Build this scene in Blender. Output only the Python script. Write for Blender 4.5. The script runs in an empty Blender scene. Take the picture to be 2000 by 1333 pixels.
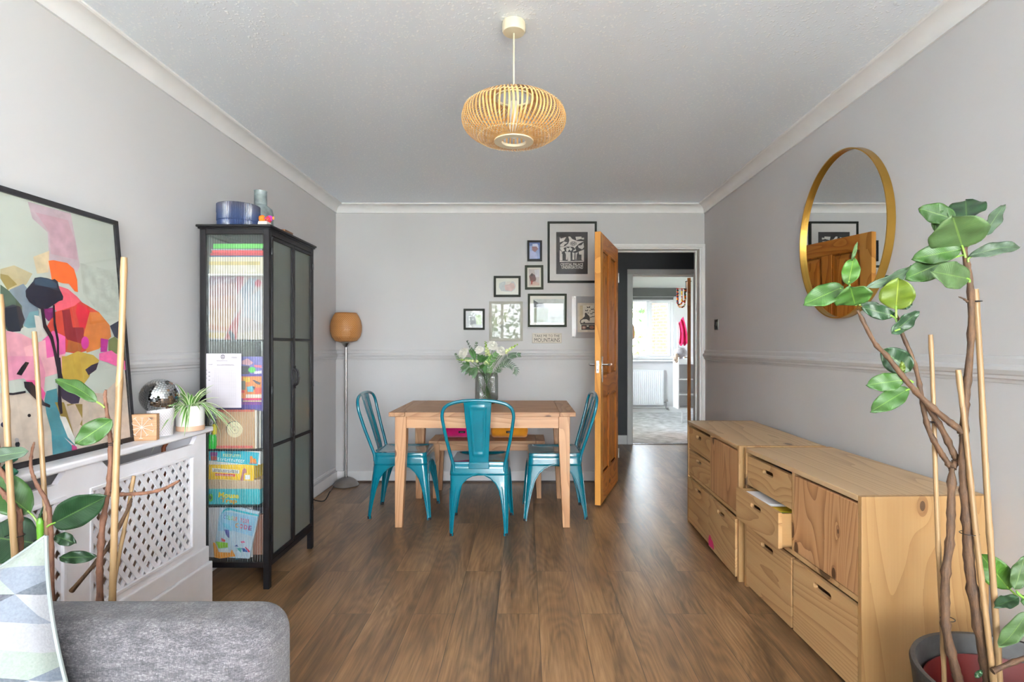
import bpy, math, random
from mathutils import Vector, Matrix
from math import sin, cos, pi, radians, sqrt, atan2

# ------------------------------------------------------------------ camera, world, exposure
SC = bpy.context.scene
COL = SC.collection
F, VX, VY, EYE = 1070.0, 1026.0, 677.0, 1.163
cam_d = bpy.data.cameras.new('camera')
cam_d.sensor_width = 36.0
cam_d.lens = 36.0 * F / 2000.0
cam_d.shift_x = (1000.0 - VX) / 2000.0
cam_d.shift_y = (VY - 666.5) / 2000.0
cam_d.clip_start = 0.05
cam_d.clip_end = 300
cam = bpy.data.objects.new('camera', cam_d)
COL.objects.link(cam)
cam.location = (0, 0, EYE)
cam.rotation_euler = (pi / 2, 0, 0)
SC.camera = cam
SC.view_settings.view_transform = 'Standard'
SC.view_settings.look = 'None'
SC.view_settings.gamma = 1.0
SC.view_settings.use_curve_mapping = False
SC.view_settings.exposure = 0.90
SC.cycles.max_bounces = 14
SC.cycles.diffuse_bounces = 12
SC.cycles.glossy_bounces = 5
SC.cycles.transmission_bounces = 8
SC.cycles.transparent_max_bounces = 14
SC.cycles.caustics_reflective = False
SC.cycles.caustics_refractive = False
SC.cycles.sample_clamp_indirect = 6.0

WORLD_STRENGTH = 29.0
W = bpy.data.worlds.new('world')
SC.world = W
W.use_nodes = True
wn = W.node_tree
wn.nodes.clear()
wo = wn.nodes.new('ShaderNodeOutputWorld')
wb = wn.nodes.new('ShaderNodeBackground')
wt = wn.nodes.new('ShaderNodeTexCoord')
ws = wn.nodes.new('ShaderNodeSeparateXYZ')
wr = wn.nodes.new('ShaderNodeValToRGB')
wm = wn.nodes.new('ShaderNodeMapRange')
wn.links.new(wt.outputs['Generated'], ws.inputs[0])
wn.links.new(ws.outputs['Z'], wm.inputs['Value'])
wm.inputs['From Min'].default_value = -0.4
wm.inputs['From Max'].default_value = 0.9
wn.links.new(wm.outputs[0], wr.inputs[0])
e = wr.color_ramp.elements
e[0].position = 0.22; e[0].color = (0.60, 0.63, 0.66, 1)
e[1].position = 1.0; e[1].color = (0.72, 0.86, 1.0, 1)
q = e.new(0.30); q.color = (0.70, 0.75, 0.78, 1)
q = e.new(0.45); q.color = (0.90, 0.97, 1.04, 1)
wn.links.new(wr.outputs[0], wb.inputs['Color'])
wb.inputs['Strength'].default_value = WORLD_STRENGTH
wn.links.new(wb.outputs[0], wo.inputs[0])

def area(name, loc, rot, sx, sy, power=0.0, color=(1, 1, 1), portal=False):
    d = bpy.data.lights.new(name, 'AREA')
    d.shape = 'RECTANGLE'; d.size = sx; d.size_y = sy; d.energy = power; d.color = color
    if portal: d.cycles.is_portal = True
    o = bpy.data.objects.new(name, d); COL.objects.link(o)
    o.location = loc; o.rotation_euler = rot
    return o

# room sizes (metres)
XL, XR, YB, YF, ZC = -1.628, 1.54, 4.71, -4.0, 2.38
# daylight comes in through the openings only, two of them added for fill; portals guide the sampling, they emit nothing
area('window_portal', (-0.22, YF - 0.05, 1.69), (pi / 2, 0, 0), 2.5, 1.22, portal=True)
area('added_window_portal', (XR + 0.22, -2.65, 1.2), (0, pi / 2, 0), 2.15, 2.5, portal=True)
area('bedroom_window_portal', (1.95, 9.66, 1.47), (-pi / 2, 0, 0), 1.3, 1.1, portal=True)
area('added_bedroom_portal', (0.58, 8.05, 1.55), (0, -pi / 2, 0), 1.2, 0.8, portal=True)

sun_d = bpy.data.lights.new('sun', 'SUN'); sun_d.energy = 270.0; sun_d.angle = radians(0.6); sun_d.color = (0.90, 0.97, 1.0)
sun = bpy.data.objects.new('sun', sun_d); COL.objects.link(sun)
sun.rotation_euler = (radians(38), 0, radians(80))      # sun enters by the added side window onto the added rug
# ------------------------------------------------------------------ pixel helpers (measuring only)
def at(px, py, Y): return Vector(((px - VX) * Y / F, Y, EYE + (VY - py) * Y / F))
def onX(px, py, X): return at(px, py, X * F / (px - VX))
def onZ(px, py, Z=0.0): return at(px, py, (Z - EYE) * F / (VY - py))
def hit(px, py, p0, n):
    d = Vector(((px - VX) / F, 1.0, (VY - py) / F)); o = Vector((0, 0, EYE))
    return o + d * ((Vector(p0) - o).dot(n) / d.dot(n))

# ------------------------------------------------------------------ materials
def lin(c):
    return tuple(((v / 255.0) / 12.92 if v / 255.0 <= 0.04045 else ((v / 255.0 + 0.055) / 1.055) ** 2.4) for v in c)
MATS = {}
def newmat(key):
    m = bpy.data.materials.new(key); m.use_nodes = True
    MATS[key] = m
    return m, m.node_tree, m.node_tree.nodes['Principled BSDF']
def nd(t, typ, **kw):
    n = t.nodes.new(typ)
    for k, v in kw.items():
        if k.startswith('i_'):
            n.inputs[k[2:].replace('_', ' ')].default_value = v
        else: setattr(n, k, v)
    return n
def ramp(t, fac, stops):
    r = t.nodes.new('ShaderNodeValToRGB')
    el = r.color_ramp.elements
    while len(el) > 1: el.remove(el[-1])
    el[0].position = stops[0][0]; el[0].color = (*lin(stops[0][1]), 1)
    for p, c in stops[1:]:
        q = el.new(p); q.color = (*lin(c), 1)
    t.links.new(fac, r.inputs[0])
    return r.outputs[0]
def bump(t, b, height, strength=0.3, dist=0.01):
    n = nd(t, 'ShaderNodeBump', i_Strength=strength, i_Distance=dist)
    t.links.new(height, n.inputs['Height']); t.links.new(n.outputs[0], b.inputs['Normal'])
def math_(t, op, a, b=None, c=None):
    n = t.nodes.new('ShaderNodeMath'); n.operation = op
    for i, v in enumerate((a, b, c)):
        if v is None: continue
        if isinstance(v, (int, float)): n.inputs[i].default_value = v
        else: t.links.new(v, n.inputs[i])
    return n.outputs[0]
def mixc(t, fac, a, b, mode='MIX'):
    n = t.nodes.new('ShaderNodeMix'); n.data_type = 'RGBA'; n.blend_type = mode
    for i, v in ((0, fac), (6, a), (7, b)):
        if isinstance(v, (int, float)): n.inputs[i].default_value = v
        elif isinstance(v, tuple): n.inputs[i].default_value = (*v, 1)
        else: t.links.new(v, n.inputs[i])
    return n.outputs[2]
def coords(t, scale=(1, 1, 1), kind='Object', rot=(0, 0, 0), rnd=False):
    tc = t.nodes.new('ShaderNodeTexCoord'); mp = t.nodes.new('ShaderNodeMapping')
    mp.inputs['Scale'].default_value = scale; mp.inputs['Rotation'].default_value = rot
    t.links.new(tc.outputs[kind], mp.inputs[0])
    if rnd:
        oi = t.nodes.new('ShaderNodeObjectInfo')
        v = t.nodes.new('ShaderNodeVectorMath'); v.operation = 'SCALE'
        t.links.new(oi.outputs['Random'], v.inputs['Scale']); v.inputs[0].default_value = (37.0, 19.0, 53.0)
        t.links.new(v.outputs[0], mp.inputs['Location'])
    return mp.outputs[0]
def noise(t, vec, scale, detail=3.0, rough=0.5, dist=0.0):
    n = nd(t, 'ShaderNodeTexNoise', i_Scale=scale, i_Detail=detail, i_Roughness=rough, i_Distortion=dist)
    t.links.new(vec, n.inputs['Vector'])
    return n.outputs['Fac']

def flat(rgb, rough=0.5, metal=0.0, var=0.05, nscale=8.0, bmp=0.0, bscale=60.0, spec=0.5, coat=0.0, sheen=0.0, trans=0.0):
    key = 'm_%d_%d_%d_%.2f_%.1f_%.2f_%.2f_%.1f_%.1f' % (*rgb, rough, metal, var, bmp, coat, trans)
    if key in MATS: return MATS[key]
    m, t, b = newmat(key)
    v = coords(t)
    f = noise(t, v, nscale)
    lo = tuple(max(0, c * (1 - var)) for c in rgb); hi = tuple(min(255, c * (1 + var)) for c in rgb)
    t.links.new(ramp(t, f, [(0.3, lo), (0.7, hi)]), b.inputs['Base Color'])
    b.inputs['Roughness'].default_value = rough; b.inputs['Metallic'].default_value = metal
    b.inputs['Specular IOR Level'].default_value = spec
    b.inputs['Coat Weight'].default_value = coat
    b.inputs['Sheen Weight'].default_value = sheen
    b.inputs['Transmission Weight'].default_value = trans
    if bmp > 0: bump(t, b, noise(t, v, bscale, 2), bmp, 0.004)
    return m

def wood(name, axis, light, mid, dark, knots=0.5, scale=1.0, rough=0.5, freq=9.0, contrast=1.0, rnd=True, n=None, spec=0.5, along=0.13):
    key = 'wood_' + name + axis + (n or '')
    if key in MATS: return MATS[key]
    m, t, b = newmat(key)
    s = [1.0 * scale] * 3
    s['XYZ'.index(axis)] = along * scale
    v = coords(t, tuple(s), rnd=rnd)
    sk = [5.6 * scale] * 3
    sk['XYZ'.index(axis)] = 3.0 * scale
    if n: sk['XYZ'.index(n)] = 0.0
    vk = coords(t, tuple(sk), rnd=rnd)
    vor = nd(t, 'ShaderNodeTexVoronoi', i_Scale=1.0); t.links.new(vk, vor.inputs['Vector'])
    kd = vor.outputs['Distance']
    near = math_(t, 'MULTIPLY', math_(t, 'POWER', 2.718, math_(t, 'MULTIPLY', kd, -7.0)), 0.8 * knots)
    sel = math_(t, 'GREATER_THAN', nd_sel(t, vor), 1.0 - 0.75 * min(1.0, knots))
    near = math_(t, 'MULTIPLY', near, sel)
    base = noise(t, v, 3.0, 2.0, 0.4, 0.3)
    ph = math_(t, 'ADD', math_(t, 'MULTIPLY', base, freq), math_(t, 'MULTIPLY', near, 3.0))
    fr = math_(t, 'FRACT', math_(t, 'MULTIPLY', ph, 2.0))
    band = math_(t, 'POWER', fr, 2.2)
    sf = [60.0 * scale] * 3; sf['XYZ'.index(axis)] = 1.5 * scale
    fine = noise(t, coords(t, tuple(sf), rnd=rnd), 2.0, 3.0, 0.6)
    g = math_(t, 'ADD', math_(t, 'MULTIPLY', band, 0.62 * contrast), math_(t, 'MULTIPLY', fine, 0.38))
    col = ramp(t, g, [(0.12, light), (0.5, mid), (0.95, dark)])
    big = noise(t, v, 1.1, 2.0)
    col = mixc(t, math_(t, 'MULTIPLY', big, 0.35), col, lin(mid))
    kcore = math_(t, 'LESS_THAN', kd, 0.105 if knots > 0 else -1)
    kring = math_(t, 'LESS_THAN', kd, 0.135 if knots > 0 else -1)
    sel = math_(t, 'GREATER_THAN', nd_sel(t, vor), 1.0 - 0.75 * min(1.0, knots))
    col = mixc(t, math_(t, 'MULTIPLY', math_(t, 'MULTIPLY', kring, sel), 0.6), col, lin(dark))
    col = mixc(t, math_(t, 'MULTIPLY', math_(t, 'MULTIPLY', kcore, sel), 0.85), col, tuple(c * 0.25 for c in lin(dark)))
    t.links.new(col, b.inputs['Base Color'])
    b.inputs['Roughness'].default_value = rough
    b.inputs['Specular IOR Level'].default_value = spec
    bump(t, b, fine, 0.12, 0.002)
    return m
def nd_sel(t, vor):
    s = t.nodes.new('ShaderNodeSeparateColor'); t.links.new(vor.outputs['Color'], s.inputs[0])
    return s.outputs[0]

PINE = ((214, 178, 128), (193, 152, 101), (150, 104, 60))
def pine(ax, n=None): return wood('pine', ax, (190, 154, 108), (174, 135, 90), (126, 84, 46), 0.8, 1.0, 0.55, 16, 0.9, n=n, along=0.10)
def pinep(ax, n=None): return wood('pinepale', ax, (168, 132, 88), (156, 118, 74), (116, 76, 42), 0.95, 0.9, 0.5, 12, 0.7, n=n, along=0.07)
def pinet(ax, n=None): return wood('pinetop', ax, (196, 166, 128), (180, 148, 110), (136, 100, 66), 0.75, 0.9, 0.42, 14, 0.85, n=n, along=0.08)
def doorpine(ax, n=None): return wood('doorpine', ax, (204, 130, 54), (186, 108, 36), (130, 66, 18), 0.9, 1.2, 0.42, 8, 1.0, n=n, spec=0.3)
def edgepine(ax, n=None): return wood('edgepine', ax, (214, 152, 76), (200, 136, 60), (160, 96, 38), 0.5, 1.2, 0.42, 5, n=n, spec=0.3)
def oak(ax, n=None): return wood('oak', ax, (192, 150, 112), (174, 128, 90), (132, 88, 56), 0.35, 1.6, 0.45, 7, 0.9, n=n)
def oakd(ax, n=None): return wood('oakdark', ax, (176, 136, 102), (154, 112, 82), (112, 76, 52), 0.25, 1.6, 0.5, 7, 0.8, n=n, spec=0.35)

# ------------------------------------------------------------------ mesh building
class MB:
    def __init__(s): s.v = []; s.f = []; s.mi = []; s.uv = {}
    def add(s, vs, fs, mi=0):
        n = len(s.v); s.v += [tuple(p) for p in vs]
        for f in fs: s.f.append(tuple(i + n for i in f)); s.mi.append(mi)
        return s
    def box(s, x0, x1, y0, y1, z0, z1, mi=0, mat=None):
        x0, x1 = min(x0, x1), max(x0, x1); y0, y1 = min(y0, y1), max(y0, y1); z0, z1 = min(z0, z1), max(z0, z1)
        vs = [Vector((x, y, z)) for z in (z0, z1) for y in (y0, y1) for x in (x0, x1)]
        if mat is not None: vs = [mat @ p for p in vs]
        return s.add(vs, [(0, 2, 3, 1), (4, 5, 7, 6), (0, 1, 5, 4), (1, 3, 7, 5), (3, 2, 6, 7), (2, 0, 4, 6)], mi)
    def tube(s, pts, r, n=8, cap=True, mi=0, flat_=1.0):
        pts = [Vector(p) for p in pts]; k = len(pts)
        rs = list(r) if isinstance(r, (list, tuple)) else [r] * k
        base = len(s.v); up = None; rings = []
        for i, p in enumerate(pts):
            d = (pts[min(i + 1, k - 1)] - pts[max(i - 1, 0)])
            if d.length < 1e-9: d = Vector((0, 0, 1))
            d.normalize()
            if up is None:
                up = Vector((0, 0, 1)) if abs(d.z) < 0.9 else Vector((1, 0, 0))
            u = d.cross(up); u.normalize(); w = u.cross(d); up = w
            rings.append([p + (u * cos(2 * pi * j / n) * flat_ + w * sin(2 * pi * j / n)) * rs[i] for j in range(n)])
        vs = [q for ring in rings for q in ring]; fs = []
        for i in range(k - 1):
            for j in range(n):
                a = i * n + j; b = i * n + (j + 1) % n
                fs.append((a, b, b + n, a + n))
        if cap: fs.append(tuple(range(n))[::-1]); fs.append(tuple((k - 1) * n + j for j in range(n)))
        return s.add(vs, fs, mi)
    def cyl(s, p0, p1, r0, r1=None, n=24, mi=0): return s.tube([p0, p1], [r0, r0 if r1 is None else r1], n, True, mi)
    def ring(s, c, r, rt, n=48, m=6, axis='Z', mi=0, sx=1.0, sy=1.0):
        vs = []; fs = []
        for i in range(n):
            a = 2 * pi * i / n
            for j in range(m):
                b = 2 * pi * j / m; R = r + rt * cos(b); h = rt * sin(b)
                p = {'Z': (R * cos(a) * sx, R * sin(a) * sy, h), 'Y': (R * cos(a) * sx, h, R * sin(a) * sy), 'X': (h, R * cos(a) * sx, R * sin(a) * sy)}[axis]
                vs.append(Vector(c) + Vector(p))
        for i in range(n):
            for j in range(m):
                fs.append((i * m + j, ((i + 1) % n) * m + j, ((i + 1) % n) * m + (j + 1) % m, i * m + (j + 1) % m))
        return s.add(vs, fs, mi)
    def lathe(s, prof, c=(0, 0, 0), n=32, mi=0, ripple=0.0, rn=0, cap=True):
        vs = []; fs = []; k = len(prof)
        for (r, z) in prof:
            for j in range(n):
                a = 2 * pi * j / n; R = r * (1 + ripple * cos(rn * a)) if rn else r
                vs.append((c[0] + R * cos(a), c[1] + R * sin(a), c[2] + z))
        for i in range(k - 1):
            for j in range(n):
                a = i * n + j; b = i * n + (j + 1) % n
                fs.append((a, b, b + n, a + n))
        if cap:
            if prof[0][0] > 1e-5: fs.append(tuple(range(n))[::-1])
            if prof[-1][0] > 1e-5: fs.append(tuple((k - 1) * n + j for j in range(n)))
        return s.add(vs, fs, mi)
    def prism(s, poly, n, mi=0):
        poly = [Vector(p) for p in poly]; n = Vector(n); k = len(poly)
        vs = poly + [p + n for p in poly]
        fs = [tuple(range(k))[::-1], tuple(range(k, 2 * k))] + [(i, (i + 1) % k, k + (i + 1) % k, k + i) for i in range(k)]
        return s.add(vs, fs, mi)
    def sphere(s, c, r, nu=16, nv=10, sc=(1, 1, 1), mi=0):
        vs = []; fs = []
        for i in range(nv + 1):
            th = pi * i / nv
            for j in range(nu):
                a = 2 * pi * j / nu
                vs.append((c[0] + r * sc[0] * sin(th) * cos(a), c[1] + r * sc[1] * sin(th) * sin(a), c[2] + r * sc[2] * cos(th)))
        for i in range(nv):
            for j in range(nu):
                a = i * nu + j; b = i * nu + (j + 1) % nu
                if i == 0: fs.append((a, a + nu, b + nu))
                elif i == nv - 1: fs.append((a, a + nu, b))
                else: fs.append((a, a + nu, b + nu, b))
        return s.add(vs, fs, mi)
    def grid(s, fn, nu, nv, mi=0, closed=False):
        vs = [fn(i / nu, j / nv) for j in range(nv + 1) for i in range(nu + 1)]
        w = nu + 1; n0 = len(s.v)
        fs = [(j * w + i, j * w + i + 1, (j + 1) * w + i + 1, (j + 1) * w + i) for j in range(nv) for i in range(nu)]
        for j in range(nv + 1):
            for i in range(nu + 1): s.uv[n0 + j * w + i] = (i / nu, j / nv)
        return s.add(vs, fs, mi)
    def obj(s, name, mat, parent=None, smooth=False, bevel=0.0, seg=2, solid=0.0, sub=0, label=None):
        me = bpy.data.meshes.new(name)
        off = Vector((0, 0, 0))
        if parent is None and s.v:
            xs = [p[0] for p in s.v]; ys = [p[1] for p in s.v]; zs = [p[2] for p in s.v]
            off = Vector(((min(xs) + max(xs)) / 2, (min(ys) + max(ys)) / 2, min(zs)))
        me.from_pydata([tuple(Vector(p) - off) for p in s.v], [], s.f)
        mats = mat if isinstance(mat, (list, tuple)) else [mat]
        for m in mats: me.materials.append(m)
        if len(mats) > 1: me.polygons.foreach_set('material_index', s.mi)
        if s.uv:
            ul = me.uv_layers.new(name='UVMap')
            for lp in me.loops: ul.data[lp.index].uv = s.uv.get(lp.vertex_index, (0.5, 0.5))
        if smooth:
            me.polygons.foreach_set('use_smooth', [True] * len(me.polygons))
            me.set_sharp_from_angle(angle=radians(smooth if smooth is not True else 40))
        me.update()
        o = bpy.data.objects.new(name, me); COL.objects.link(o)
        if parent is None: o.location = off
        else:
            o.parent = parent
            if parent in ROOTM: o.matrix_parent_inverse = ROOTM[parent]
        if solid:
            md = o.modifiers.new('solid', 'SOLIDIFY'); md.thickness = solid; md.offset = 0
        if bevel > 0:
            md = o.modifiers.new('bevel', 'BEVEL'); md.width = bevel; md.segments = seg; md.limit_method = 'ANGLE'; md.angle_limit = radians(40)
            if not smooth:
                me.polygons.foreach_set('use_smooth', [True] * len(me.polygons)); me.set_sharp_from_angle(angle=radians(35))
                md.harden_normals = False
        if sub:
            md = o.modifiers.new('sub', 'SUBSURF'); md.levels = sub; md.render_levels = sub
        if label: o['label'] = label
        return o
ROOTM = {}
def thing(name, label, cat, loc=(0, 0, 0), rotz=0.0, group=None, local=False):
    o = bpy.data.objects.new(name, None); COL.objects.link(o)
    o.empty_display_size = 0.05
    o.location = loc; o.rotation_euler = (0, 0, rotz)
    o['label'] = label; o['category'] = cat
    if group: o['group'] = group
    if not local:
        ROOTM[o] = (Matrix.Translation(Vector(loc)) @ Matrix.Rotation(rotz, 4, 'Z')).inverted()
    return o
def tag(o, label, cat, group=None):
    o['label'] = label; o['category'] = cat
    if group: o['group'] = group
    return o
def struct(o): o['kind'] = 'structure'; return o
def box(name, mat, x0, x1, y0, y1, z0, z1, parent=None, bevel=0.0, label=None):
    return MB().box(x0, x1, y0, y1, z0, z1).obj(name, mat, parent, bevel=bevel, label=label)
def copy_tree(o, parent=None):
    c = o.copy(); COL.objects.link(c)
    if parent is not None: c.parent = parent
    for ch in [x for x in bpy.data.objects if x.parent == o]:
        copy_tree(ch, c)
    return c

def text_mesh(txt, size, bold=0.0, ext=0.0004, align='CENTER', shear=0.0, spacing=1.0):
    cu = bpy.data.curves.new('lettering', 'FONT')
    cu.body = txt; cu.size = size; cu.align_x = align; cu.align_y = 'CENTER'; cu.offset = bold; cu.extrude = ext; cu.shear = shear
    cu.space_character = spacing
    cu.resolution_u = 2
    o = bpy.data.objects.new('lettering', cu); COL.objects.link(o)
    dg = bpy.context.evaluated_depsgraph_get()
    me = bpy.data.meshes.new_from_object(o.evaluated_get(dg))
    vs = [v.co.copy() for v in me.vertices]; fs = [tuple(p.vertices) for p in me.polygons]
    bpy.data.objects.remove(o); bpy.data.curves.remove(cu); bpy.data.meshes.remove(me)
    return vs, fs
def add_text(mb, txt, width, height, origin, u, w, mi=0, **kw):
    """flat lettering centred at origin, spanning width x height along u and w"""
    vs, fs = text_mesh(txt, 1.0, **kw)
    xs = [p.x for p in vs]; ys = [p.y for p in vs]
    cx, cy = (min(xs) + max(xs)) / 2, (min(ys) + max(ys)) / 2
    sx = width / (max(xs) - min(xs)); sy = height / (max(ys) - min(ys))
    u = Vector(u).normalized(); w = Vector(w).normalized(); n = u.cross(w)
    return mb.add([Vector(origin) + u * (p.x - cx) * sx + w * (p.y - cy) * sy + n * p.z for p in vs], fs, mi)

def patches(name, items, p0, n, parent=None, tf=(1.0, 0.0, 0.0), eps=0.00025, rough=0.6, start=1, label=None, base=None):
    """flat printed shapes on the plane (p0, n): items = [(rgb, [(x, y) ...])]; tf turns sketch units into photo pixels"""
    mb = MB(); mats = []; idx = {}
    n = Vector(n).normalized()
    if n.y > 0 or (abs(n.y) < 1e-6 and n.x < 0): n = -n if n.y > 0 else n
    for i, it in enumerate(items):
        rgb, poly = it[0], it[1]; k = it[2] if len(it) > 2 else tf
        m = flat(rgb, rough, var=0.06, nscale=25)
        if m.name not in idx: idx[m.name] = len(mats); mats.append(m)
        pts = [hit(k[1] + x * k[0], k[2] + y * k[0], p0, n) + n * eps * (i + start) for x, y in poly]
        ar = sum((pts[j] - pts[0]).cross(pts[(j + 1) % len(pts)] - pts[0]).dot(n) for j in range(len(pts)))
        if ar < 0: pts.reverse()
        mb.add(pts, [tuple(range(len(pts)))], idx[m.name])
    return mb.obj(name, mats, parent, label=label)
def disc(cx, cy, r, n=14, ry=None):
    return [(cx + r * cos(2 * pi * i / n), cy + (ry or r) * sin(2 * pi * i / n)) for i in range(n)]
def rect(x0, y0, x1, y1): return [(x0, y0), (x1, y0), (x1, y1), (x0, y1)]
# ------------------------------------------------------------------ the setting
def wallmat(name, rgb, bmp=0.12):
    m, t, b = newmat(name)
    v = coords(t)
    f = noise(t, v, 1.3, 3.0)
    lo = tuple(c * 0.975 for c in rgb)
    t.links.new(ramp(t, f, [(0.3, lo), (0.7, rgb)]), b.inputs['Base Color'])
    b.inputs['Roughness'].default_value = 0.62
    b.inputs['Specular IOR Level'].default_value = 0.35
    bump(t, b, noise(t, v, 55, 3), bmp, 0.003)
    return m
M_WALL = wallmat('wall_paint', (198, 197, 198))
M_WHITE = flat((226, 226, 226), 0.45, var=0.015, spec=0.4)
M_TRIMW = flat((214, 213, 214), 0.4, var=0.02)
M_DARKW = wallmat('hall_paint', (66, 68, 72))
M_BEDW = wallmat('bedroom_paint', (214, 214, 216))

def ceiling_mat():
    m, t, b = newmat('artex_ceiling')
    v = coords(t, (1, 1, 1))
    vo = nd(t, 'ShaderNodeTexVoronoi', i_Scale=85.0, i_Randomness=1.0, feature='SMOOTH_F1')
    t.links.new(v, vo.inputs['Vector'])
    n2 = noise(t, v, 62, 3, 0.6)
    h = math_(t, 'SUBTRACT', n2, math_(t, 'MULTIPLY', vo.outputs['Distance'], 0.9))
    h = math_(t, 'MAXIMUM', h, 0.22)
    tip = ramp(t, h, [(0.22, (232, 240, 248)), (0.45, (246, 251, 255))])
    t.links.new(tip, b.inputs['Base Color'])
    b.inputs['Roughness'].default_value = 0.4
    bump(t, b, h, 0.45, 0.010)
    return m
M_CEIL = ceiling_mat()

def floor_mat():
    m, t, b = newmat('vinyl_plank_floor')
    v = coords(t, (1, 1, 1), rot=(0, 0, pi / 2))
    br = nd(t, 'ShaderNodeTexBrick', i_Scale=1.0, i_Mortar_Size=0.0011, i_Mortar_Smooth=0.1, i_Bias=0.0, i_Brick_Width=1.22, i_Row_Height=0.182, offset=0.37, offset_frequency=2)
    br.inputs['Color1'].default_value = (0, 0, 0, 1); br.inputs['Color2'].default_value = (1, 1, 1, 1); br.inputs['Mortar'].default_value = (0.5, 0.5, 0.5, 1)
    t.links.new(v, br.inputs['Vector'])
    idv = nd_sel2(t, br.outputs['Color'])
    # per-plank offset
    cb = t.nodes.new('ShaderNodeCombineXYZ')
    t.links.new(math_(t, 'MULTIPLY', idv, 23.0), cb.inputs[0]); t.links.new(math_(t, 'MULTIPLY', idv, 31.0), cb.inputs[1])
    def off(vec):
        a = t.nodes.new('ShaderNodeVectorMath'); t.links.new(vec, a.inputs[0]); t.links.new(cb.outputs[0], a.inputs[1]); return a.outputs[0]
    vg = off(coords(t, (1.0, 0.16, 1.0)))
    big = noise(t, vg, 4.2, 2.0, 0.45, 0.3)
    rings = math_(t, 'FRACT', math_(t, 'MULTIPLY', big, 24.0))
    rings = math_(t, 'SUBTRACT', 1.0, math_(t, 'MULTIPLY', math_(t, 'ABSOLUTE', math_(t, 'SUBTRACT', rings, 0.5)), 2.0))
    fine = noise(t, off(coords(t, (110, 3.2, 1))), 1.0, 4.0, 0.65)
    fine2 = noise(t, off(coords(t, (300, 9.0, 1))), 1.0, 2.0, 0.6)
    blot = noise(t, off(coords(t, (1.7, 0.26, 1.0))), 5.0, 3.0, 0.6, 0.5)
    g = math_(t, 'ADD', math_(t, 'MULTIPLY', rings, 0.12), math_(t, 'ADD', math_(t, 'MULTIPLY', fine, 0.56), math_(t, 'MULTIPLY', fine2, 0.22)))
    g = math_(t, 'ADD', g, math_(t, 'MULTIPLY', math_(t, 'SUBTRACT', blot, 0.5), 1.05))
    g = math_(t, 'ADD', g, math_(t, 'MULTIPLY', math_(t, 'SUBTRACT', idv, 0.5), 0.10))
    col = ramp(t, g, [(0.08, (58, 42, 28)), (0.34, (100, 74, 50)), (0.56, (134, 101, 69)), (0.84, (164, 130, 94))])
    col = mixc(t, br.outputs['Fac'], col, lin((62, 50, 42)))
    t.links.new(col, b.inputs['Base Color'])
    t.links.new(math_(t, 'MULTIPLY_ADD', fine, 0.14, 0.26), b.inputs['Roughness'])
    b.inputs['Specular IOR Level'].default_value = 0.55
    h = math_(t, 'SUBTRACT', math_(t, 'MULTIPLY', fine, 0.35), math_(t, 'MULTIPLY', br.outputs['Fac'], 1.0))
    bump(t, b, h, 0.30, 0.0025)
    return m
def nd_sel2(t, c):
    s = t.nodes.new('ShaderNodeSeparateColor'); t.links.new(c, s.inputs[0]); return s.outputs[0]
M_FLOOR = floor_mat()
M_CARPET = flat((168, 168, 170), 0.95, var=0.22, nscale=9, bmp=0.6, bscale=160, sheen=0.3)

struct(box('floor', M_FLOOR, XL - 0.2, 3.4, YF - 0.2, 6.52, -0.1, 0.0))
struct(box('floor_bedroom', M_CARPET, 0.4, 3.4, 6.52, 9.8, -0.1, 0.012))
struct(box('ceiling', M_CEIL, XL - 0.2, XR + 0.0, YF - 0.2, YB + 0.16, ZC, ZC + 0.12))
struct(box('ceiling_hall', M_WHITE, -0.6, 3.5, YB + 0.16, 9.85, ZC, ZC + 0.12))
struct(box('wall_left', M_WALL, XL - 0.2, XL, YF - 0.2, YB + 0.16, 0, ZC))
SY0, SY1, SZ0, SZ1 = -3.85, -1.50, 0.08, 2.24     # added side window, unseen, to light the left wall
struct(MB().box(XR, XR + 0.2, YF - 0.2, SY0, 0, ZC).box(XR, XR + 0.2, SY1, YB, 0, ZC).box(XR, XR + 0.2, SY0, SY1, 0, SZ0).box(XR, XR + 0.2, SY0, SY1, SZ1, ZC).obj('wall_right', M_WALL))
wf = MB()
for y in (SY0, -2.72, SY1 - 0.06): wf.box(XR + 0.06, XR + 0.12, y, y + 0.06, SZ0, SZ1)
for z in (SZ0, SZ1 - 0.06): wf.box(XR + 0.06, XR + 0.12, SY0, SY1, z, z + 0.06)
struct(wf.obj('added_window', M_WHITE))
DX0, DX1, DZ = 0.793, 1.498, 2.0      # living room doorway
struct(MB().box(XL, DX0 - 0.03, YB, YB + 0.16, 0, ZC).box(DX0 - 0.03, DX1 + 0.03, YB, YB + 0.16, DZ + 0.03, ZC).box(DX1 + 0.03, 3.4, YB, YB + 0.16, 0, ZC).obj('wall_back', M_WALL))
WX0, WX1, WZ0, WZ1 = -1.45, 1.0, 1.10, 2.28   # window behind the camera
struct(MB().box(XL, WX0, YF - 0.2, YF, 0, ZC).box(WX1, XR, YF - 0.2, YF, 0, ZC).box(WX0, WX1, YF - 0.2, YF, 0, WZ0).box(WX0, WX1, YF - 0.2, YF, WZ1, ZC).obj('wall_front', M_WALL))
wf = MB()
for x in (WX0, -0.60, 0.22, WX1 - 0.06): wf.box(x, x + 0.06, YF - 0.12, YF - 0.06, WZ0, WZ1)
for z in (WZ0, WZ1 - 0.06): wf.box(WX0, WX1, YF - 0.12, YF - 0.06, z, z + 0.06)
win1 = struct(wf.obj('window_1', M_WHITE))

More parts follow.
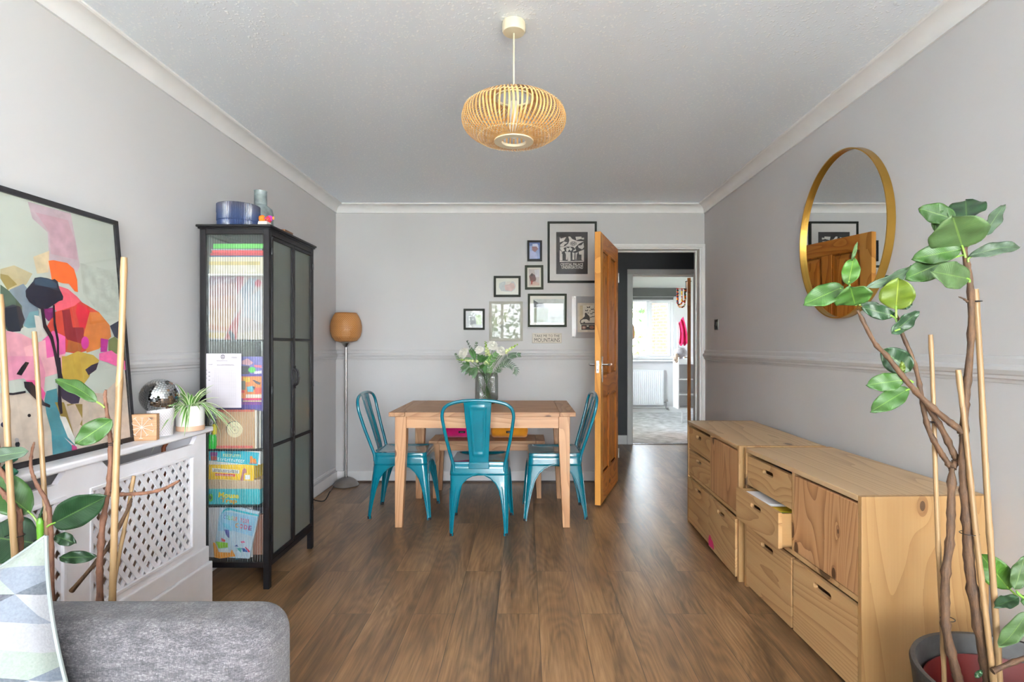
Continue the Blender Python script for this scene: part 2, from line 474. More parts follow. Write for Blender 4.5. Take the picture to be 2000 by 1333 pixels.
# cornice swept round the room
def cornice(p0, p1, inward, name):
    prof = []
    for i in range(9):
        a = i / 8 * pi / 2
        prof.append((0.068 - 0.060 * sin(a) , 0.070 - 0.062 * (1 - cos(a))))   # (out from wall, down from ceiling)
    prof = [(0.0, 0.0), (0.072, 0.0), (0.072, 0.008), (0.066, 0.012)]
    for i in range(9):
        a = i / 8 * pi / 2
        prof.append((0.066 - 0.056 * sin(a) * 1.0, 0.012 + 0.052 * (1 - cos(a))))
    prof += [(0.010, 0.072), (0.0, 0.072)]
    p0 = Vector(p0); p1 = Vector(p1); w = Vector(inward)
    mb = MB(); k = len(prof)
    vs = [p0 + w * a + Vector((0, 0, ZC - b)) for a, b in prof] + [p1 + w * a + Vector((0, 0, ZC - b)) for a, b in prof]
    fs = [(i, (i + 1) % k, k + (i + 1) % k, k + i) for i in range(k)]
    fs += [tuple(range(k))[::-1], tuple(range(k, 2 * k))]
    return struct(mb.add(vs, fs).obj(name, M_WHITE, smooth=30))
cornice((XL, YF, 0), (XL, YB, 0), (1, 0, 0), 'trim_1')
cornice((XR, YF, 0), (XR, YB, 0), (-1, 0, 0), 'trim_2')
cornice((XL, YB, 0), (XR, YB, 0), (0, -1, 0), 'trim_3')
# dado rail
def dado(p0, p1, inward, name):
    prof = [(0, 1.045), (0.004, 1.046), (0.006, 1.056), (0.012, 1.060), (0.012, 1.070), (0.018, 1.074), (0.024, 1.088), (0.020, 1.098), (0.010, 1.106), (0.009, 1.124), (0.004, 1.132), (0, 1.134)]
    p0 = Vector(p0); p1 = Vector(p1); w = Vector(inward); k = len(prof)
    vs = [p0 + w * a + Vector((0, 0, b)) for a, b in prof] + [p1 + w * a + Vector((0, 0, b)) for a, b in prof]
    fs = [(i, (i + 1) % k, k + (i + 1) % k, k + i) for i in range(k)] + [tuple(range(k))[::-1], tuple(range(k, 2 * k))]
    return struct(MB().add(vs, fs).obj(name, M_WALL, smooth=25))
dado((XL, YF, 0), (XL, YB, 0), (1, 0, 0), 'trim_4')
dado((XR, YF, 0), (XR, YB, 0), (-1, 0, 0), 'trim_5')
dado((XL, YB, 0), (DX0 - 0.09, YB, 0), (0, -1, 0), 'trim_6')
# baseboards
def skirt(name, x0, x1, y0, y1, m=None, h=0.095):
    struct(MB().box(x0, x1, y0, y1, 0, h).obj(name, m or M_TRIMW, bevel=0.006))
skirt('baseboard_left', XL, XL + 0.016, YF, YB)
skirt('baseboard_right', XR - 0.016, XR, YF, YB)
skirt('baseboard_back', XL, DX0 - 0.09, YB - 0.016, YB)
struct(box('trim_7', flat((70, 55, 46), 0.5), XL, DX0 - 0.09, YB - 0.028, YB - 0.016, 0, 0.012))
# door casing of the living room
def casing(name, x0, x1, z1, y0, y1, wv=0.055, m=None):
    mb = MB()
    mb.box(x0 - 0.03, x0, y0, y1, 0, z1 + 0.03).box(x1, x1 + 0.03, y0, y1, 0, z1 + 0.03).box(x0, x1, y0, y1, z1, z1 + 0.03)
    for yy in (y0 - 0.014, y1):
        mb.box(x0 - wv - 0.012, x0 - 0.012, yy, yy + 0.014, 0, z1 + 0.012).box(x1 + 0.012, x1 + wv + 0.012, yy, yy + 0.014, 0, z1 + 0.012).box(x0 - wv - 0.012, x1 + wv + 0.012, yy, yy + 0.014, z1 + 0.012, z1 + wv + 0.012)
        yo = yy - 0.006 if yy < y0 else yy + 0.014
        mb.box(x1 + wv - 0.008, x1 + wv + 0.012, yo, yo + 0.006, 0, z1 + wv - 0.008)
        mb.box(x0 - wv - 0.012, x1 + wv + 0.012, yo, yo + 0.006, z1 + wv - 0.008, z1 + wv + 0.012)
    ym = (y0 + y1) / 2
    mb.box(x0, x0 + 0.012, ym, ym + 0.03, 0, z1).box(x1 - 0.012, x1, ym, ym + 0.03, 0, z1).box(x0 + 0.012, x1 - 0.012, ym, ym + 0.03, z1 - 0.012, z1)
    return struct(mb.obj(name, m or M_WHITE, bevel=0.003))
casing('trim_8', DX0, DX1, DZ, YB, YB + 0.16, wv=0.030)

# hall and bedroom beyond
HX0, HX1, HZ = 1.276, 2.03, 2.01
HY = 6.50
struct(MB().box(-0.6, HX0 - 0.03, HY, HY + 0.12, 0, ZC).box(HX0 - 0.03, HX1 + 0.03, HY, HY + 0.12, HZ + 0.03, ZC).box(HX1 + 0.03, 3.4, HY, HY + 0.12, 0, ZC).obj('wall_hall', M_DARKW))
casing('trim_9', HX0, HX1, HZ, HY, HY + 0.12, wv=0.055)
struct(box('wall_hall_left', M_DARKW, -0.7, -0.6, YB + 0.16, HY, 0, ZC))
struct(box('wall_hall_right', M_DARKW, 3.3, 3.4, YB + 0.16, HY, 0, ZC))
struct(MB().box(-0.6, HX0 - 0.07, HY - 0.015, HY, 0, 0.11).obj('baseboard_hall', M_WHITE, bevel=0.005))
struct(box('trim_10', flat((205, 205, 208), 0.25, 0.9), HX0 - 0.0, HX1, HY - 0.01, HY + 0.03, 0, 0.008))
# bedroom shell
BY = 9.57
BWX0, BWX1, BWZ0, BWZ1 = 1.30, 2.60, 0.93, 2.02
struct(MB().box(0.7, BWX0, BY, BY + 0.2, 0, ZC).box(BWX1, 3.1, BY, BY + 0.2, 0, ZC).box(BWX0, BWX1, BY, BY + 0.2, 0, BWZ0).box(BWX0, BWX1, BY, BY + 0.2, BWZ1, ZC).obj('wall_bedroom', M_BEDW))
struct(MB().box(0.6, 0.7, HY + 0.12, 7.7, 0, ZC).box(0.6, 0.7, 8.4, BY + 0.2, 0, ZC).box(0.6, 0.7, 7.7, 8.4, 0, 1.0).box(0.6, 0.7, 7.7, 8.4, 2.1, ZC).obj('wall_bedroom_left', M_BEDW))  # unseen opening added in this wall to brighten the bedroom
struct(box('wall_bedroom_right', M_BEDW, 3.0, 3.1, HY + 0.12, BY + 0.2, 0, ZC))
skirt('baseboard_bedroom', 0.7, 3.0, BY - 0.016, BY, M_WHITE, 0.11)
w2 = thing('window_2', '', '', (1.95, BY + 0.1, BWZ0)); del w2['label']; del w2['category']; struct(w2)
M_UPVC = flat((236, 238, 242), 0.3, var=0.01)
mb = MB()
y0, y1 = BY + 0.05, BY + 0.11
mb.box(BWX0, BWX1, y0, y1, BWZ0, BWZ0 + 0.07).box(BWX0, BWX1, y0, y1, BWZ1 - 0.07, BWZ1)
mb.box(BWX0, BWX0 + 0.07, y0, y1, BWZ0 + 0.07, BWZ1 - 0.07).box(BWX1 - 0.07, BWX1, y0, y1, BWZ0 + 0.07, BWZ1 - 0.07).box(2.125, 2.195, y0, y1, BWZ0 + 0.07, BWZ1 - 0.07)
sx0, sx1, sz0, sz1, sw = 2.18, BWX1 - 0.055, BWZ0 + 0.055, BWZ1 - 0.055, 0.045
mb.box(sx0, sx0 + sw, y0 - 0.015, y0 + 0.02, sz0 + sw, sz1 - sw).box(sx1 - sw, sx1, y0 - 0.015, y0 + 0.02, sz0 + sw, sz1 - sw).box(sx0, sx1, y0 - 0.015, y0 + 0.02, sz0, sz0 + sw).box(sx0, sx1, y0 - 0.015, y0 + 0.02, sz1 - sw, sz1)
mb.obj('window_frame', M_UPVC, w2, bevel=0.006)
box('window_sill', M_UPVC, BWX0 - 0.04, BWX1 + 0.04, BY - 0.10, BY + 0.06, BWZ0 - 0.03, BWZ0, w2, bevel=0.005)
def glass_mat(name, tint=(1, 1, 1), refl=0.06, rough=0.0, ior=1.5):
    m, t, b = newmat(name); t.nodes.remove(b)
    out = t.nodes['Material Output']
    tr = t.nodes.new('ShaderNodeBsdfTransparent'); tr.inputs[0].default_value = (*tint, 1)
    gl = t.nodes.new('ShaderNodeBsdfGlossy'); gl.inputs['Roughness'].default_value = rough
    fr = nd(t, 'ShaderNodeFresnel', i_IOR=ior)
    fac = math_(t, 'ADD', fr.outputs[0], refl - 0.04 if ior > 1.4 else refl)
    mx = t.nodes.new('ShaderNodeMixShader')
    t.links.new(fac, mx.inputs[0]); t.links.new(tr.outputs[0], mx.inputs[1]); t.links.new(gl.outputs[0], mx.inputs[2])
    t.links.new(mx.outputs[0], out.inputs[0])
    return m
M_PANE = glass_mat('window_glass', (0.66, 0.67, 0.68), 0.04)
box('pane', M_PANE, BWX0 + 0.06, BWX1 - 0.06, BY + 0.075, BY + 0.082, BWZ0 + 0.06, BWZ1 - 0.06, w2)
box('handle', flat((225, 225, 228), 0.3), 1.86, 1.98, BY + 0.03, BY + 0.05, BWZ0 + 0.02, BWZ0 + 0.035, w2)
# ------------------------------------------------------------------ helpers for furniture
def catmull(pts, n=6):
    P = [Vector(p) for p in pts]; out = []
    for i in range(len(P) - 1):
        a = P[max(i - 1, 0)]; b = P[i]; c = P[i + 1]; d = P[min(i + 2, len(P) - 1)]
        for k in range(n):
            t = k / n
            out.append(0.5 * ((2 * b) + (c - a) * t + (2 * a - 5 * b + 4 * c - d) * t * t + (3 * b - a - 3 * c + d) * t ** 3))
    out.append(P[-1]); return out
def lerp(a, b, t): return a + (b - a) * t
def table(v, pts):
    for (a, b), (c, d) in zip(pts, pts[1:]):
        if v <= c: return lerp(b, d, (v - a) / (c - a))
    return pts[-1][1]
M_STEEL = flat((170, 168, 165), 0.28, 1.0, var=0.03)
M_CHROME = flat((215, 215, 215), 0.12, 1.0, var=0.0)
M_BLACK = flat((30, 28, 30), 0.4, 0.3, var=0.1)
M_RUBBER = flat((25, 25, 27), 0.7)

# ------------------------------------------------------------------ pine door, standing open
hl = Vector((DX0 + 0.0, 4.688, 0))
dr = thing('pine_door', 'open knotty pine panelled door with chrome lever handles beside the table', 'door', hl, atan2(-0.736, -0.25), local=True)
DW, DT, DH0, DH1 = 0.775, 0.044, 0.012, 1.995
def dbox(mb, x0, x1, z0, z1, y0=-DT, y1=0.0): return mb.box(x0, x1, y0, y1, z0, z1)
mb = MB(); dbox(mb, 0, 0.098, DH0, DH1)
mb.obj('stile', doorpine('Z', 'Y'), dr, bevel=0.003)
mb = MB(); dbox(mb, DW - 0.098, DW, DH0, DH1); mb.obj('stile', edgepine('Z', 'X'), dr, bevel=0.003)
mb = MB(); dbox(mb, 0.34, 0.435, 0.22, 0.79); dbox(mb, 0.34, 0.435, 0.95, 1.88); mb.obj('mullion', doorpine('Z', 'Y'), dr, bevel=0.003)
for z0, z1 in ((DH0, 0.22), (0.79, 0.95), (1.88, DH1)):
    mb = MB(); dbox(mb, 0.098, DW - 0.098, z0, z1); mb.obj('rail', doorpine('X', 'Y'), dr, bevel=0.003)
for x0, x1 in ((0.098, 0.34), (0.435, DW - 0.098)):
    for z0, z1 in ((0.22, 0.79), (0.95, 1.88)):
        mb = MB(); mb.box(x0, x1, -0.030, -0.014, z0, z1)
        i = 0.045
        for s, yb in ((1, -0.014), (-1, -0.030)):
            o_ = [(x0 + 0.012, yb, z0 + 0.012), (x1 - 0.012, yb, z0 + 0.012), (x1 - 0.012, yb, z1 - 0.012), (x0 + 0.012, yb, z1 - 0.012)]
            n_ = [(x0 + i, yb + s * 0.009, z0 + i), (x1 - i, yb + s * 0.009, z0 + i), (x1 - i, yb + s * 0.009, z1 - i), (x0 + i, yb + s * 0.009, z1 - i)]
            fs = [(0, 1, 5, 4), (1, 2, 6, 5), (2, 3, 7, 6), (3, 0, 4, 7), (4, 5, 6, 7)]
            mb.add(o_ + n_, fs if s < 0 else [f[::-1] for f in fs])
            for (a, b, c, d) in ((x0, x1, z0, z0 + 0.012), (x0, x1, z1 - 0.012, z1), (x0, x0 + 0.012, z0, z1), (x1 - 0.012, x1, z0, z1)):
                mb.box(a, b, -0.040, -0.004, c, d)
        mb.obj('panel', doorpine('Z', 'Y'), dr)
for s, yb in ((1, 0.0), (-1, -DT)):
    hb = MB().box(DW - 0.062, DW - 0.028, min(yb, yb + s * 0.006), max(yb, yb + s * 0.006), 0.90, 1.09).obj('handle_plate', M_CHROME, dr, bevel=0.003)
    MB().tube([(DW - 0.045, yb, 1.03), (DW - 0.045, yb + s * 0.045, 1.03)], 0.009, 12).tube(catmull([(DW - 0.045, yb + s * 0.042, 1.03), (DW - 0.07, yb + s * 0.052, 1.03), (DW - 0.15, yb + s * 0.050, 1.03)]), 0.008, 10).obj('lever', M_CHROME, hb, smooth=True)
MB().box(DW - 0.001, DW + 0.001, -0.033, -0.011, 0.97, 1.06).obj('latch_plate', M_CHROME, dr, bevel=0.001)
MB().box(DW, DW + 0.008, -0.027, -0.017, 1.02, 1.04).box(DW + 0.0005, DW + 0.0015, -0.026, -0.018, 0.985, 1.0).obj('latch', M_STEEL, dr)
for z in (0.25, 1.75):
    MB().cyl((-0.004, 0.004, z - 0.04), (-0.004, 0.004, z + 0.04), 0.006, n=12).obj('hinge', M_STEEL, dr, smooth=True)

# ------------------------------------------------------------------ dining table
TX0, TX1, TY0, TY1, TZ = -0.872, 0.322, 3.49, 4.255, 0.742
tb = thing('dining_table', 'rectangular oak dining table with breadboard ends and tapered legs', 'table', ((TX0 + TX1) / 2, (TY0 + TY1) / 2, 0))
bw = 0.105
mb = MB()
n = 6; w_ = (TY1 - TY0) / n
for i in range(n): mb.box(TX0 + bw, TX1 - bw, TY0 + i * w_ + 0.0004, TY0 + (i + 1) * w_ - 0.0004, TZ - 0.028, TZ)
mb.obj('tabletop', oakd('X'), tb, bevel=0.0015)
for x0, x1 in ((TX0, TX0 + bw - 0.002), (TX1 - bw + 0.002, TX1)):
    box('breadboard_end', oakd('Y'), x0, x1, TY0, TY1, TZ - 0.028, TZ, tb, bevel=0.003)
for y in (TY0 + 0.035, TY1 - 0.055):
    box('apron', oak('X'), TX0 + 0.09, TX1 - 0.09, y, y + 0.02, TZ - 0.105, TZ - 0.028, tb)
for x in (TX0 + 0.05, TX1 - 0.07):
    box('apron', oak('Y'), x, x + 0.02, TY0 + 0.09, TY1 - 0.09, TZ - 0.105, TZ - 0.028, tb)
def taper_leg(mb, xo, yo, sx, sy, zt, wt=0.072, wb=0.046):
    # outer corner fixed, inner faces taper towards the floor
    pts = []
    zs = [0, zt * 0.80, zt]
    ws = [wb, wt, wt]
    for z, w in zip(zs, ws):
        a = [(xo, yo), (xo + sx * w, yo), (xo + sx * w, yo + sy * w), (xo, yo + sy * w)]
        if sx * sy < 0: a = a[::-1]
        pts += [(p[0], p[1], z) for p in a]
    fs = [(3, 2, 1, 0)] + [(k * 4 + i, k * 4 + (i + 1) % 4, k * 4 + 4 + (i + 1) % 4, k * 4 + 4 + i) for k in range(2) for i in range(4)] + [(8, 9, 10, 11)]
    return mb.add(pts, fs)
for sx in (1, -1):
    for sy in (1, -1):
        xo = TX0 + 0.036 if sx > 0 else TX1 - 0.036
        yo = TY0 + 0.02 if sy > 0 else TY1 - 0.03
        taper_leg(MB(), xo, yo, sx, sy, TZ - 0.028).obj('leg', oak('Z'), tb, bevel=0.003)

# ------------------------------------------------------------------ bench
BX0, BX1, BY0_, BY1_, BZ = -0.735, 0.150, 4.17, 4.475, 0.442
bn = thing('bench', 'low oak bench with tapered legs behind the dining table', 'bench', ((BX0 + BX1) / 2, (BY0_ + BY1_) / 2, 0))
box('seat', oakd('X'), BX0 + 0.07, BX1 - 0.07, BY0_, BY1_, BZ - 0.024, BZ, bn, bevel=0.003)
for x0, x1 in ((BX0, BX0 + 0.0685), (BX1 - 0.0685, BX1)): box('seat_end', oakd('Y'), x0, x1, BY0_, BY1_, BZ - 0.024, BZ, bn, bevel=0.003)
for y in (BY0_ + 0.028, BY1_ - 0.045): box('apron', oak('X'), BX0 + 0.06, BX1 - 0.06, y, y + 0.018, BZ - 0.078, BZ - 0.024, bn)
for x in (BX0 + 0.04, BX1 - 0.058): box('apron', oak('Y'), x, x + 0.018, BY0_ + 0.06, BY1_ - 0.06, BZ - 0.078, BZ - 0.024, bn)
for sx in (1, -1):
    for sy in (1, -1):
        taper_leg(MB(), BX0 + 0.028 if sx > 0 else BX1 - 0.028, BY0_ + 0.018 if sy > 0 else BY1_ - 0.018, sx, sy, BZ - 0.024, 0.05, 0.034).obj('leg', oak('Z'), bn, bevel=0.002)

# bolsters on the bench
def bolster(rgb, x0, x1, cy, lab, px):
    t = thing('bolster_cushion', lab, 'cushion', ((x0 + x1) / 2, cy, BZ), group='bolsters on the bench')
    r = 0.060; mb = MB()
    def fn(u, v):
        s = u; L = x1 - x0
        e_ = min(s, 1 - s) * L
        k = 1.0 if e_ > 0.035 else sqrt(max(0.0, 1 - ((0.035 - e_) / 0.035) ** 2)) * 0.45 + 0.55
        if e_ < 1e-6: k = 0.0
        a = 2 * pi * v
        rr = r * k * (1 + 0.015 * sin(9 * s * pi) * cos(3 * a) + 0.02 * cos(2 * a))
        return Vector((x0 + s * L, cy + rr * cos(a) * 1.05, BZ + r - 0.004 + rr * sin(a) * (0.92 if sin(a) < 0 else 1.0)))
    mb.grid(fn, 36, 28)
    mb.obj('cover', flat(rgb, 0.85, var=0.06, nscale=14, bmp=0.25, bscale=400, sheen=0.3), t, smooth=60)
    c = at(px, 849, cy - 0.07)
    tg = MB().box(c.x - 0.026, c.x + 0.026, cy - 0.0675, cy - 0.058, BZ + 0.045, BZ + 0.062).obj('label_tag', flat((28, 26, 28), 0.8), t)
    add_text(MB(), 'axisnow', 0.030, 0.006, (c.x, cy - 0.068, BZ + 0.0535), (1, 0, 0), (0, 0, 1)).obj('lettering', flat((170, 170, 165), 0.8), tg)
bolster((214, 0, 112), -0.650, -0.352, 4.33, 'magenta bolster cushion lying on the oak bench', 902)
bolster((226, 146, 22), -0.272, 0.022, 4.33, 'mustard yellow bolster cushion lying on the oak bench', 995)

# ------------------------------------------------------------------ steel chairs
def enamel():
    m, t, b = newmat('teal_enamel')
    b.inputs['Base Color'].default_value = (*lin((0, 124, 142)), 1)
    f = noise(t, coords(t), 6.0)
    t.links.new(ramp(t, f, [(0.3, (0, 98, 116)), (0.7, (0, 106, 124))]), b.inputs['Base Color'])
    b.inputs['Roughness'].default_value = 0.22
    b.inputs['Coat Weight'].default_value = 0.6; b.inputs['Coat Roughness'].default_value = 0.06
    return m
M_TEAL = enamel()
def rsq(hx, hy0, hy1, r, n=6):
    out = []
    for cx, cy, a0 in ((hx - r, hy1 - r, 0), (-hx + r, hy1 - r, pi / 2), (-hx + r, hy0 + r, pi), (hx - r, hy0 + r, 1.5 * pi)):
        for i in range(n + 1):
            a = a0 + (pi / 2) * i / n
            out.append((cx + r * cos(a), cy + r * sin(a)))
    return out
def make_chair(label):
    t = thing('steel_chair', label, 'chair', (0, 0, 0), 0, group='teal steel chairs round the table', local=True)
    HS = 0.445
    # seat pan
    mb = MB(); rings = [(0.178, -0.172, 0.180, 0.035, HS - 0.028), (0.180, -0.174, 0.182, 0.037, HS - 0.008), (0.176, -0.170, 0.178, 0.035, HS), (0.158, -0.152, 0.160, 0.03, HS), (0.150, -0.144, 0.152, 0.028, HS - 0.005), (0.05, -0.05, 0.05, 0.02, HS - 0.007)]
    k = 28; vs = []; fs = []
    for (hx, h0, h1, r, z) in rings: vs += [(x, y, z) for x, y in rsq(hx, h0, h1, r)]
    for i in range(len(rings) - 1):
        for j in range(k):
            a = i * k + j; b = i * k + (j + 1) % k
            fs.append((a, b, b + k, a + k))
    fs.append(tuple((len(rings) - 1) * k + j for j in range(k)))
    mb.add(vs, fs); mb.obj('seat', M_TEAL, t, smooth=50)
    # apron
    mb = MB(); vs = []; fs = []
    zz = [(HS - 0.012, 0.0), (HS - 0.04, 0.002), (0.378, 0.006), (0.362, 0.007)]
    for z, g in zz: vs += [(x, y, z) for x, y in rsq(0.1765 + g, -0.1705 - g, 0.1785 + g, 0.034)]
    for i in range(len(zz) - 1):
        for j in range(k):
            a = i * k + j; b = i * k + (j + 1) % k
            fs.append((a, a + k, b + k, b))
    mb.add(vs, fs)
    mb.obj('apron', M_TEAL, t, smooth=50, solid=0.003)
    # legs
    wz = [(0.0, 0.016), (0.05, 0.018), (0.12, 0.026), (0.20, 0.038), (0.27, 0.054), (0.315, 0.078), (0.345, 0.110), (0.366, 0.150), (0.374, 0.178)]
    for sx in (1, -1):
        for sy in (1, -1):
            mb = MB(); rows = []; zs = [0.0, 0.04, 0.08, 0.12, 0.16, 0.20, 0.24, 0.27, 0.295, 0.315, 0.332, 0.345, 0.356, 0.366, 0.374]
            inA = []; inB = []; ridge = []
            for z in zs:
                q = 1 - z / 0.374
                cx = lerp(0.183, 0.203 if sy > 0 else 0.176, q); cy = lerp(0.185 if sy > 0 else 0.177, 0.214, q)
                w = table(z, wz); r = lerp(0.034, 0.013, q)
                fx = max(cx - r - 0.0005, 0.0); row = []
                row.append((sx * max(cx - max(w, r), 0.0), sy * cy, z))
                for i in range(7):
                    a = pi / 2 * (1 - i / 6)
                    row.append((sx * (cx - r + r * cos(a)), sy * (cy - r + r * sin(a)), z))
                row.append((sx * cx, sy * max(cy - max(w, r), 0.0), z))
                rows.append(row); inA.append(row[0]); inB.append(row[-1])
                if 0.02 < z < 0.30: ridge.append((sx * (cx - r * 0.5 - w * 0.38), sy * (cy + 0.0005), z)); 
            m_ = len(rows[0]); vs = [p for row in rows for p in row]; fs = []
            for i in range(len(rows) - 1):
                for j in range(m_ - 1):
                    f = (i * m_ + j, i * m_ + j + 1, (i + 1) * m_ + j + 1, (i + 1) * m_ + j)
                    fs.append(f if sx * sy < 0 else f[::-1])
            mb.add(vs, fs); mb.tube(inA, 0.0045, 6); mb.tube(inB, 0.0045, 6)
            # flange ridges
            mb.tube([(p[0] + (0 if True else 0), p[1], p[2]) for p in ridge], 0.0035, 6)
            mb.tube([(sx * (lerp(0.183, 0.203 if sy > 0 else 0.176, 1 - z / 0.374) + 0.0005), sy * (lerp(0.185 if sy > 0 else 0.177, 0.214, 1 - z / 0.374) - table(z, wz) * 0.45 - 0.006), z) for z in (0.03, 0.10, 0.18, 0.28)], 0.0035, 6)
            lg = mb.obj('leg', M_TEAL, t, smooth=50)
            cxb = 0.203 if sy > 0 else 0.176
            MB().cyl((sx * (cxb - 0.010), sy * 0.204, -0.0), (sx * (cxb - 0.010), sy * 0.204, 0.014), 0.013, 0.0135, 14).obj('rubber_foot', M_RUBBER, lg, smooth=True)
    # crossed brace
    z = 0.352
    mb = MB()
    mb.tube(catmull([(-0.17, -0.165, z), (-0.04, -0.04, z - 0.02), (0.04, 0.04, z - 0.02), (0.17, 0.17, z)]), 0.006, 8)
    mb.tube(catmull([(0.17, -0.165, z), (0.04, -0.04, z - 0.012), (-0.04, 0.04, z - 0.012), (-0.17, 0.17, z)]), 0.006, 8)
    mb.obj('brace', M_TEAL, t, smooth=True)
    # hoop back
    half = [(0.158, -0.168, 0.385), (0.160, -0.172, 0.43), (0.176, -0.192, 0.50), (0.196, -0.224, 0.60), (0.212, -0.252, 0.70), (0.216, -0.263, 0.745), (0.205, -0.271, 0.785), (0.175, -0.277, 0.812), (0.125, -0.281, 0.828), (0.065, -0.284, 0.836), (0.0, -0.285, 0.838)]
    pts = half + [(-x, y, z_) for x, y, z_ in half[:-1]][::-1]
    MB().tube(catmull(pts, 4), 0.0105, 10).obj('back_hoop', M_TEAL, t, smooth=60)
    # splat
    prof = [(-0.170, 0.42, 0.058), (-0.180, 0.47, 0.060), (-0.196, 0.53, 0.063), (-0.226, 0.63, 0.070), (-0.254, 0.72, 0.077), (-0.276, 0.80, 0.082), (-0.284, 0.836, 0.084)]
    def sp(u, v):
        z_ = lerp(0.42, 0.836, v); y_ = table(z_, [(c, a) for a, c, b in prof]); hw = table(z_, [(c, b) for a, c, b in prof])
        x_ = (u - 0.5) * 2 * hw
        inside = abs(x_) < hw * 0.52 and 0.50 < z_ < 0.79
        edge = (abs(abs(x_) - hw * 0.52) < hw * 0.10 and 0.49 < z_ < 0.80) or (abs(x_) < hw * 0.55 and (abs(z_ - 0.495) < 0.009 or abs(z_ - 0.795) < 0.009))
        return Vector((x_, y_ - 0.008 * (1 - (x_ / hw) ** 2) - (0.0035 if edge else 0.0), z_))
    mb = MB().grid(sp, 40, 60)
    mb.obj('backrest', M_TEAL, t, smooth=60, solid=0.003)
    MB().box(-0.064, 0.064, -0.190, -0.172, 0.405, 0.445).obj('back_bracket', M_TEAL, t, bevel=0.004)
    return t
ch = make_chair('teal steel chair standing with its back to the room, in front of the table')
ch.location = (-0.287, 3.572, 0)
c2 = copy_tree(ch); c2.location = (-0.85, 3.868, 0); c2.rotation_euler.z = -pi / 2
c2['label'] = 'teal steel chair at the table end beside the floor lamp'
c3 = copy_tree(ch); c3.location = (0.20, 3.85, 0); c3.rotation_euler.z = pi / 2 + 0.02
c3['label'] = 'teal steel chair at the table end beside the pine door'

# ------------------------------------------------------------------ pine sideboards
def drawer(parent, y0, y1, z0, z1, xf=0.0, ax='Y', depth=0.36, slot=0.10, name='drawer', nh=0.022):
    """box drawer with a slotted front board; the slot is a real hole"""
    t = 0.016; cy = (y0 + y1) / 2; zc = z1 - 0.038; h = nh / 2; s = slot / 2
    mb = MB()
    outer = [(y0, z0), (y1, z0), (y1, z1), (y0, z1)]
    hole = []
    for sgn, a0 in ((1, -pi / 2), (-1, pi / 2)):
        for i in range(7):
            a = a0 + pi * i / 6
            hole.append((cy + sgn * (s - h) + h * cos(a), zc + h * sin(a)))
    # strips joining the hole to the outer rectangle
    def ring(x):
        k = len(hole); ps = []
        for (yy, zz_) in hole:
            ps.append((x, yy, zz_))
        return ps
    mb.box(xf, xf + t, y0, cy - s, z0, z1).box(xf, xf + t, cy + s, y1, z0, z1).box(xf, xf + t, cy - s, cy + s, z0, zc - h).box(xf, xf + t, cy - s, cy + s, zc + h, z1)
    for sgn in (1, -1):     # rounded ends of the slot
        arc = [(xf, cy + sgn * (s - h) + sgn * h * cos(a), zc + h * sin(a)) for a in [-pi / 2 + pi * i / 6 for i in range(7)]]
        for half_ in (arc[:4], arc[3:]):
            corner = (xf, cy + sgn * s, half_[0][2] if half_ is arc[:4] else half_[-1][2])
            zc_ = zc - h if half_[0][2] < zc - 1e-6 else zc + h
            poly = [(xf, cy + sgn * s, zc_)] + (half_ if sgn > 0 else half_[::-1])
            mb.prism(poly, (t, 0, 0))
    fr = mb.obj(name, pine(ax, 'X'), parent)
    sd = MB(); zt = z1 - 0.004
    sd.box(xf + t, xf + depth, y0 + 0.001, y0 + 0.013, z0 + 0.004, zt).box(xf + t, xf + depth, y1 - 0.013, y1 - 0.001, z0 + 0.004, zt).box(xf + depth - 0.012, xf + depth, y0 + 0.013, y1 - 0.013, z0 + 0.004, zt).box(xf + t, xf + depth, y0 + 0.001, y1 - 0.001, z0 + 0.004, z0 + 0.012)
    sd.obj('drawer_box', pinep('X'), fr)
    return fr
def sideboard(label, loc, rz, L, D, mid, near_out=0.0, open_second=0.0, H=0.672):
    t = thing('pine_sideboard', label, 'sideboard', loc, rz, group='pine sideboards along the wall', local=True)
    box('side_panel', pinep('Z', 'Y'), 0, D, 0, 0.020, 0, H, t, bevel=0.002)
    box('side_panel', pinep('Z', 'Y'), 0, D, L - 0.020, L, 0, H, t, bevel=0.002)
    box('top_panel', pinet('Y', 'Z'), 0.0, D, 0.020, L - 0.020, H - 0.020, H, t, bevel=0.002)
    box('divider', pine('Z'), 0.004, D - 0.02, mid - 0.009, mid + 0.009, 0.335, H - 0.020, t)
    box('shelf', pine('Y'), 0.004, D - 0.02, 0.020, L - 0.020, 0.317, 0.335, t)
    box('divider', pine('Z'), 0.03, D - 0.02, mid - 0.006, mid + 0.006, 0.03, 0.317, t)
    box('base_rail', pine('Y'), 0.05, 0.07, 0.020, L - 0.020, 0.0, 0.03, t)
    box('back_panel', pine('Y'), D - 0.02, D - 0.008, 0.020, L - 0.020, 0.0, H - 0.02, t)
    box('cupboard_door', wood('pinedoor', 'Z', (190, 146, 104), (172, 126, 84), (126, 80, 46), 0.4, 1.3, 0.5, 14, 1.05, n='X'), 0.002, 0.020, 0.024, mid - 0.011, 0.338, H - 0.030, t, bevel=0.002)
    drawer(t, mid + 0.012, L - 0.024, 0.498, 0.636, 0.004)
    drawer(t, mid + 0.012, L - 0.024, 0.339, 0.484, 0.004 - open_second)
    drawer(t, mid + 0.008, L - 0.022, 0.018, 0.304, 0.0, slot=0.115, nh=0.024)
    drawer(t, 0.022, mid - 0.008, 0.018, 0.304, -near_out, slot=0.115, nh=0.024)
    return t
near_u = sideboard('pine sideboard nearest the potted rubber plant, with one drawer pulled out', (1.096, 1.785, 0), math.atan2(0.030, 0.874), 0.880, 0.428, 0.435, 0.0, 0.055)
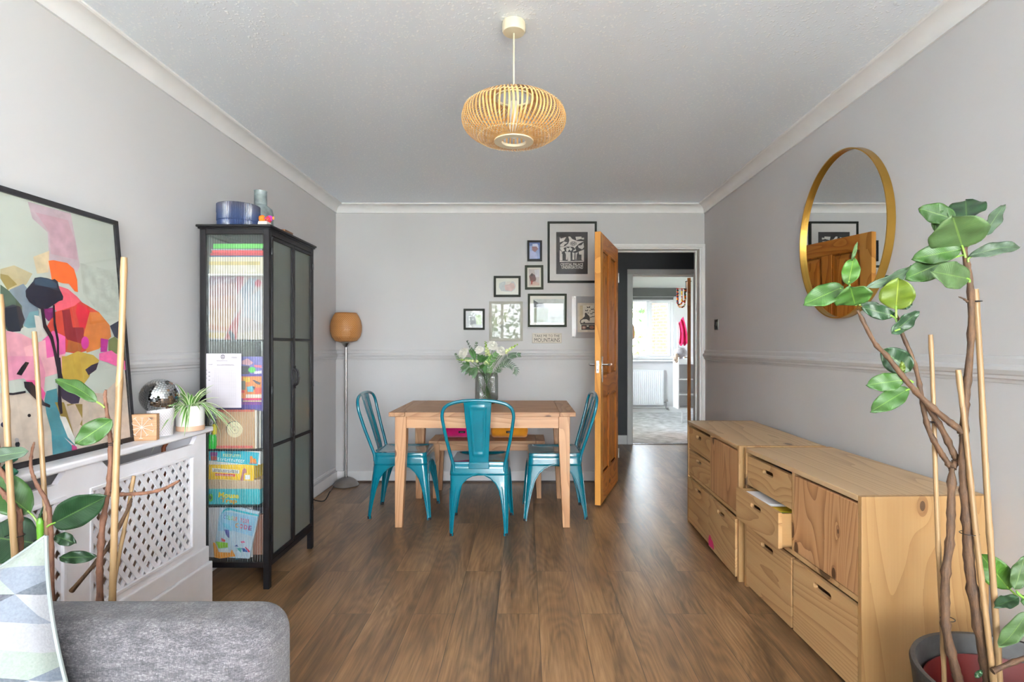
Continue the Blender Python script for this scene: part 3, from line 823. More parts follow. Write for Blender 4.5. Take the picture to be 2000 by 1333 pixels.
far_u = sideboard('pine sideboard nearest the doorway, with a pink smudge on a drawer', (1.052, 2.700, 0), math.atan2(-0.022, 0.935), 0.930, 0.425, 0.455, 0.010, 0.0)
# pink smudge on the far unit's lower drawer
R2 = Matrix.Translation(Vector((1.052, 2.700, 0))) @ Matrix.Rotation(math.atan2(-0.022, 0.935), 4, 'Z')
sm = MB(); random.seed(3)
pts = [(-0.0104, 0.446 - 0.0 - a, 0.022 + b) for a, b in ((0, 0.0), (0, 0.035), (0.012, 0.062), (0.03, 0.066), (0.05, 0.052), (0.075, 0.048), (0.092, 0.030), (0.098, 0.012), (0.08, 0.002), (0.06, 0.008), (0.045, 0.0), (0.02, 0.004))]
sm.add(pts, [tuple(range(len(pts)))[::-1]]); sm.obj('pink_smudge', flat((205, 40, 110), 0.7), far_u, label='bright pink smudge')
# things in the pulled-out drawer
def place_in(o, root_M): o.matrix_world = root_M
R1 = Matrix.Translation(Vector((1.096, 1.785, 0))) @ Matrix.Rotation(math.atan2(0.030, 0.874), 4, 'Z')
def rb(name, mat, x0, x1, y0, y1, z0, z1, tilt, label, cat, group=None, bev=0.003):
    c = Vector(((x0 + x1) / 2, (y0 + y1) / 2, (z0 + z1) / 2))
    M = R1 @ Matrix.Translation(c) @ tilt.to_4x4() @ Matrix.Translation(-c)
    mb = MB().box(x0, x1, y0, y1, z0, z1, mat=M)
    return tag(mb.obj(name, mat, bevel=bev), label, cat, group)
E = lambda x, y, z: (Matrix.Rotation(radians(x), 3, 'X') @ Matrix.Rotation(radians(y), 3, 'Y') @ Matrix.Rotation(radians(z), 3, 'Z'))
rb('paper_pad', flat((222, 222, 226), 0.6), -0.025, 0.15, 0.62, 0.80, 0.462, 0.474, E(3, 4, 8), 'white paper pad on top of the things in the open drawer', 'paper')
rb('folder', flat((226, 190, 50), 0.6), -0.030, 0.17, 0.55, 0.76, 0.444, 0.452, E(-2, 3, -6), 'yellow folder under the white pad in the open drawer', 'folder')
rb('folder', flat((30, 120, 120), 0.5), -0.028, 0.15, 0.47, 0.60, 0.437, 0.444, E(0, 3, 14), 'teal folder sticking out of the open drawer', 'folder')
rb('folder', flat((60, 150, 60), 0.5), -0.018, 0.14, 0.462, 0.56, 0.447, 0.451, E(0, 3, -10), 'green folder at the end of the open drawer', 'folder')
rb('notebook', flat((60, 62, 70), 0.5), 0.04, 0.22, 0.49, 0.70, 0.606, 0.622, E(0, 2, 4), 'dark notebook in the topmost small drawer', 'notebook')
rb('notebook', flat((50, 80, 160), 0.5), 0.03, 0.20, 0.52, 0.66, 0.588, 0.600, E(0, 0, -6), 'blue notebook under the dark one in the topmost small drawer', 'notebook')
# ------------------------------------------------------------------ floor lamp
LX, LY = (677 - VX) * 4.60 / F, 4.585
fl = thing('floor_lamp', 'slim steel floor lamp with woven bamboo shade in the corner', 'floor lamp', (LX, LY, 0))
MB().lathe([(0.104, 0.0), (0.106, 0.004), (0.100, 0.012), (0.085, 0.034), (0.062, 0.052), (0.035, 0.064), (0.012, 0.068), (0.012, 0.075)], (LX, LY, 0), 40).obj('base', flat((150, 145, 142), 0.38, 0.9, var=0.08), fl, smooth=40)
MB().cyl((LX, LY, 0.07), (LX, LY, 1.165), 0.0095, n=16).obj('pole', M_STEEL, fl, smooth=True)
MB().lathe([(0.010, 1.155), (0.014, 1.160), (0.030, 1.180), (0.036, 1.200), (0.036, 1.206), (0.0, 1.206)], (LX, LY, 0), 28).obj('shade_holder', M_STEEL, fl, smooth=40)
def weave_mat():
    m, t, b = newmat('bamboo_weave'); t.nodes.remove(b)
    uv = t.nodes.new('ShaderNodeTexCoord')
    mp = nd(t, 'ShaderNodeMapping'); t.links.new(uv.outputs['UV'], mp.inputs[0])
    s = t.nodes.new('ShaderNodeSeparateXYZ'); t.links.new(mp.outputs[0], s.inputs[0])
    U = math_(t, 'MULTIPLY', s.outputs[0], 44.0); V = math_(t, 'MULTIPLY', s.outputs[1], 15.0)
    def saw(x): return math_(t, 'ABSOLUTE', math_(t, 'SUBTRACT', math_(t, 'FRACT', x), 0.5))
    a = saw(math_(t, 'ADD', U, V)); c = saw(math_(t, 'SUBTRACT', U, V))
    hole = math_(t, 'MULTIPLY', math_(t, 'LESS_THAN', a, 0.13), math_(t, 'LESS_THAN', c, 0.13))
    out = t.nodes['Material Output']
    p = t.nodes.new('ShaderNodeBsdfPrincipled'); p.inputs['Roughness'].default_value = 0.5
    col = ramp(t, math_(t, 'MULTIPLY', math_(t, 'MINIMUM', a, c), 2.2), [(0.0, (120, 74, 34)), (0.35, (186, 128, 70)), (1.0, (214, 158, 98))])
    t.links.new(col, p.inputs['Base Color'])
    tr = t.nodes.new('ShaderNodeBsdfTransparent'); tr.inputs[0].default_value = (1, 1, 1, 1)
    mx = t.nodes.new('ShaderNodeMixShader')
    t.links.new(hole, mx.inputs[0]); t.links.new(p.outputs[0], mx.inputs[1]); t.links.new(tr.outputs[0], mx.inputs[2])
    t.links.new(mx.outputs[0], out.inputs[0])
    return m
shp = [(0.045, 1.200), (0.085, 1.208), (0.112, 1.240), (0.126, 1.290), (0.127, 1.335), (0.118, 1.380), (0.100, 1.420), (0.084, 1.440)]
def shf(u, v):
    z = lerp(1.200, 1.440, v); r = table(z, [(b, a) for a, b in shp]); a = 2 * pi * u
    return Vector((LX + r * cos(a), LY + r * sin(a), z))
sh = MB().grid(shf, 64, 30).obj('lamp_shade', weave_mat(), fl, smooth=60, solid=0.002)
MB().ring((LX, LY, 1.440), 0.084, 0.004, 48).obj('shade_rim', flat((160, 104, 54), 0.5), sh, smooth=True)
MB().sphere((LX, LY, 1.27), 0.035, 16, 12, (1, 1, 1.3)).obj('bulb', flat((240, 236, 225), 0.3), fl, smooth=True)

# ------------------------------------------------------------------ pendant lamp
PX, PY = -0.043, 2.055
pl = thing('pendant_lamp', 'round split-bamboo pendant lampshade hanging from the ceiling on a cream cord', 'ceiling lamp', (PX, PY, ZC))
M_CREAM = flat((214, 204, 176), 0.4, var=0.02)
MB().lathe([(0.0425, -0.002), (0.044, -0.010), (0.044, -0.034), (0.040, -0.040), (0.0, -0.042)], (PX, PY, ZC), 40).obj('ceiling_rose', M_CREAM, pl, smooth=40)
PZ0, PZ1, PR = 1.934, 2.094, 0.196
MB().cyl((PX, PY, ZC - 0.04), (PX, PY, PZ1 - 0.03), 0.0032, n=10).obj('cord', M_CREAM, pl, smooth=True)
M_BAM = wood('bamboo_strip', 'Z', (214, 172, 112), (196, 148, 88), (158, 110, 58), 0, 3.0, 0.4, 6)
def prof(s):      # s 0 bottom ring .. 1 top ring
    a = lerp(-pi / 2 + 0.19, pi / 2 - 0.22, s)
    r0 = 0.068
    rr = PR * abs(cos(a)) ** 0.62
    zz = (PZ0 + PZ1) / 2 + 0.082 * sin(a)
    return max(rr, r0 * 0.0), zz
mb = MB(); NR = 76; random.seed(5)
for k in range(NR):
    a0 = 2 * pi * k / NR
    inner = []; outer = []
    ns = 18
    ps = []
    for i in range(ns + 1):
        s = i / ns; r, z = prof(s)
        tw = 0.10 * sin(pi * s) + 0.012 * sin(7 * s + k)
        a = a0 + tw
        ps.append((r, z, a))
    hw = 0.0033
    vs = []; fs = []
    for (r, z, a) in ps:
        for s_, o_ in ((-1, 0), (1, 0), (1, 0.0014), (-1, 0.0014)):
            x = PX + (r - o_) * cos(a) - s_ * hw * sin(a); y = PY + (r - o_) * sin(a) + s_ * hw * cos(a)
            vs.append((x, y, z))
    for i in range(ns):
        for j in range(4):
            fs.append((i * 4 + j, i * 4 + (j + 1) % 4, (i + 1) * 4 + (j + 1) % 4, (i + 1) * 4 + j))
    mb.add(vs, fs)
pshade = mb.obj('bamboo_shade', M_BAM, pl)
zb = prof(0)[1]; zt = prof(1)[1]; rb_ = prof(0)[0]
MB().lathe([(rb_ - 0.024, -0.004), (rb_ + 0.004, -0.004), (rb_ + 0.004, 0.006), (rb_ - 0.024, 0.006), (rb_ - 0.024, -0.004)], (PX, PY, zb), 56, cap=False).obj('rim_band', M_CREAM, pshade, smooth=30)
MB().lathe([(rb_ - 0.008, -0.003), (rb_ + 0.002, -0.003), (rb_ + 0.002, 0.004), (rb_ - 0.008, 0.004), (rb_ - 0.008, -0.003)], (PX, PY, zt), 56, cap=False).obj('rim_band', M_CREAM, pshade, smooth=30)
M_THR = flat((236, 210, 158), 0.6)
for s in (0.14, 0.66):
    r, z = prof(s); mb = MB()
    for k in range(NR):
        a = 2 * pi * k / NR + 0.10 * sin(pi * s); a2 = a + 2 * pi / NR
        mb.tube([(PX + (r + 0.001) * cos(a), PY + (r + 0.001) * sin(a), z - 0.003), (PX + (r + 0.002) * cos(a2), PY + (r + 0.002) * sin(a2), z + 0.003)], 0.0011, 5)
    mb.obj('thread_binding', M_THR, pshade)
MB().lathe([(0.016, 0.045), (0.019, 0.040), (0.019, 0.0), (0.016, -0.01), (0.015, -0.045), (0.0, -0.045)], (PX, PY, 2.035), 24).obj('bulb_holder', flat((235, 232, 222), 0.35), pl, smooth=40)
mb = MB()
for k in range(3):
    a = 2 * pi * k / 3 + 0.4
    mb.tube([(PX + 0.018 * cos(a), PY + 0.018 * sin(a), 2.040), (PX + (rb_ - 0.004) * cos(a), PY + (rb_ - 0.004) * sin(a), zt)], 0.0014, 6)
mb.obj('wire_spider', M_CREAM, pl)
MB().sphere((PX, PY, 1.972), 0.024, 20, 14, (1, 1, 1.25)).obj('bulb', flat((244, 244, 240), 0.15), pl, smooth=True)

# ------------------------------------------------------------------ gold framed mirror
mY, mZ, ra, rbz = 2.641, 1.700, 0.366, 0.402
mr = thing('wall_mirror', 'round mirror with thin gold frame hanging on the wall', 'mirror', (XR, mY, mZ - rbz))
def ell(x, a, b, n=96): return [(x, mY + a * cos(2 * pi * i / n), mZ + b * sin(2 * pi * i / n)) for i in range(n)]
M_MIRROR = flat((235, 238, 238), 0.01, 1.0, var=0.0)
mb = MB(); n = 96
rs = [ell(XR - 0.001, ra, rbz), ell(XR - 0.036, ra, rbz), ell(XR - 0.036, ra - 0.006, rbz - 0.006), ell(XR - 0.016, ra - 0.006, rbz - 0.006)]
vs = [p for r in rs for p in r]; fs = []
for k in range(3):
    for i in range(n): fs.append((k * n + i, k * n + (i + 1) % n, (k + 1) * n + (i + 1) % n, (k + 1) * n + i))
mb.add(vs, fs).obj('frame', flat((178, 138, 62), 0.28, 0.85, var=0.04), mr, smooth=30)
MB().add(ell(XR - 0.018, ra - 0.005, rbz - 0.005), [tuple(range(n))]).obj('mirror_glass', M_MIRROR, mr)

# light switch
lsw = thing('light_switch', 'small brushed metal light switch on the wall beside the doorway', 'light switch', (XR - 0.005, 4.40, 1.33))
box('switch_plate', M_STEEL, XR - 0.007, XR, 4.36, 4.445, 1.295, 1.38, lsw, bevel=0.002)
box('rocker', flat((60, 58, 56), 0.4), XR - 0.012, XR - 0.007, 4.385, 4.42, 1.32, 1.355, lsw, bevel=0.002)

# ------------------------------------------------------------------ radiator cover
RX, RY0, RY1, RZ = -1.440, 0.95, 2.470, 0.800
M_RC = flat((236, 234, 238), 0.38, var=0.02)
rc = thing('radiator_cover', 'white painted radiator cover with diamond lattice grilles under the window-side wall', 'radiator cover', ((RX + XL) / 2, (RY0 + RY1) / 2, 0))
rc['label'] = 'white painted radiator cover with diamond lattice grilles against the wall'
mb = MB().box(XL + 0.002, RX + 0.022, RY0 - 0.02, RY1 + 0.024, RZ - 0.024, RZ)
mb.obj('top_shelf', M_RC, rc, bevel=0.006)
panels = [(1.815, 2.375), (1.06, 1.715)]
zt0, zt1 = 0.288, 0.690
mb = MB()
edges = [RY0] + [v for p in sorted(panels) for v in p] + [RY1]
T0, T1 = RX - 0.018, RX
mb.box(T0, T1, RY0, RY1, 0.20, zt0)
mb.box(T0, T1, edges[0], edges[1], zt0, zt1).box(T0, T1, edges[2], edges[3], zt0, zt1).box(T0, T1, edges[4], edges[5], zt0, zt1)
mb.box(T0, T1, RY0, RY1, zt1, 0.738)
slots = [(1.86, 2.41), (1.12, 1.72)]
ys = [RY0] + [v for p in sorted(slots) for v in p] + [RY1]
for a, b, s0, s1 in ((ys[0], ys[1], 0, 1), (ys[2], ys[3], 1, 1), (ys[4], ys[5], 1, 0)):
    d = 0.035
    mb.prism([(T0, a - d * s0 * 0, 0.738), (T0, b + 0, 0.738), (T0, b - 0, RZ - 0.024), (T0, a, RZ - 0.024)], (T1 - T0, 0, 0))
    if s0: mb.prism([(T0, a - d, 0.738), (T0, a, 0.738), (T0, a, RZ - 0.024)], (T1 - T0, 0, 0))
    if s1: mb.prism([(T0, b, 0.738), (T0, b + d, 0.738), (T0, b, RZ - 0.024)], (T1 - T0, 0, 0))
mb.obj('front_frame', M_RC, rc)
MB().box(XL + 0.002, RX - 0.018, RY1 - 0.018, RY1, 0, RZ - 0.024).obj('side_panel', M_RC, rc)
MB().box(XL + 0.002, RX - 0.018, RY0, RY0 + 0.018, 0, RZ - 0.024).obj('side_panel', M_RC, rc)
MB().box(XL + 0.002, RX + 0.020, RY0 - 0.02, RY1 + 0.020, 0, 0.190).box(XL + 0.002, RX + 0.010, RY0 - 0.01, RY1 + 0.010, 0.190, 0.262).obj('plinth', M_RC, rc, bevel=0.005)
for (a, b) in panels:
    mb = MB(); w = 0.0088; L = 0.0490; H_ = 0.065; xx = RX - 0.012
    import itertools
    def clip(p, q):
        # clip the segment to the panel
        (y0, z0), (y1, z1) = p, q; dy, dz = y1 - y0, z1 - z0; t0, t1 = 0.0, 1.0
        for pp, qq in ((-dy, y0 - a), (dy, b - y0), (-dz, z0 - zt0), (dz, zt1 - z0)):
            if abs(pp) < 1e-12:
                if qq < 0: return None
            else:
                r = qq / pp
                if pp < 0: t0 = max(t0, r)
                else: t1 = min(t1, r)
        if t0 >= t1 - 1e-6: return None
        return (y0 + dy * t0, z0 + dz * t0), (y0 + dy * t1, z0 + dz * t1)
    hh = zt1 - zt0; run = hh * L / H_
    k = -int(run / L) - 1
    while a + k * L < b + run:
        y = a + k * L
        for s in (1, -1):
            seg = clip((y, zt0), (y + s * run, zt1)) if s > 0 else clip((y, zt0), (y - run, zt1))
            if seg is None: continue
            (p0, p1) = seg; d = Vector((0, p1[0] - p0[0], p1[1] - p0[1])).normalized(); nn = Vector((0, -d.z, d.y)) * w
            P0 = Vector((xx - (0.003 if s > 0 else 0.0), p0[0], p0[1])); P1 = Vector((xx - (0.003 if s > 0 else 0), p1[0], p1[1]))
            mb.prism([P0 - nn, P1 - nn, P1 + nn, P0 + nn], (0.005, 0, 0))
        k += 1
    mb.obj('lattice_grille', M_RC, rc)
    mb = MB(); q = 0.009
    mb.box(RX - 0.008, RX + 0.004, a - 0.004, b + 0.004, zt1 - q, zt1 + 0.004).box(RX - 0.008, RX + 0.004, a - 0.004, b + 0.004, zt0 - 0.004, zt0 + q).box(RX - 0.008, RX + 0.004, a - 0.004, a + q, zt0 + q, zt1 - q).box(RX - 0.008, RX + 0.004, b - q, b + 0.004, zt0 + q, zt1 - q)
    mb.obj('grille_border', M_RC, rc, bevel=0.002)
rad = thing('radiator', 'white panel radiator behind the diamond lattice of the cover', 'radiator', (XL + 0.06, 1.7, 0.12))
mb = MB().box(XL + 0.04, XL + 0.055, 1.0, 2.32, 0.12, 0.70)
for i in range(38):
    y = 1.02 + i * 0.034; mb.box(XL + 0.055, XL + 0.068, y, y + 0.018, 0.14, 0.68)
mb.obj('panel', flat((196, 170, 150), 0.5), rad); MB().tube([(XL + 0.05, 2.39, 0.0), (XL + 0.05, 2.39, 0.72), (XL + 0.05, 2.41, 0.74)], 0.009, 10).obj('pipe', flat((150, 86, 58), 0.4, 0.5), rad, smooth=True)
MB().tube([(XL + 0.055, 2.32, 0.16), (XL + 0.055, 2.39, 0.16)], 0.009, 8).tube([(XL + 0.004, 2.39, 0.4), (XL + 0.05, 2.39, 0.4)], 0.006, 8).obj('valve', M_STEEL, rad)
# ------------------------------------------------------------------ glazed display cabinet
GX0, GX1, GY0, GY1, GZ = -1.556, -1.225, 2.618, 3.170, 1.745
M_CAB = flat((18, 16, 19), 0.45, 0.0, var=0.12, spec=0.3)
gc = thing('display_cabinet', 'tall black metal display cabinet with ribbed glass doors and black legs', 'display cabinet', ((GX0 + GX1) / 2, (GY0 + GY1) / 2, 0))
P = 0.028
for x in (GX0, GX1 - P):
    for y in (GY0, GY1 - P):
        box('post', M_CAB, x, x + P, y, y + P, 0, GZ - 0.02, gc, bevel=0.002)
for z0, z1 in ((0.103, 0.130), (GZ - 0.045, GZ - 0.018)):
    mb = MB(); mb.box(GX0 + P, GX1 - P, GY0 + 0.001, GY0 + P, z0, z1).box(GX0 + P, GX1 - P, GY1 - P, GY1 - 0.001, z0, z1)
    mb.box(GX0 + 0.001, GX0 + P, GY0 + P, GY1 - P, z0, z1).box(GX1 - P, GX1 - 0.001, GY0 + P, GY1 - P, z0, z1)
    mb.obj('rail_frame', M_CAB, gc, bevel=0.002)
mb = MB()
o = 0.014
mb.box(GX0 - o, GX1 + o, GY0 - o, GY1 + o, GZ - 0.012, GZ).box(GX0 - 0.008, GX1 + 0.008, GY0 - 0.008, GY1 + 0.008, GZ - 0.020, GZ - 0.012)
mb.obj('top_panel', M_CAB, gc, bevel=0.004)
box('base_panel', M_CAB, GX0 + 0.01, GX1 - 0.01, GY0 + 0.01, GY1 - 0.01, 0.118, 0.130, gc)
M_BACK = flat((120, 118, 112), 0.6, var=0.05)
box('back_panel', M_BACK, GX0 + 0.002, GX0 + 0.006, GY0 + P, GY1 - P, 0.13, GZ - 0.045, gc)
M_SHELFG = glass_mat('shelf_glass', (0.90, 0.95, 0.92), 0.08)
for z in (0.395, 0.666, 1.196):
    box('shelf', M_CAB, GX0 + 0.007, GX1 - 0.032, GY0 + 0.020, GY1 - 0.012, z - 0.008, z, gc)
box('shelf', flat((225, 222, 214), 0.3), GX0 + 0.007, GX1 - 0.032, GY0 + 0.020, GY1 - 0.012, 1.505, 1.513, gc, label='pale shelf')
def ribbed(name, axis, pitch, haze, tint, line=0.30, rough=0.12, blur=0.0):
    m, t, b = newmat(name); t.nodes.remove(b); out = t.nodes['Material Output']
    s = t.nodes.new('ShaderNodeSeparateXYZ'); t.links.new(coords(t), s.inputs[0])
    fr = math_(t, 'FRACT', math_(t, 'DIVIDE', s.outputs[axis], pitch))
    d = math_(t, 'ABSOLUTE', math_(t, 'SUBTRACT', fr, 0.5))
    ln = math_(t, 'MULTIPLY', math_(t, 'GREATER_THAN', d, 0.42), line)  # white lines stand in for highlights on the rib edges
    rim = math_(t, 'MULTIPLY', math_(t, 'POWER', math_(t, 'MULTIPLY', d, 2.0), 3.0), line * 0.3)
    fac = math_(t, 'ADD', math_(t, 'ADD', ln, rim), haze)
    tr = t.nodes.new('ShaderNodeBsdfTransparent'); tr.inputs[0].default_value = (*tint, 1)
    gl = t.nodes.new('ShaderNodeBsdfGlossy'); gl.inputs['Roughness'].default_value = rough; gl.inputs['Color'].default_value = (0.85, 0.92, 0.90, 1)
    df = t.nodes.new('ShaderNodeBsdfDiffuse'); df.inputs[0].default_value = (0.72, 0.76, 0.74, 1)
    tl = t.nodes.new('ShaderNodeBsdfTranslucent'); tl.inputs[0].default_value = (0.70, 0.78, 0.74, 1)
    a1 = t.nodes.new('ShaderNodeMixShader'); a1.inputs[0].default_value = 0.5
    t.links.new(df.outputs[0], a1.inputs[1]); t.links.new(tl.outputs[0], a1.inputs[2])
    if blur:
        rf = nd(t, 'ShaderNodeBsdfRefraction', i_Roughness=0.42, i_IOR=1.12); rf.inputs['Color'].default_value = (*tint, 1)
        m0 = t.nodes.new('ShaderNodeMixShader'); m0.inputs[0].default_value = blur
        t.links.new(tr.outputs[0], m0.inputs[1]); t.links.new(rf.outputs[0], m0.inputs[2]); tr = m0
    mx = t.nodes.new('ShaderNodeMixShader'); t.links.new(fac, mx.inputs[0]); t.links.new(tr.outputs[0], mx.inputs[1]); t.links.new(a1.outputs[0], mx.inputs[2])
    fn = nd(t, 'ShaderNodeFresnel', i_IOR=1.35)
    h = math_(t, 'SINE', math_(t, 'MULTIPLY', fr, 6.283))
    bp = nd(t, 'ShaderNodeBump', i_Strength=0.5, i_Distance=0.002); t.links.new(h, bp.inputs['Height'])
    t.links.new(bp.outputs[0], gl.inputs['Normal'])
    m2 = t.nodes.new('ShaderNodeMixShader'); t.links.new(fn.outputs[0], m2.inputs[0]); t.links.new(mx.outputs[0], m2.inputs[1]); t.links.new(gl.outputs[0], m2.inputs[2])
    t.links.new(m2.outputs[0], out.inputs[0])
    return m
M_RIBX = ribbed('ribbed_glass_side', 0, 0.0119, 0.0, (0.97, 0.98, 0.98), 0.24)
M_RIBY = ribbed('ribbed_glass_door', 1, 0.0119, 0.16, (0.92, 0.98, 0.95), 0.18, 0.16, blur=0.4)
box('side_pane', M_RIBX, GX0 + P - 0.004, GX1 - P + 0.004, GY0 + 0.010, GY0 + 0.013, 0.126, GZ - 0.04, gc)
box('side_pane', M_RIBX, GX0 + P - 0.004, GX1 - P + 0.004, GY1 - 0.013, GY1 - 0.010, 0.126, GZ - 0.04, gc)
ym = (GY0 + GY1) / 2
for (a, b) in ((GY0 + 0.026, ym - 0.002), (ym + 0.002, GY1 - 0.026)):
    z0, z1 = 0.136, GZ - 0.050; f = 0.015
    mb = MB().box(GX1 - 0.014, GX1 + 0.003, a, a + f, z0 + f, z1 - f).box(GX1 - 0.014, GX1 + 0.003, b - f, b, z0 + f, z1 - f).box(GX1 - 0.014, GX1 + 0.003, a, b, z0, z0 + f).box(GX1 - 0.014, GX1 + 0.003, a, b, z1 - f, z1)
    d = mb.obj('door', M_CAB, gc, bevel=0.0015)
    for z in (0.679, 1.198):
        box('glazing_bar', M_CAB, GX1 - 0.014, GX1 + 0.003, a + f, b - f, z - 0.007, z + 0.007, d)
    box('pane', M_RIBY, GX1 - 0.009, GX1 - 0.006, a + 0.01, b - 0.01, z0 + 0.01, z1 - 0.01, d)
    ys = 1 if a > ym - 0.01 else -1
    yh = ym + ys * 0.011
    MB().tube(catmull([(GX1 + 0.003, yh, 0.955), (GX1 + 0.018, yh, 0.965), (GX1 + 0.024, yh, 0.99), (GX1 + 0.024, yh, 1.01), (GX1 + 0.018, yh, 1.035), (GX1 + 0.003, yh, 1.045)], 4), 0.0045, 8).box(GX1 + 0.002, GX1 + 0.006, yh - 0.006, yh + 0.006, 0.94, 0.96).box(GX1 + 0.002, GX1 + 0.006, yh - 0.006, yh + 0.006, 1.04, 1.06).obj('handle', M_CAB, d, smooth=50)
    yo = GY0 + 0.022 if ys < 0 else GY1 - 0.022
    for z in (0.24, 0.95, 1.62):
        MB().cyl((GX1 + 0.004, yo, z - 0.016), (GX1 + 0.004, yo, z + 0.016), 0.005, n=10).obj('hinge', M_CAB, d, smooth=True)

# contents. faces seen through the side glass lie at Y = FY
FY = 2.664
def inbox(name, rgb, px0, py0, px1, py1, depth, label, cat, Y=FY, group=None, top=None, rough=0.45, z0=None):
    a = at(px0, py1, Y); b = at(px1, py0, Y)
    zb = a.z if z0 is None else z0
    t = thing(name, label, cat, ((a.x + b.x) / 2, Y + depth / 2, zb), group=group)
    MB().box(a.x, b.x, Y, Y + depth, zb, b.z).obj(name.split('_')[-1] + '_body' if False else 'body', flat(rgb, rough, var=0.04), t, bevel=0.0012)
    return t
N_ = (0, -1, 0)
def face(t, items, Y=FY, name='print', **k): return patches(name, items, (0, Y - 0.0006, 0), N_, t, **k)
def wobble(x0, y0, x1, y1, n=1): return rect(x0, y0, x1, y1)
# top shelf: pile of magazines and a box set
g_mag = 'magazines on the top cabinet shelf'
zs = 1.513
def slab_item(name, rgb, x0, x1, z0, z1, y0, y1, label, cat, group=None, rz=0.0):
    c = Vector(((x0 + x1) / 2, (y0 + y1) / 2, 0)); M = Matrix.Translation(c) @ Matrix.Rotation(radians(rz), 4, 'Z') @ Matrix.Translation(-c)
    return tag(MB().box(x0, x1, y0, y1, z0, z1, mat=M).obj(name, flat(rgb, 0.45, var=0.04), bevel=0.0015), label, cat, group)
slab_item('box_set', (206, 196, 172), -1.540, -1.268, zs, 1.600, 2.668, 2.93, 'cream box set with gold band under the coloured folders in the cabinet', 'box')
patches('gold_band', [((196, 176, 120), rect(408, 511, 508, 518)), ((214, 206, 186), rect(420, 519, 500, 532))], (0, 2.6675, 0), N_, bpy.data.objects['box_set'])
bpy.data.objects['gold_band'].matrix_parent_inverse = Matrix.Translation(bpy.data.objects['box_set'].location).inverted()
slab_item('magazine', (40, 66, 120), -1.538, -1.272, 1.600, 1.606, 2.670, 2.90, 'blue magazine on the cream box set', 'magazine', g_mag)
slab_item('magazine', (176, 36, 52), -1.536, -1.275, 1.606, 1.618, 2.668, 2.91, 'dark red magazine under the bright red one', 'magazine', g_mag)
slab_item('magazine', (206, 52, 60), -1.530, -1.275, 1.618, 1.632, 2.670, 2.90, 'bright red magazine near the top of the pile', 'magazine', g_mag, 1.5)
slab_item('magazine', (150, 150, 156), -1.536, -1.285, 1.632, 1.640, 2.675, 2.89, 'grey magazine between the red and green ones', 'magazine', g_mag)
slab_item('magazine', (84, 176, 74), -1.520, -1.272, 1.640, 1.664, 2.668, 2.90, 'bright green folder topmost of its pile in the cabinet', 'folder', g_mag, -1)
# 12 inch record sleeve with a sunset cover
lp = thing('record_sleeve', 'record sleeve with sunset cover and white signature on the cabinet shelf', 'record', (-1.41, 2.668, 1.197), group='record sleeves in the cabinet')
a = at(399, 665, FY); b = at(515, 539, FY)
box('sleeve', flat((225, 205, 200), 0.4), a.x + 0.012, -1.262, FY, FY + 0.008, 1.197, b.z, lp)
def z9(l): return [(390 + x / 8.885, 530 + y / 8.885) for x, y in l]
its = [((138, 124, 121), rect(403, 539, 514, 664.5)),
       ((103, 72, 83), z9([(85, 70), (640, 70), (640, 300), (85, 380)])), ((121, 82, 79), z9([(85, 250), (640, 200), (600, 520), (85, 520)])),
       ((140, 98, 78), z9([(85, 450), (620, 420), (640, 700), (500, 800), (85, 760)])), ((147, 114, 83), z9([(85, 660), (640, 640), (560, 860), (510, 990), (85, 900)])),
       ((145, 91, 54), z9([(85, 900), (500, 980), (470, 1050), (85, 1010)])), ((154, 127, 62), z9([(85, 1060), (450, 1070), (430, 1170), (85, 1160)])),
       ((138, 54, 52), z9([(430, 1190), (520, 960), (660, 740), (720, 650), (660, 1000), (650, 1190)])), ((45, 45, 59), z9([(540, 1180), (500, 1060), (530, 1020), (610, 1100), (610, 1190)])),
       ((127, 62, 72), z9([(640, 90), (780, 90), (720, 320), (640, 420)])), ((111, 114, 125), z9([(700, 340), (860, 120), (1000, 120), (900, 440), (760, 520)])),
       ((134, 138, 145), z9([(760, 500), (1090, 300), (1090, 900), (740, 780)])), ((155, 142, 127), z9([(650, 1080), (1090, 1020), (1090, 1190), (650, 1180)])),
       ((145, 39, 59), z9(disc(1018, 210, 62))), ((98, 39, 98), z9([(85, 90), (120, 90), (110, 360), (85, 380)])),
       ((26, 19, 32), z9([(130, 800), (180, 650), (185, 740), (150, 790)]))]
for l in ([(90, 378), (250, 300), (370, 258), (440, 262)], [(160, 262), (250, 190), (365, 135)], [(160, 280), (300, 230), (360, 215), (400, 190), (470, 170), (500, 160), (650, 86)], [(400, 150), (400, 190)], [(455, 130), (470, 185)], [(180, 470), (350, 450)], [(200, 510), (350, 495)]):
    for p, q in zip(l, l[1:]):
        its.append(((157, 151, 153), z9([(p[0], p[1] - 4), (q[0], q[1] - 4), (q[0], q[1] + 5), (p[0], p[1] + 5)])))
face(lp, its, name='sleeve_print', eps=0.00012)
random.seed(11)
g_rec = 'record sleeves in the cabinet'
cols = [(60, 50, 62), (188, 180, 170), (44, 60, 88), (150, 60, 56), (210, 204, 190), (70, 84, 66), (190, 150, 90), (38, 36, 40), (120, 120, 132), (196, 190, 196)]
names = ['plum', 'pale grey', 'navy', 'brick red', 'cream', 'dark green', 'tan', 'black', 'slate', 'off-white']
for i, c in enumerate(cols):
    y = FY + 0.030 + i * 0.046
    hgt = 0.305 - 0.012 * random.random()
    tag(MB().box(-1.540, -1.264 - 0.01 * random.random(), y, y + 0.010, 1.197, 1.197 + min(hgt, 0.303)).obj('record_sleeve', flat(c, 0.5), bevel=0.001), '%s record sleeve standing behind the sunset one in the cabinet' % names[i], 'record', g_rec)
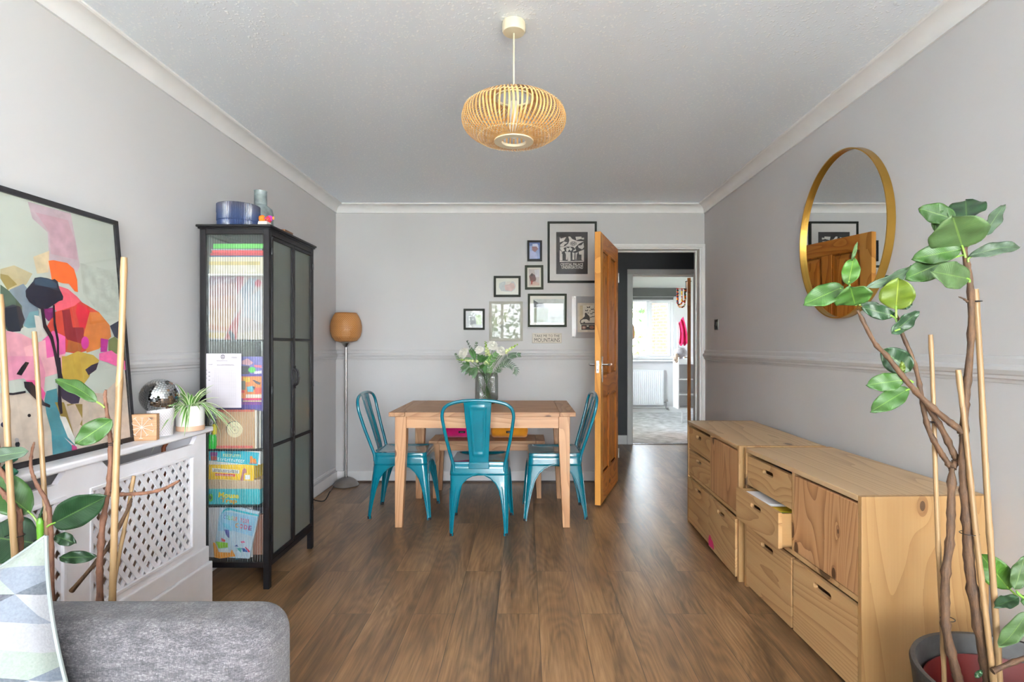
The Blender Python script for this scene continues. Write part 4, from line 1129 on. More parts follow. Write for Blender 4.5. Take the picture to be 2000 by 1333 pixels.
# middle shelf: tall annuals, singles, bottle
bk = thing('picture_book', 'bright purple and orange comic annual standing behind the paper chart in the cabinet', 'book', (-1.40, FY + 0.04, 0.667), group='books on the middle cabinet shelf')
YB2 = FY + 0.034
a = at(425, 697, YB2); b = at(511, 697, YB2)
box('cover', flat((92, 80, 140), 0.4), a.x, -1.264, YB2, YB2 + 0.02, 0.667, a.z, bk)
def z10(l): return [(390 + x / 10.254, 680 + y / 10.254) for x, y in l]
its = [((116, 108, 176), z10(rect(830, 175, 1240, 540))), ((60, 52, 70), z10(rect(830, 360, 1000, 540))), ((206, 150, 160), z10([(845, 260), (960, 210), (1080, 300), (1000, 350), (845, 330)])),
       ((90, 190, 90), z10(disc(1050, 440, 75, ry=60))), ((226, 110, 130), z10([(1090, 340), (1240, 350), (1240, 400), (1100, 385)])), ((232, 220, 224), z10([(1095, 470), (1240, 455), (1240, 510), (1095, 520)])),
       ((86, 68, 150), z10(rect(830, 525, 1240, 570))), ((226, 130, 70), z10(rect(830, 570, 1240, 1010))), ((246, 196, 60), z10([(870, 590), (1010, 590), (1010, 680), (890, 690)])),
       ((60, 50, 60), z10([(1060, 650), (1090, 640), (1230, 700), (1200, 740), (1140, 720)])), ((110, 190, 205), z10([(940, 780), (1080, 760), (1080, 880), (960, 880)])), ((60, 70, 90), z10([(1060, 770), (1120, 780), (1090, 850)])),
       ((222, 90, 70), z10([(1100, 800), (1240, 790), (1240, 900), (1120, 940)])), ((120, 116, 96), z10(rect(830, 660, 920, 840))), ((206, 60, 60), z10(rect(830, 850, 900, 900))),
       ((236, 214, 200), z10(rect(930, 930, 1240, 1000))), ((214, 60, 110), z10(rect(870, 1010, 1240, 1045))), ((240, 206, 150), z10(rect(870, 1055, 1240, 1075))), ((126, 60, 140), z10(rect(830, 1080, 1240, 1140))), ((80, 60, 150), z10(rect(830, 1140, 1240, 1220)))]
face(bk, its, Y=YB2, name='cover_print', eps=0.00012)
g_bk = 'books on the middle cabinet shelf'
for i in range(9):
    c = [(60, 56, 60), (170, 120, 60), (40, 80, 70), (150, 150, 60), (176, 170, 150), (60, 70, 120), (150, 70, 50), (90, 110, 60), (200, 190, 170)][i]
    nm = ['black', 'ochre', 'deep teal', 'olive yellow', 'stone', 'blue', 'rust', 'moss green', 'ivory'][i]
    y = YB2 + 0.03 + i * 0.048
    tag(MB().box(-1.540, -1.272, y, y + 0.016, 0.667, 0.667 + 0.24 + 0.05 * ((i * 7) % 5) / 5).obj('book', flat(c, 0.5), bevel=0.0015), '%s book on the middle shelf of the black cabinet' % nm, 'book', g_bk)
sg = thing('single_sleeve', 'brown paper single sleeve with red edges and a record label hole', 'record', (-1.38, FY, 0.667))
a = at(423, 876, FY - 0.012); b = at(497, 801, FY - 0.012); ys_ = FY - 0.012
box('sleeve', flat((190, 152, 116), 0.6), a.x, b.x, ys_, ys_ + 0.006, 0.667, b.z, sg)
def z4(l): return [(370 + x / 5.5556, 680 + y / 5.5556) for x, y in l]
face(sg, [((190, 96, 80), z4(rect(300, 670, 700, 694))), ((196, 92, 84), z4(rect(292, 1062, 690, 1088))), ((60, 52, 48), z4(disc(486, 880, 88, 28))), ((222, 206, 168), z4(disc(492, 886, 86, 28))), ((80, 70, 58), z4(disc(495, 892, 41, 24))), ((222, 206, 168), z4(disc(495, 892, 38, 24))), ((50, 44, 40), z4(disc(495, 892, 7, 10)))], Y=ys_, name='sleeve_print')
g_sl = 'paper record sleeves beside the brown single'
for i, (px, c, nm) in enumerate(((500, (226, 216, 204), 'white'), (504, (120, 108, 100), 'brown'), (508, (208, 200, 190), 'cream'), (512, (70, 72, 84), 'slate'))):
    p = at(px, 876, FY - 0.006 + 0.006 * i)
    tag(MB().box(p.x - 0.075, p.x + 0.003, p.y, p.y + 0.004, 0.667, 0.667 + 0.186 - 0.002 * i).obj('paper_sleeve', flat(c, 0.6)), '%s paper sleeve behind the brown single, at the cabinet post' % nm, 'record', g_sl)
pat = thing('patterned_book', 'black and white patterned book behind the spider plant pot', 'book', (-1.5, FY, 0.667))
p0_ = at(408, 800, FY - 0.004); p1_ = at(424, 800, FY - 0.004)
box('cover', flat((216, 214, 216), 0.5), p0_.x + 0.004, p1_.x, FY - 0.004, FY + 0.01, 0.667, p0_.z, pat)
random.seed(4); its = []
for i in range(46):
    x = random.uniform(409, 422); y = random.uniform(803, 855); its.append(((58, 56, 66), [(x, y), (x + 1.3, y + random.uniform(-2, 2)), (x + 1.6, y + 3), (x + 0.4, y + 4)]))
face(pat, its, Y=FY - 0.004, name='cover_print', eps=0.00005)
bt = thing('bottle', 'green plastic bottle with yellow cap beside the brown single', 'bottle', (-1.5, FY + 0.02, 0.667))
c = at(413, 862, FY + 0.0); cy_ = 2.668
MB().lathe([(0.020, 0), (0.022, 0.004), (0.022, 0.055), (0.018, 0.068)], (c.x + 0.006, FY - 0.010 + 0.012, 0.667), 24).obj('body', flat((40, 190, 60), 0.3), bt, smooth=40)
MB().lathe([(0.014, 0.068), (0.016, 0.10), (0.012, 0.118), (0, 0.120)], (c.x + 0.016, FY - 0.008 + 0.012, 0.667), 20).obj('cap', flat((232, 214, 40), 0.4), bt, smooth=40)
# boxed games
def glyphs(x0, y0, x1, y1, n, rgb, seed=1, slope=0.0):
    """unreadable lettering: little upright strokes"""
    random.seed(seed); out = []; w = (x1 - x0) / n
    for i in range(n):
        a = x0 + i * w + w * 0.12; b = x0 + (i + 1) * w - w * 0.18; t0 = y0 + (y1 - y0) * random.choice((0, 0, 0.25)); t1 = y1
        s = slope * (a - x0)
        out.append((rgb, [(a, t0 + s), (a + (b - a) * 0.42, t0 + s), (a + (b - a) * 0.42, t1 + s), (a, t1 + s)]))
        if random.random() < 0.75: out.append((rgb, [(a, t0 + s), (b, t0 + s), (b, t0 + (t1 - t0) * 0.28 + s), (a, t0 + (t1 - t0) * 0.28 + s)]))
        if random.random() < 0.75: out.append((rgb, [(a, t1 - (t1 - t0) * 0.28 + s), (b, t1 - (t1 - t0) * 0.28 + s), (b, t1 + s), (a, t1 + s)]))
    return out
def z11(l): return [(400 + x / 11.108, 870 + y / 11.108) for x, y in l]
g_bx = 'boxed games stacked in the cabinet'
gl_ = [ (414, 911) ]
b1 = inbox('board_game', (228, 226, 222), 404, 880.5, 508.5, 908, 0.27, 'turquoise game box with white border on top of the yellow one', 'board game', group=g_bx)
face(b1, [((52, 172, 190), z11([(90, 100), (600, 105), (1180, 165), (1150, 445), (90, 335)])), ((140, 60, 130), z11([(120, 150), (270, 150), (270, 235), (120, 235)])), ((186, 84, 84), z11([(130, 240), (265, 240), (265, 330), (140, 330)])),
          ((236, 140, 60), z11([(975, 240), (1020, 235), (1050, 290), (1110, 300), (1125, 385), (980, 380)])), ((216, 90, 80), z11([(960, 385), (1130, 390), (1130, 405), (950, 400)]))]
     + [(c_, z11(l)) for c_, l in glyphs(395, 190, 800, 245, 10, (226, 214, 140), 2, 0.04)] + [(c_, z11(l)) for c_, l in glyphs(280, 268, 880, 330, 12, (226, 238, 240), 3, 0.09)] + [(c_, z11(l)) for c_, l in glyphs(450, 140, 800, 165, 14, (24, 60, 84), 5, 0.08)], name='box_print', eps=0.00008)
b2 = inbox('board_game', (238, 196, 60), 404, 908.5, 496, 937, 0.25, 'yellow game box between the two turquoise ones', 'board game', group=g_bx)
face(b2, [((246, 196, 48), z11([(90, 430), (1060, 475), (1060, 775), (90, 730)])), ((232, 228, 226), z11([(155, 495), (750, 540), (745, 620), (155, 580)])), ((206, 60, 60), z11([(225, 610), (660, 630), (655, 685), (225, 665)])),
          ((176, 110, 120), z11([(810, 560), (850, 500), (900, 520), (910, 600), (850, 620), (840, 770), (770, 770), (800, 640)])), ((236, 236, 236), z11([(870, 650), (980, 645), (985, 745), (870, 745)]))]
     + [(c_, z11(l)) for c_, l in glyphs(170, 520, 730, 575, 15, (96, 96, 104), 7, 0.06)] + [(c_, z11(l)) for c_, l in glyphs(240, 625, 640, 650, 16, (240, 230, 230), 8, 0.05)], name='box_print', eps=0.00008)
b3 = inbox('board_game', (206, 178, 150), 404, 937.5, 508, 956.5, 0.26, 'beige speckled game box under the yellow one', 'board game', group=g_bx)
random.seed(8)
face(b3, [((150, 116, 96), (lambda x, y: [(x, y), (x + 1.2, y + .1), (x + 1.1, y + .7), (x, y + .6)])(random.uniform(406, 506), random.uniform(939, 955))) for _ in range(90)], name='box_print', eps=0.00002)
b4 = inbox('board_game', (60, 176, 186), 404, 957, 508, 985, 0.27, 'turquoise mouse trap game box lowest of its stack', 'board game', group=g_bx, z0=0.396)
face(b4, [((70, 180, 190), z11(rect(90, 950, 1180, 1330))), ((110, 180, 60), z11(disc(125, 1140, 55, 18, 85))), ((30, 50, 40), z11(disc(125, 1140, 24, 12, 40)))], name='box_print', eps=0.0001)
mb = MB(); c = at(400 + 520 / 11.108, 870 + 1090 / 11.108, FY - 0.0015); s_ = FY / F / 11.108
add_text(mb, 'Mouse', 440 * s_, 118 * s_, c, (1, 0, -0.06), (0.06, 0, 1), 0, bold=0.03); 
c = at(400 + 520 / 11.108, 870 + 1218 / 11.108, FY - 0.0015)
add_text(mb, 'Trap', 360 * s_, 118 * s_, c, (1, 0, -0.06), (0.06, 0, 1), 1, bold=0.03)
mb.obj('lettering', [flat((240, 206, 40), 0.5), flat((214, 150, 40), 0.5)], b4)
# big activity book leaning on the bottom shelf
ab = thing('activity_box', 'pale blue flat craft box with rainbow lettering standing in the cabinet base', 'box', (-1.4, FY, 0.131))
def z12(l): return [(400 + x / 11.108, 980 + y / 11.108) for x, y in l]
pl_ = [hit(*p, (0, FY - 0.004, 0), N_) for p in z12([(200, 1215), (330, 170), (450, 130), (1175, 300), (960, 1320), (560, 1300)])]
low = min(p.z for p in pl_)
MB().prism([p + Vector((0, 0, max(0, 0.1315 - low) + 0.0)) for p in pl_], (0, 0.012, 0)).obj('box_body', flat((196, 214, 228), 0.4), ab)
dz_ = 0
face(ab, [((40, 168, 186), z12([(360, 260), (400, 190), (500, 135), (1175, 290), (1165, 330), (560, 195), (440, 205), (370, 275)])), ((150, 196, 224), z12([(330, 300), (440, 215), (1140, 345), (1040, 760), (620, 640), (280, 640)])),
          ((120, 190, 216), z12([(385, 460), (520, 500), (585, 590), (570, 650), (400, 540)])), ((70, 70, 150), z12([(420, 610), (525, 620), (535, 800), (480, 760)])), ((200, 50, 60), z12([(355, 790), (455, 840), (440, 880), (370, 865)])),
          ((140, 196, 40), z12([(235, 870), (500, 900), (510, 1000), (300, 1020)])), ((226, 146, 46), z12([(180, 890), (230, 900), (310, 1100), (560, 1110), (590, 1040), (670, 1190), (330, 1240), (215, 1215)])),
          ((224, 226, 232), z12([(300, 1030), (520, 1030), (550, 1100), (320, 1100)])), ((60, 170, 170), z12([(690, 1010), (800, 1010), (790, 1110), (760, 1090)])), ((40, 90, 170), z12([(800, 1010), (870, 1020), (940, 1100), (830, 1090)])),
          ((200, 50, 90), z12([(860, 985), (890, 985), (985, 1080), (960, 1110)])), ((216, 70, 120), z12([(780, 870), (840, 855), (880, 890), (800, 900)])), ((60, 84, 150), z12([(640, 970), (700, 935), (740, 985)])),
          ((20, 140, 170), z12([(680, 1235), (920, 1275), (935, 1320), (650, 1300)]))] + [(c_, z12(l)) for c_, l in glyphs(700, 1250, 900, 1290, 9, (190, 224, 232), 9, 0.15)], Y=FY - 0.004, name='cover_print', eps=0.00012)
mb = MB(); ms = []; s_ = (FY - 0.006) / F / 11.108
def letters(txt, x0, y0, x1, y1, h, cols_):
    n = len(txt)
    for i, chh in enumerate(txt):
        if chh == ' ': continue
        t_ = (i + 0.5) / n; x = lerp(x0, x1, t_); y = lerp(y0, y1, t_)
        c = at(400 + x / 11.108, 980 + y / 11.108, FY - 0.0065)
        ms.append(flat(cols_[i % len(cols_)], 0.5)); add_text(mb, chh, (x1 - x0) / n * 0.74 * s_, h * s_, c, (1, 0, -0.12), (0.12, 0, 1), len(ms) - 1, bold=0.02)
letters('COLOUR YOUR', 410, 330, 970, 440, 92, [(70, 60, 130), (60, 130, 90), (120, 180, 70), (170, 200, 60), (230, 160, 70), (226, 120, 80), (220, 90, 80), (210, 60, 80), (210, 60, 80), (206, 70, 90), (200, 80, 110)])
letters('CODE', 650, 510, 1030, 590, 100, [(232, 160, 70), (214, 60, 80), (220, 90, 130), (140, 60, 120)])
mb.obj('lettering', ms, ab)
for i, (px, c, nm) in enumerate(((405, (222, 214, 214), 'pale pink'), (402, (200, 204, 210), 'grey'))):
    p = at(px, 1000, FY + 0.016 + 0.012 * i)
    tag(MB().box(p.x + 0.004, p.x + 0.22, p.y, p.y + 0.008, 0.131, 0.131 + 0.255 - 0.008 * i).obj('book', flat(c, 0.5)), '%s book behind the pale blue craft box in the cabinet base' % nm, 'book', 'books in the cabinet base')
for i in range(8):
    c = [(170, 120, 100), (96, 100, 120), (186, 160, 60), (60, 110, 150), (200, 196, 190), (150, 60, 70), (60, 110, 80), (210, 150, 80)][i]
    nm = ['tan', 'slate', 'mustard', 'sky blue', 'white', 'crimson', 'green', 'apricot'][i]
    y = FY + 0.045 + i * 0.05
    tag(MB().box(-1.535, -1.268, y, y + 0.022, 0.131, 0.131 + 0.20 + 0.04 * ((i * 3) % 4) / 4).obj('book', flat(c, 0.5), bevel=0.0015), '%s book standing in the base of the black cabinet' % nm, 'book', 'books in the cabinet base')
# more boxes deeper on the game shelf
for i, (c, nm) in enumerate((((150, 160, 90), 'sage'), ((186, 120, 70), 'terracotta'), ((70, 120, 150), 'steel blue'))):
    tag(MB().box(-1.535, -1.262, 2.95, 3.14, 0.396 + i * 0.055, 0.449 + i * 0.055).obj('board_game', flat(c, 0.5), bevel=0.002), '%s game box in the far stack behind the cabinet door' % nm, 'board game', g_bx)
# printed chart taped to the outside of the glass
ch_ = thing('paper_chart', 'white printed chart with ruled grid taped to the cabinet side', 'paper', (-1.45, GY0, 0.87))
Yc = GY0 + 0.006
a = at(397.5, 797, Yc); b = at(471.5, 691, Yc)
box('sheet', flat((196, 190, 196), 0.7, var=0.02), a.x, b.x, Yc - 0.0006, Yc, a.z, b.z, ch_)
its = [((70, 66, 74), z10(disc(463, 178, 42, 20, 46))), ((196, 190, 196), z10(disc(463, 178, 31, 20, 36))), ((120, 116, 124), z10(rect(440, 150, 486, 170))), ((120, 116, 124), z10(rect(440, 182, 486, 204)))]
its += [(c_, z10(l)) for c_, l in glyphs(340, 246, 560, 264, 12, (110, 106, 112), 12)] + [(c_, z10(l)) for c_, l in glyphs(640, 180, 750, 206, 5, (120, 116, 122), 13)]
its += [(c_, z10(l)) for c_, l in glyphs(180, 325, 262, 340, 5, (96, 92, 98), 14)] + [(c_, z10(l)) for c_, l in glyphs(350, 332, 700, 352, 15, (96, 92, 98), 15)]
for i in range(24):
    y = 420 + i * 31; its.append(((168, 164, 170), z10(rect(300 if i < 6 else 240, y, 740, y + 4))))
for i in range(12):
    x = 300 + i * 38; its.append(((176, 172, 178), z10(rect(x, 440, x + 4, 1150))))
for i in range(6): its.append(((96, 92, 98), z10(rect(120 + (i % 2) * 60, 440 + i * 40, 150 + (i % 2) * 60, 452 + i * 40))))
patches('chart_print', its, (0, Yc - 0.0007, 0), N_, ch_, eps=0.00001)

# ------------------------------------------------------------------ on top of the cabinet
bw_ = thing('ribbed_bowl', 'wide blue and brown ribbed ceramic bowl on the black cabinet', 'bowl', (-1.447, 2.765, GZ))
def bowl_mat():
    m, t, b = newmat('blue_glaze')
    s = t.nodes.new('ShaderNodeSeparateXYZ'); v = coords(t); t.links.new(v, s.inputs[0])
    f = math_(t, 'ADD', math_(t, 'MULTIPLY', math_(t, 'SUBTRACT', s.outputs[2], GZ), 6.5), math_(t, 'MULTIPLY', noise(t, v, 14), 0.35))
    t.links.new(ramp(t, f, [(0.15, (24, 42, 82)), (0.6, (42, 56, 88)), (1.0, (64, 64, 76))]), b.inputs['Base Color'])
    b.inputs['Roughness'].default_value = 0.25
    return m
bc = (-1.447, 2.765, GZ)
MB().lathe([(0.070, 0.0), (0.090, 0.004), (0.096, 0.02), (0.0955, 0.042), (0.0975, 0.045), (0.0970, 0.082), (0.0985, 0.085), (0.0985, 0.126), (0.094, 0.128), (0.091, 0.120), (0.089, 0.01), (0.0, 0.008)], bc, 160, ripple=0.012, rn=80, cap=False).obj('bowl_wall', bowl_mat(), bw_, smooth=30)
vz = thing('bottle_vase', 'smoky grey glass bottle vase with swirled neck on the black cabinet', 'vase', (-1.452, 3.005, GZ))
MB().lathe([(0.045, 0), (0.060, 0.004), (0.066, 0.03), (0.066, 0.14), (0.060, 0.17), (0.040, 0.186), (0.033, 0.194), (0.0325, 0.265), (0.0335, 0.270), (0.029, 0.270), (0.028, 0.20), (0.0, 0.19)], (-1.452, 3.005, GZ), 40, cap=False).obj('bottle', [flat((116, 126, 128), 0.12, var=0.18, nscale=22)], vz, smooth=40)
pb = thing('painted_block', 'white wooden block painted with pink and orange flowers on the cabinet', 'ornament', (-1.325, 2.79, GZ))
box('block', flat((226, 216, 206), 0.5), -1.352, -1.304, 2.765, 2.813, GZ, GZ + 0.052, pb, bevel=0.003)
k25 = (0.08, 420, 360)
patches('flower_print', [((170, 40, 150), [(1290, 770), (1340, 760), (1400, 790), (1390, 900), (1360, 895), (1350, 820)], k25), ((232, 120, 40), [(1400, 800), (1440, 790), (1450, 860), (1410, 870)], k25), ((150, 60, 130), disc(1225, 830, 22), k25), ((90, 130, 70), disc(1270, 870, 14), k25)], (0, 2.7645, 0), N_, pb)
for (x, y, c, nm) in ((-1.340, 2.785, (236, 124, 30), 'orange'), (-1.312, 2.800, (206, 60, 70), 'red')):
    mb = MB(); random.seed(2)
    mb.sphere((x, y, GZ + 0.052 + 0.016), 0.0165, 14, 10)
    for i in range(26):
        th = random.uniform(0.2, 2.6); ph = random.uniform(0, 2 * pi); mb.sphere((x + 0.015 * sin(th) * cos(ph), y + 0.015 * sin(th) * sin(ph), GZ + 0.068 + 0.015 * cos(th)), 0.0045, 6, 4)
    tag(mb.obj('pompom', flat(c, 0.8), smooth=True), '%s paper flower on the painted block on the cabinet' % nm, 'ornament', 'paper flowers on the painted block')
tr_ = thing('wooden_tray', 'small brown wooden tray end beside the painted block', 'tray', (-1.29, 2.9, GZ))
MB().box(-1.32, -1.255, 2.86, 2.87, GZ, GZ + 0.03).box(-1.32, -1.255, 2.95, 2.96, GZ, GZ + 0.03).box(-1.262, -1.255, 2.87, 2.95, GZ, GZ + 0.03).box(-1.32, -1.255, 2.86, 2.96, GZ, GZ + 0.006).obj('tray_body', wood('walnut', 'Y', (150, 108, 72), (122, 84, 54), (86, 56, 36), 0, 2), tr_)
# ------------------------------------------------------------------ things on the radiator cover
# big abstract print leaning on the wall
Bt = Vector((-1.497, 0, RZ)); Tp = Vector((-1.566, 0, 1.645))
nrm = Vector((Tp.z - Bt.z, 0, -(Tp.x - Bt.x))).normalized()     # faces the room
upv = (Tp - Bt).normalized()
art = thing('framed_print', 'large colourful abstract flower print in a black frame leaning on the wall', 'picture', (-1.52, 1.80, RZ))
y0_, y1_ = 1.500, 2.108; Lz = (Tp - Bt).length
def pr(y, s, d=0.0): return Vector((Bt.x, y, Bt.z)) + upv * s + nrm * d
def slab(mb, ya, yb, sa, sb, d0, d1):
    vs = [pr(y, s, d) for d in (d0, d1) for s in (sa, sb) for y in (ya, yb)]
    return mb.add(vs, [(0, 1, 3, 2), (4, 6, 7, 5), (0, 4, 5, 1), (2, 3, 7, 6), (0, 2, 6, 4), (1, 5, 7, 3)])
fw_ = 0.018
mb = MB(); slab(mb, y0_, y0_ + fw_, 0, Lz, -0.022, 0); slab(mb, y1_ - fw_, y1_, 0, Lz, -0.022, 0); slab(mb, y0_, y1_, 0, fw_, -0.022, 0); slab(mb, y0_, y1_, Lz - fw_, Lz, -0.022, 0)
mb.obj('frame', flat((30, 29, 33), 0.35, var=0.05), art, bevel=0.001)
mb = MB(); slab(mb, y0_ + 0.004, y1_ - 0.004, 0.004, Lz - 0.004, -0.018, -0.0085); mb.obj('backing', flat((204, 212, 202), 0.55, var=0.03, nscale=5), art)
A1 = (0.30008, 0, 340); A2 = (0.36007, 0, 700)
pp = pr(1.8, 0.4, -0.0084)
I1 = [((216, 200, 184), [(0, 190), (560, 190), (700, 60), (722, 380), (725, 446), (560, 490), (95, 590), (0, 590)], A2),
 ((204, 184, 192), [(180, 180), (460, 258), (500, 480), (520, 600), (500, 640), (420, 590), (320, 560), (310, 380), (210, 290)], A1),
 ((206, 170, 182), [(230, 250), (440, 300), (490, 440), (505, 560), (330, 520), (320, 380)], A1),
 ((196, 204, 194), [(520, 580), (760, 640), (775, 700), (760, 940), (640, 900), (540, 780)], A1),
 ((224, 206, 168), [(215, 540), (320, 500), (315, 640), (240, 650)], A1), ((196, 184, 146), [(0, 620), (90, 595), (210, 650), (170, 720), (60, 755), (0, 660)], A1),
 ((160, 142, 84), [(0, 650), (50, 660), (110, 720), (60, 745), (50, 760), (0, 680)], A1),
 ((128, 144, 156), [(60, 755), (150, 715), (220, 800), (255, 900), (235, 1000), (160, 995), (40, 820)], A1), ((80, 100, 84), [(0, 720), (55, 760), (140, 860), (150, 1000), (60, 1040), (0, 960)], A1), ((44, 48, 60), [(30, 870), (80, 850), (130, 865), (160, 950), (130, 1025), (60, 1030), (30, 980)], A1),
 ((120, 165, 172), [(150, 990), (190, 900), (245, 890), (250, 940), (230, 1000), (180, 1005)], A1), ((222, 216, 206), [(220, 920), (250, 925), (300, 1000), (300, 1060), (240, 1070)], A1),
 ((226, 96, 112), [(350, 720), (440, 750), (500, 800), (560, 870), (520, 980), (420, 940), (340, 870)], A1),
 ((196, 70, 56), [(350, 900), (420, 880), (480, 860), (520, 830), (640, 900), (700, 980), (680, 1080), (600, 1140), (500, 1170), (420, 1160), (300, 1000)], A1),
 ((206, 40, 60), [(500, 840), (560, 870), (600, 920), (590, 1000), (520, 1010), (490, 900)], A1),
 ((136, 42, 50), [(400, 890), (450, 880), (470, 1000), (540, 1000), (550, 1100), (480, 1140), (420, 1060)], A1), ((206, 122, 62), [(580, 900), (640, 900), (710, 985), (720, 1060), (640, 1140), (560, 1165), (540, 1050)], A1), ((170, 96, 50), [(440, 1080), (540, 1110), (520, 1160), (430, 1160)], A1),
 ((130, 42, 104), [(280, 880), (340, 870), (345, 930), (310, 960), (275, 920)], A1), ((226, 162, 176), [(30, 1020), (130, 1040), (210, 1080), (225, 1200), (240, 1333), (0, 1333), (0, 1060)], A1),
 ((228, 104, 164), [(270, 1085), (340, 1020), (420, 1060), (422, 1170), (380, 1235), (260, 1200)], A1), ((236, 176, 186), [(150, 1130), (290, 1080), (300, 1200), (420, 1170), (400, 1290), (260, 1333), (180, 1260)], A1),
 ((52, 56, 72), [(710, 990), (780, 950), (785, 1060), (800, 1100), (740, 1060)], A1), ((122, 132, 82), [(700, 1080), (740, 1060), (810, 1120), (820, 1200), (700, 1150)], A1), ((186, 56, 150), [(650, 1070), (700, 1080), (690, 1160), (650, 1160)], A1), ((200, 60, 150), disc(548, 1100, 26, 14, 42), A1),
 ((236, 108, 166), [(640, 1170), (720, 1150), (835, 1240), (838, 1290), (700, 1230), (640, 1212)], A1), ((192, 162, 72), [(420, 1190), (500, 1155), (600, 1180), (640, 1215), (600, 1290), (520, 1333), (395, 1333), (410, 1240)], A1),
 ((190, 160, 70), [(330, -10), (510, -10), (480, 100), (420, 180), (330, 110)], A2), ((60, 54, 74), [(548, 1275), (590, 1245), (635, 1228), (620, 1275), (570, 1312)], A1),
 ((236, 104, 40), [(308, 566), (340, 562), (430, 580), (475, 620), (495, 690), (500, 770), (480, 765), (440, 715), (400, 712), (330, 690)], A1),
 ((226, 150, 176), [(0, -10), (210, -10), (240, 80), (230, 200), (200, 230), (180, 150), (120, 110), (0, 130)], A2), ((226, 90, 150), [(130, 120), (190, 120), (240, 190), (225, 240), (205, 225), (170, 160)], A2),
 ((76, 140, 152), [(245, 180), (300, 165), (310, 240), (320, 330), (385, 440), (412, 500), (280, 536), (272, 400), (245, 300), (235, 230)], A2), ((152, 130, 66), [(290, 240), (340, 240), (400, 440), (385, 440), (330, 330)], A2),
 ((150, 130, 70), [(355, 250), (440, 250), (440, 370), (380, 330)], A2), ((66, 58, 78), [(308, 145), (400, 150), (432, 200), (420, 245), (380, 250), (330, 220)], A2), ((206, 188, 172), [(360, 260), (400, 250), (440, 330), (400, 420), (372, 330)], A2),
 ((232, 228, 222), [(315, 315), (350, 320), (400, 440), (412, 485), (360, 430)], A2), ((232, 206, 214), [(340, 430), (390, 470), (420, 500), (405, 500)], A2),
 ((36, 34, 40), [(80, 88), (105, 50), (130, 20), (150, 25), (130, 60), (108, 95)], A2), ((44, 38, 46), [(120, 128), (165, 130), (180, 150), (230, 240), (265, 255), (262, 270), (215, 255), (150, 190), (125, 160)], A2),
 ((44, 38, 46), [(0, 185), (60, 190), (130, 178), (130, 190), (60, 202), (0, 198)], A2),
 ((34, 38, 54), [(155, 760), (175, 735), (205, 700), (215, 678), (252, 672), (300, 680), (330, 690), (345, 684), (365, 700), (375, 745), (402, 800), (398, 822), (372, 830), (340, 852), (300, 878), (250, 880), (215, 860), (180, 835), (158, 800)], A1), ((50, 72, 92), [(215, 690), (252, 675), (320, 690), (360, 715), (360, 745), (290, 735), (215, 725)], A1),
 ((40, 34, 46), [(252, 870), (272, 870), (290, 980), (335, 1060), (352, 1140), (375, 1240), (400, 1333), (378, 1333), (352, 1245), (335, 1150), (315, 1075), (270, 1000)], A1), ((40, 34, 46), [(332, 855), (345, 855), (350, 970), (372, 1080), (375, 1245), (360, 1245), (360, 1100), (338, 985)], A1),
 ((40, 34, 46), [(290, -2), (318, -2), (328, 110), (318, 130), (330, 300), (318, 305), (304, 250), (306, 120)], A2),
 ((30, 30, 36), disc(148, 312, 9), A2), ((30, 30, 36), disc(84, 469, 13, 14, 16), A2), ((180, 174, 172), disc(80, 446, 12), A2), ((44, 46, 80), disc(6, 362, 14), A2), ((190, 60, 120), [(380, 470), (405, 480), (410, 505), (380, 515)], A2)]
patches('print', I1, pp, nrm, art, eps=0.00012, rough=0.6)
mb = MB(); slab(mb, y0_ + 0.01, y1_ - 0.01, 0.01, Lz - 0.01, -0.0016, -0.0006); mb.obj('glass', glass_mat('picture_glass', (0.99, 0.99, 0.99), 0.03, 0.0, 1.06), art)

# nail art block
def gotoRC(px, py): return onZ(px, py, RZ)
bcn = Vector((-1.475, 2.115, RZ)); ang = radians(14)
blk = thing('nail_art_block', 'small wooden block with a star of pale nails and thread', 'ornament', bcn, ang, local=True)
box('block', wood('driftwood', 'X', (186, 146, 108), (166, 124, 86), (126, 88, 58), 0.3, 3), -0.052, 0.050, -0.012, 0.016, 0, 0.102, blk, bevel=0.002)
mb = MB(); random.seed(7)
for k in range(10):
    a = 2 * pi * k / 10 + 0.25; r = 0.036 + 0.006 * (k % 2)
    p0 = Vector((0, -0.0135, 0.052)); p1 = Vector((r * cos(a), -0.0145, 0.052 + r * sin(a)))
    mb.tube([p0, p1], 0.0011, 6)
    q = Vector((-sin(a), 0, cos(a))) * 0.006
    mb.tube([p1 - q, p1 + q], 0.0011, 6)
mb.obj('thread', flat((226, 204, 196), 0.4), blk)

# plant pot holding the mirror ball
pc = Vector((-1.494, 2.245, RZ))
pot = thing('white_pot', 'white pot with fish-scale relief under the mirror ball', 'pot', pc)
def potmat():
    m, t, b = newmat('relief_pot')
    uv = t.nodes.new('ShaderNodeTexCoord'); s = t.nodes.new('ShaderNodeSeparateXYZ'); t.links.new(uv.outputs['UV'], s.inputs[0])
    U = math_(t, 'MULTIPLY', s.outputs[0], 30.0); V = math_(t, 'MULTIPLY', s.outputs[1], 9.0)
    def saw(x): return math_(t, 'ABSOLUTE', math_(t, 'SUBTRACT', math_(t, 'FRACT', x), 0.5))
    a = saw(math_(t, 'ADD', U, V)); c = saw(math_(t, 'SUBTRACT', U, V))
    h = math_(t, 'MINIMUM', a, c)
    t.links.new(ramp(t, h, [(0.0, (176, 168, 172)), (0.08, (222, 216, 218)), (0.5, (228, 224, 226))]), b.inputs['Base Color'])
    b.inputs['Roughness'].default_value = 0.4
    bump(t, b, math_(t, 'MINIMUM', math_(t, 'MULTIPLY', h, 6.0), 1.0), 0.6, 0.002)
    return m
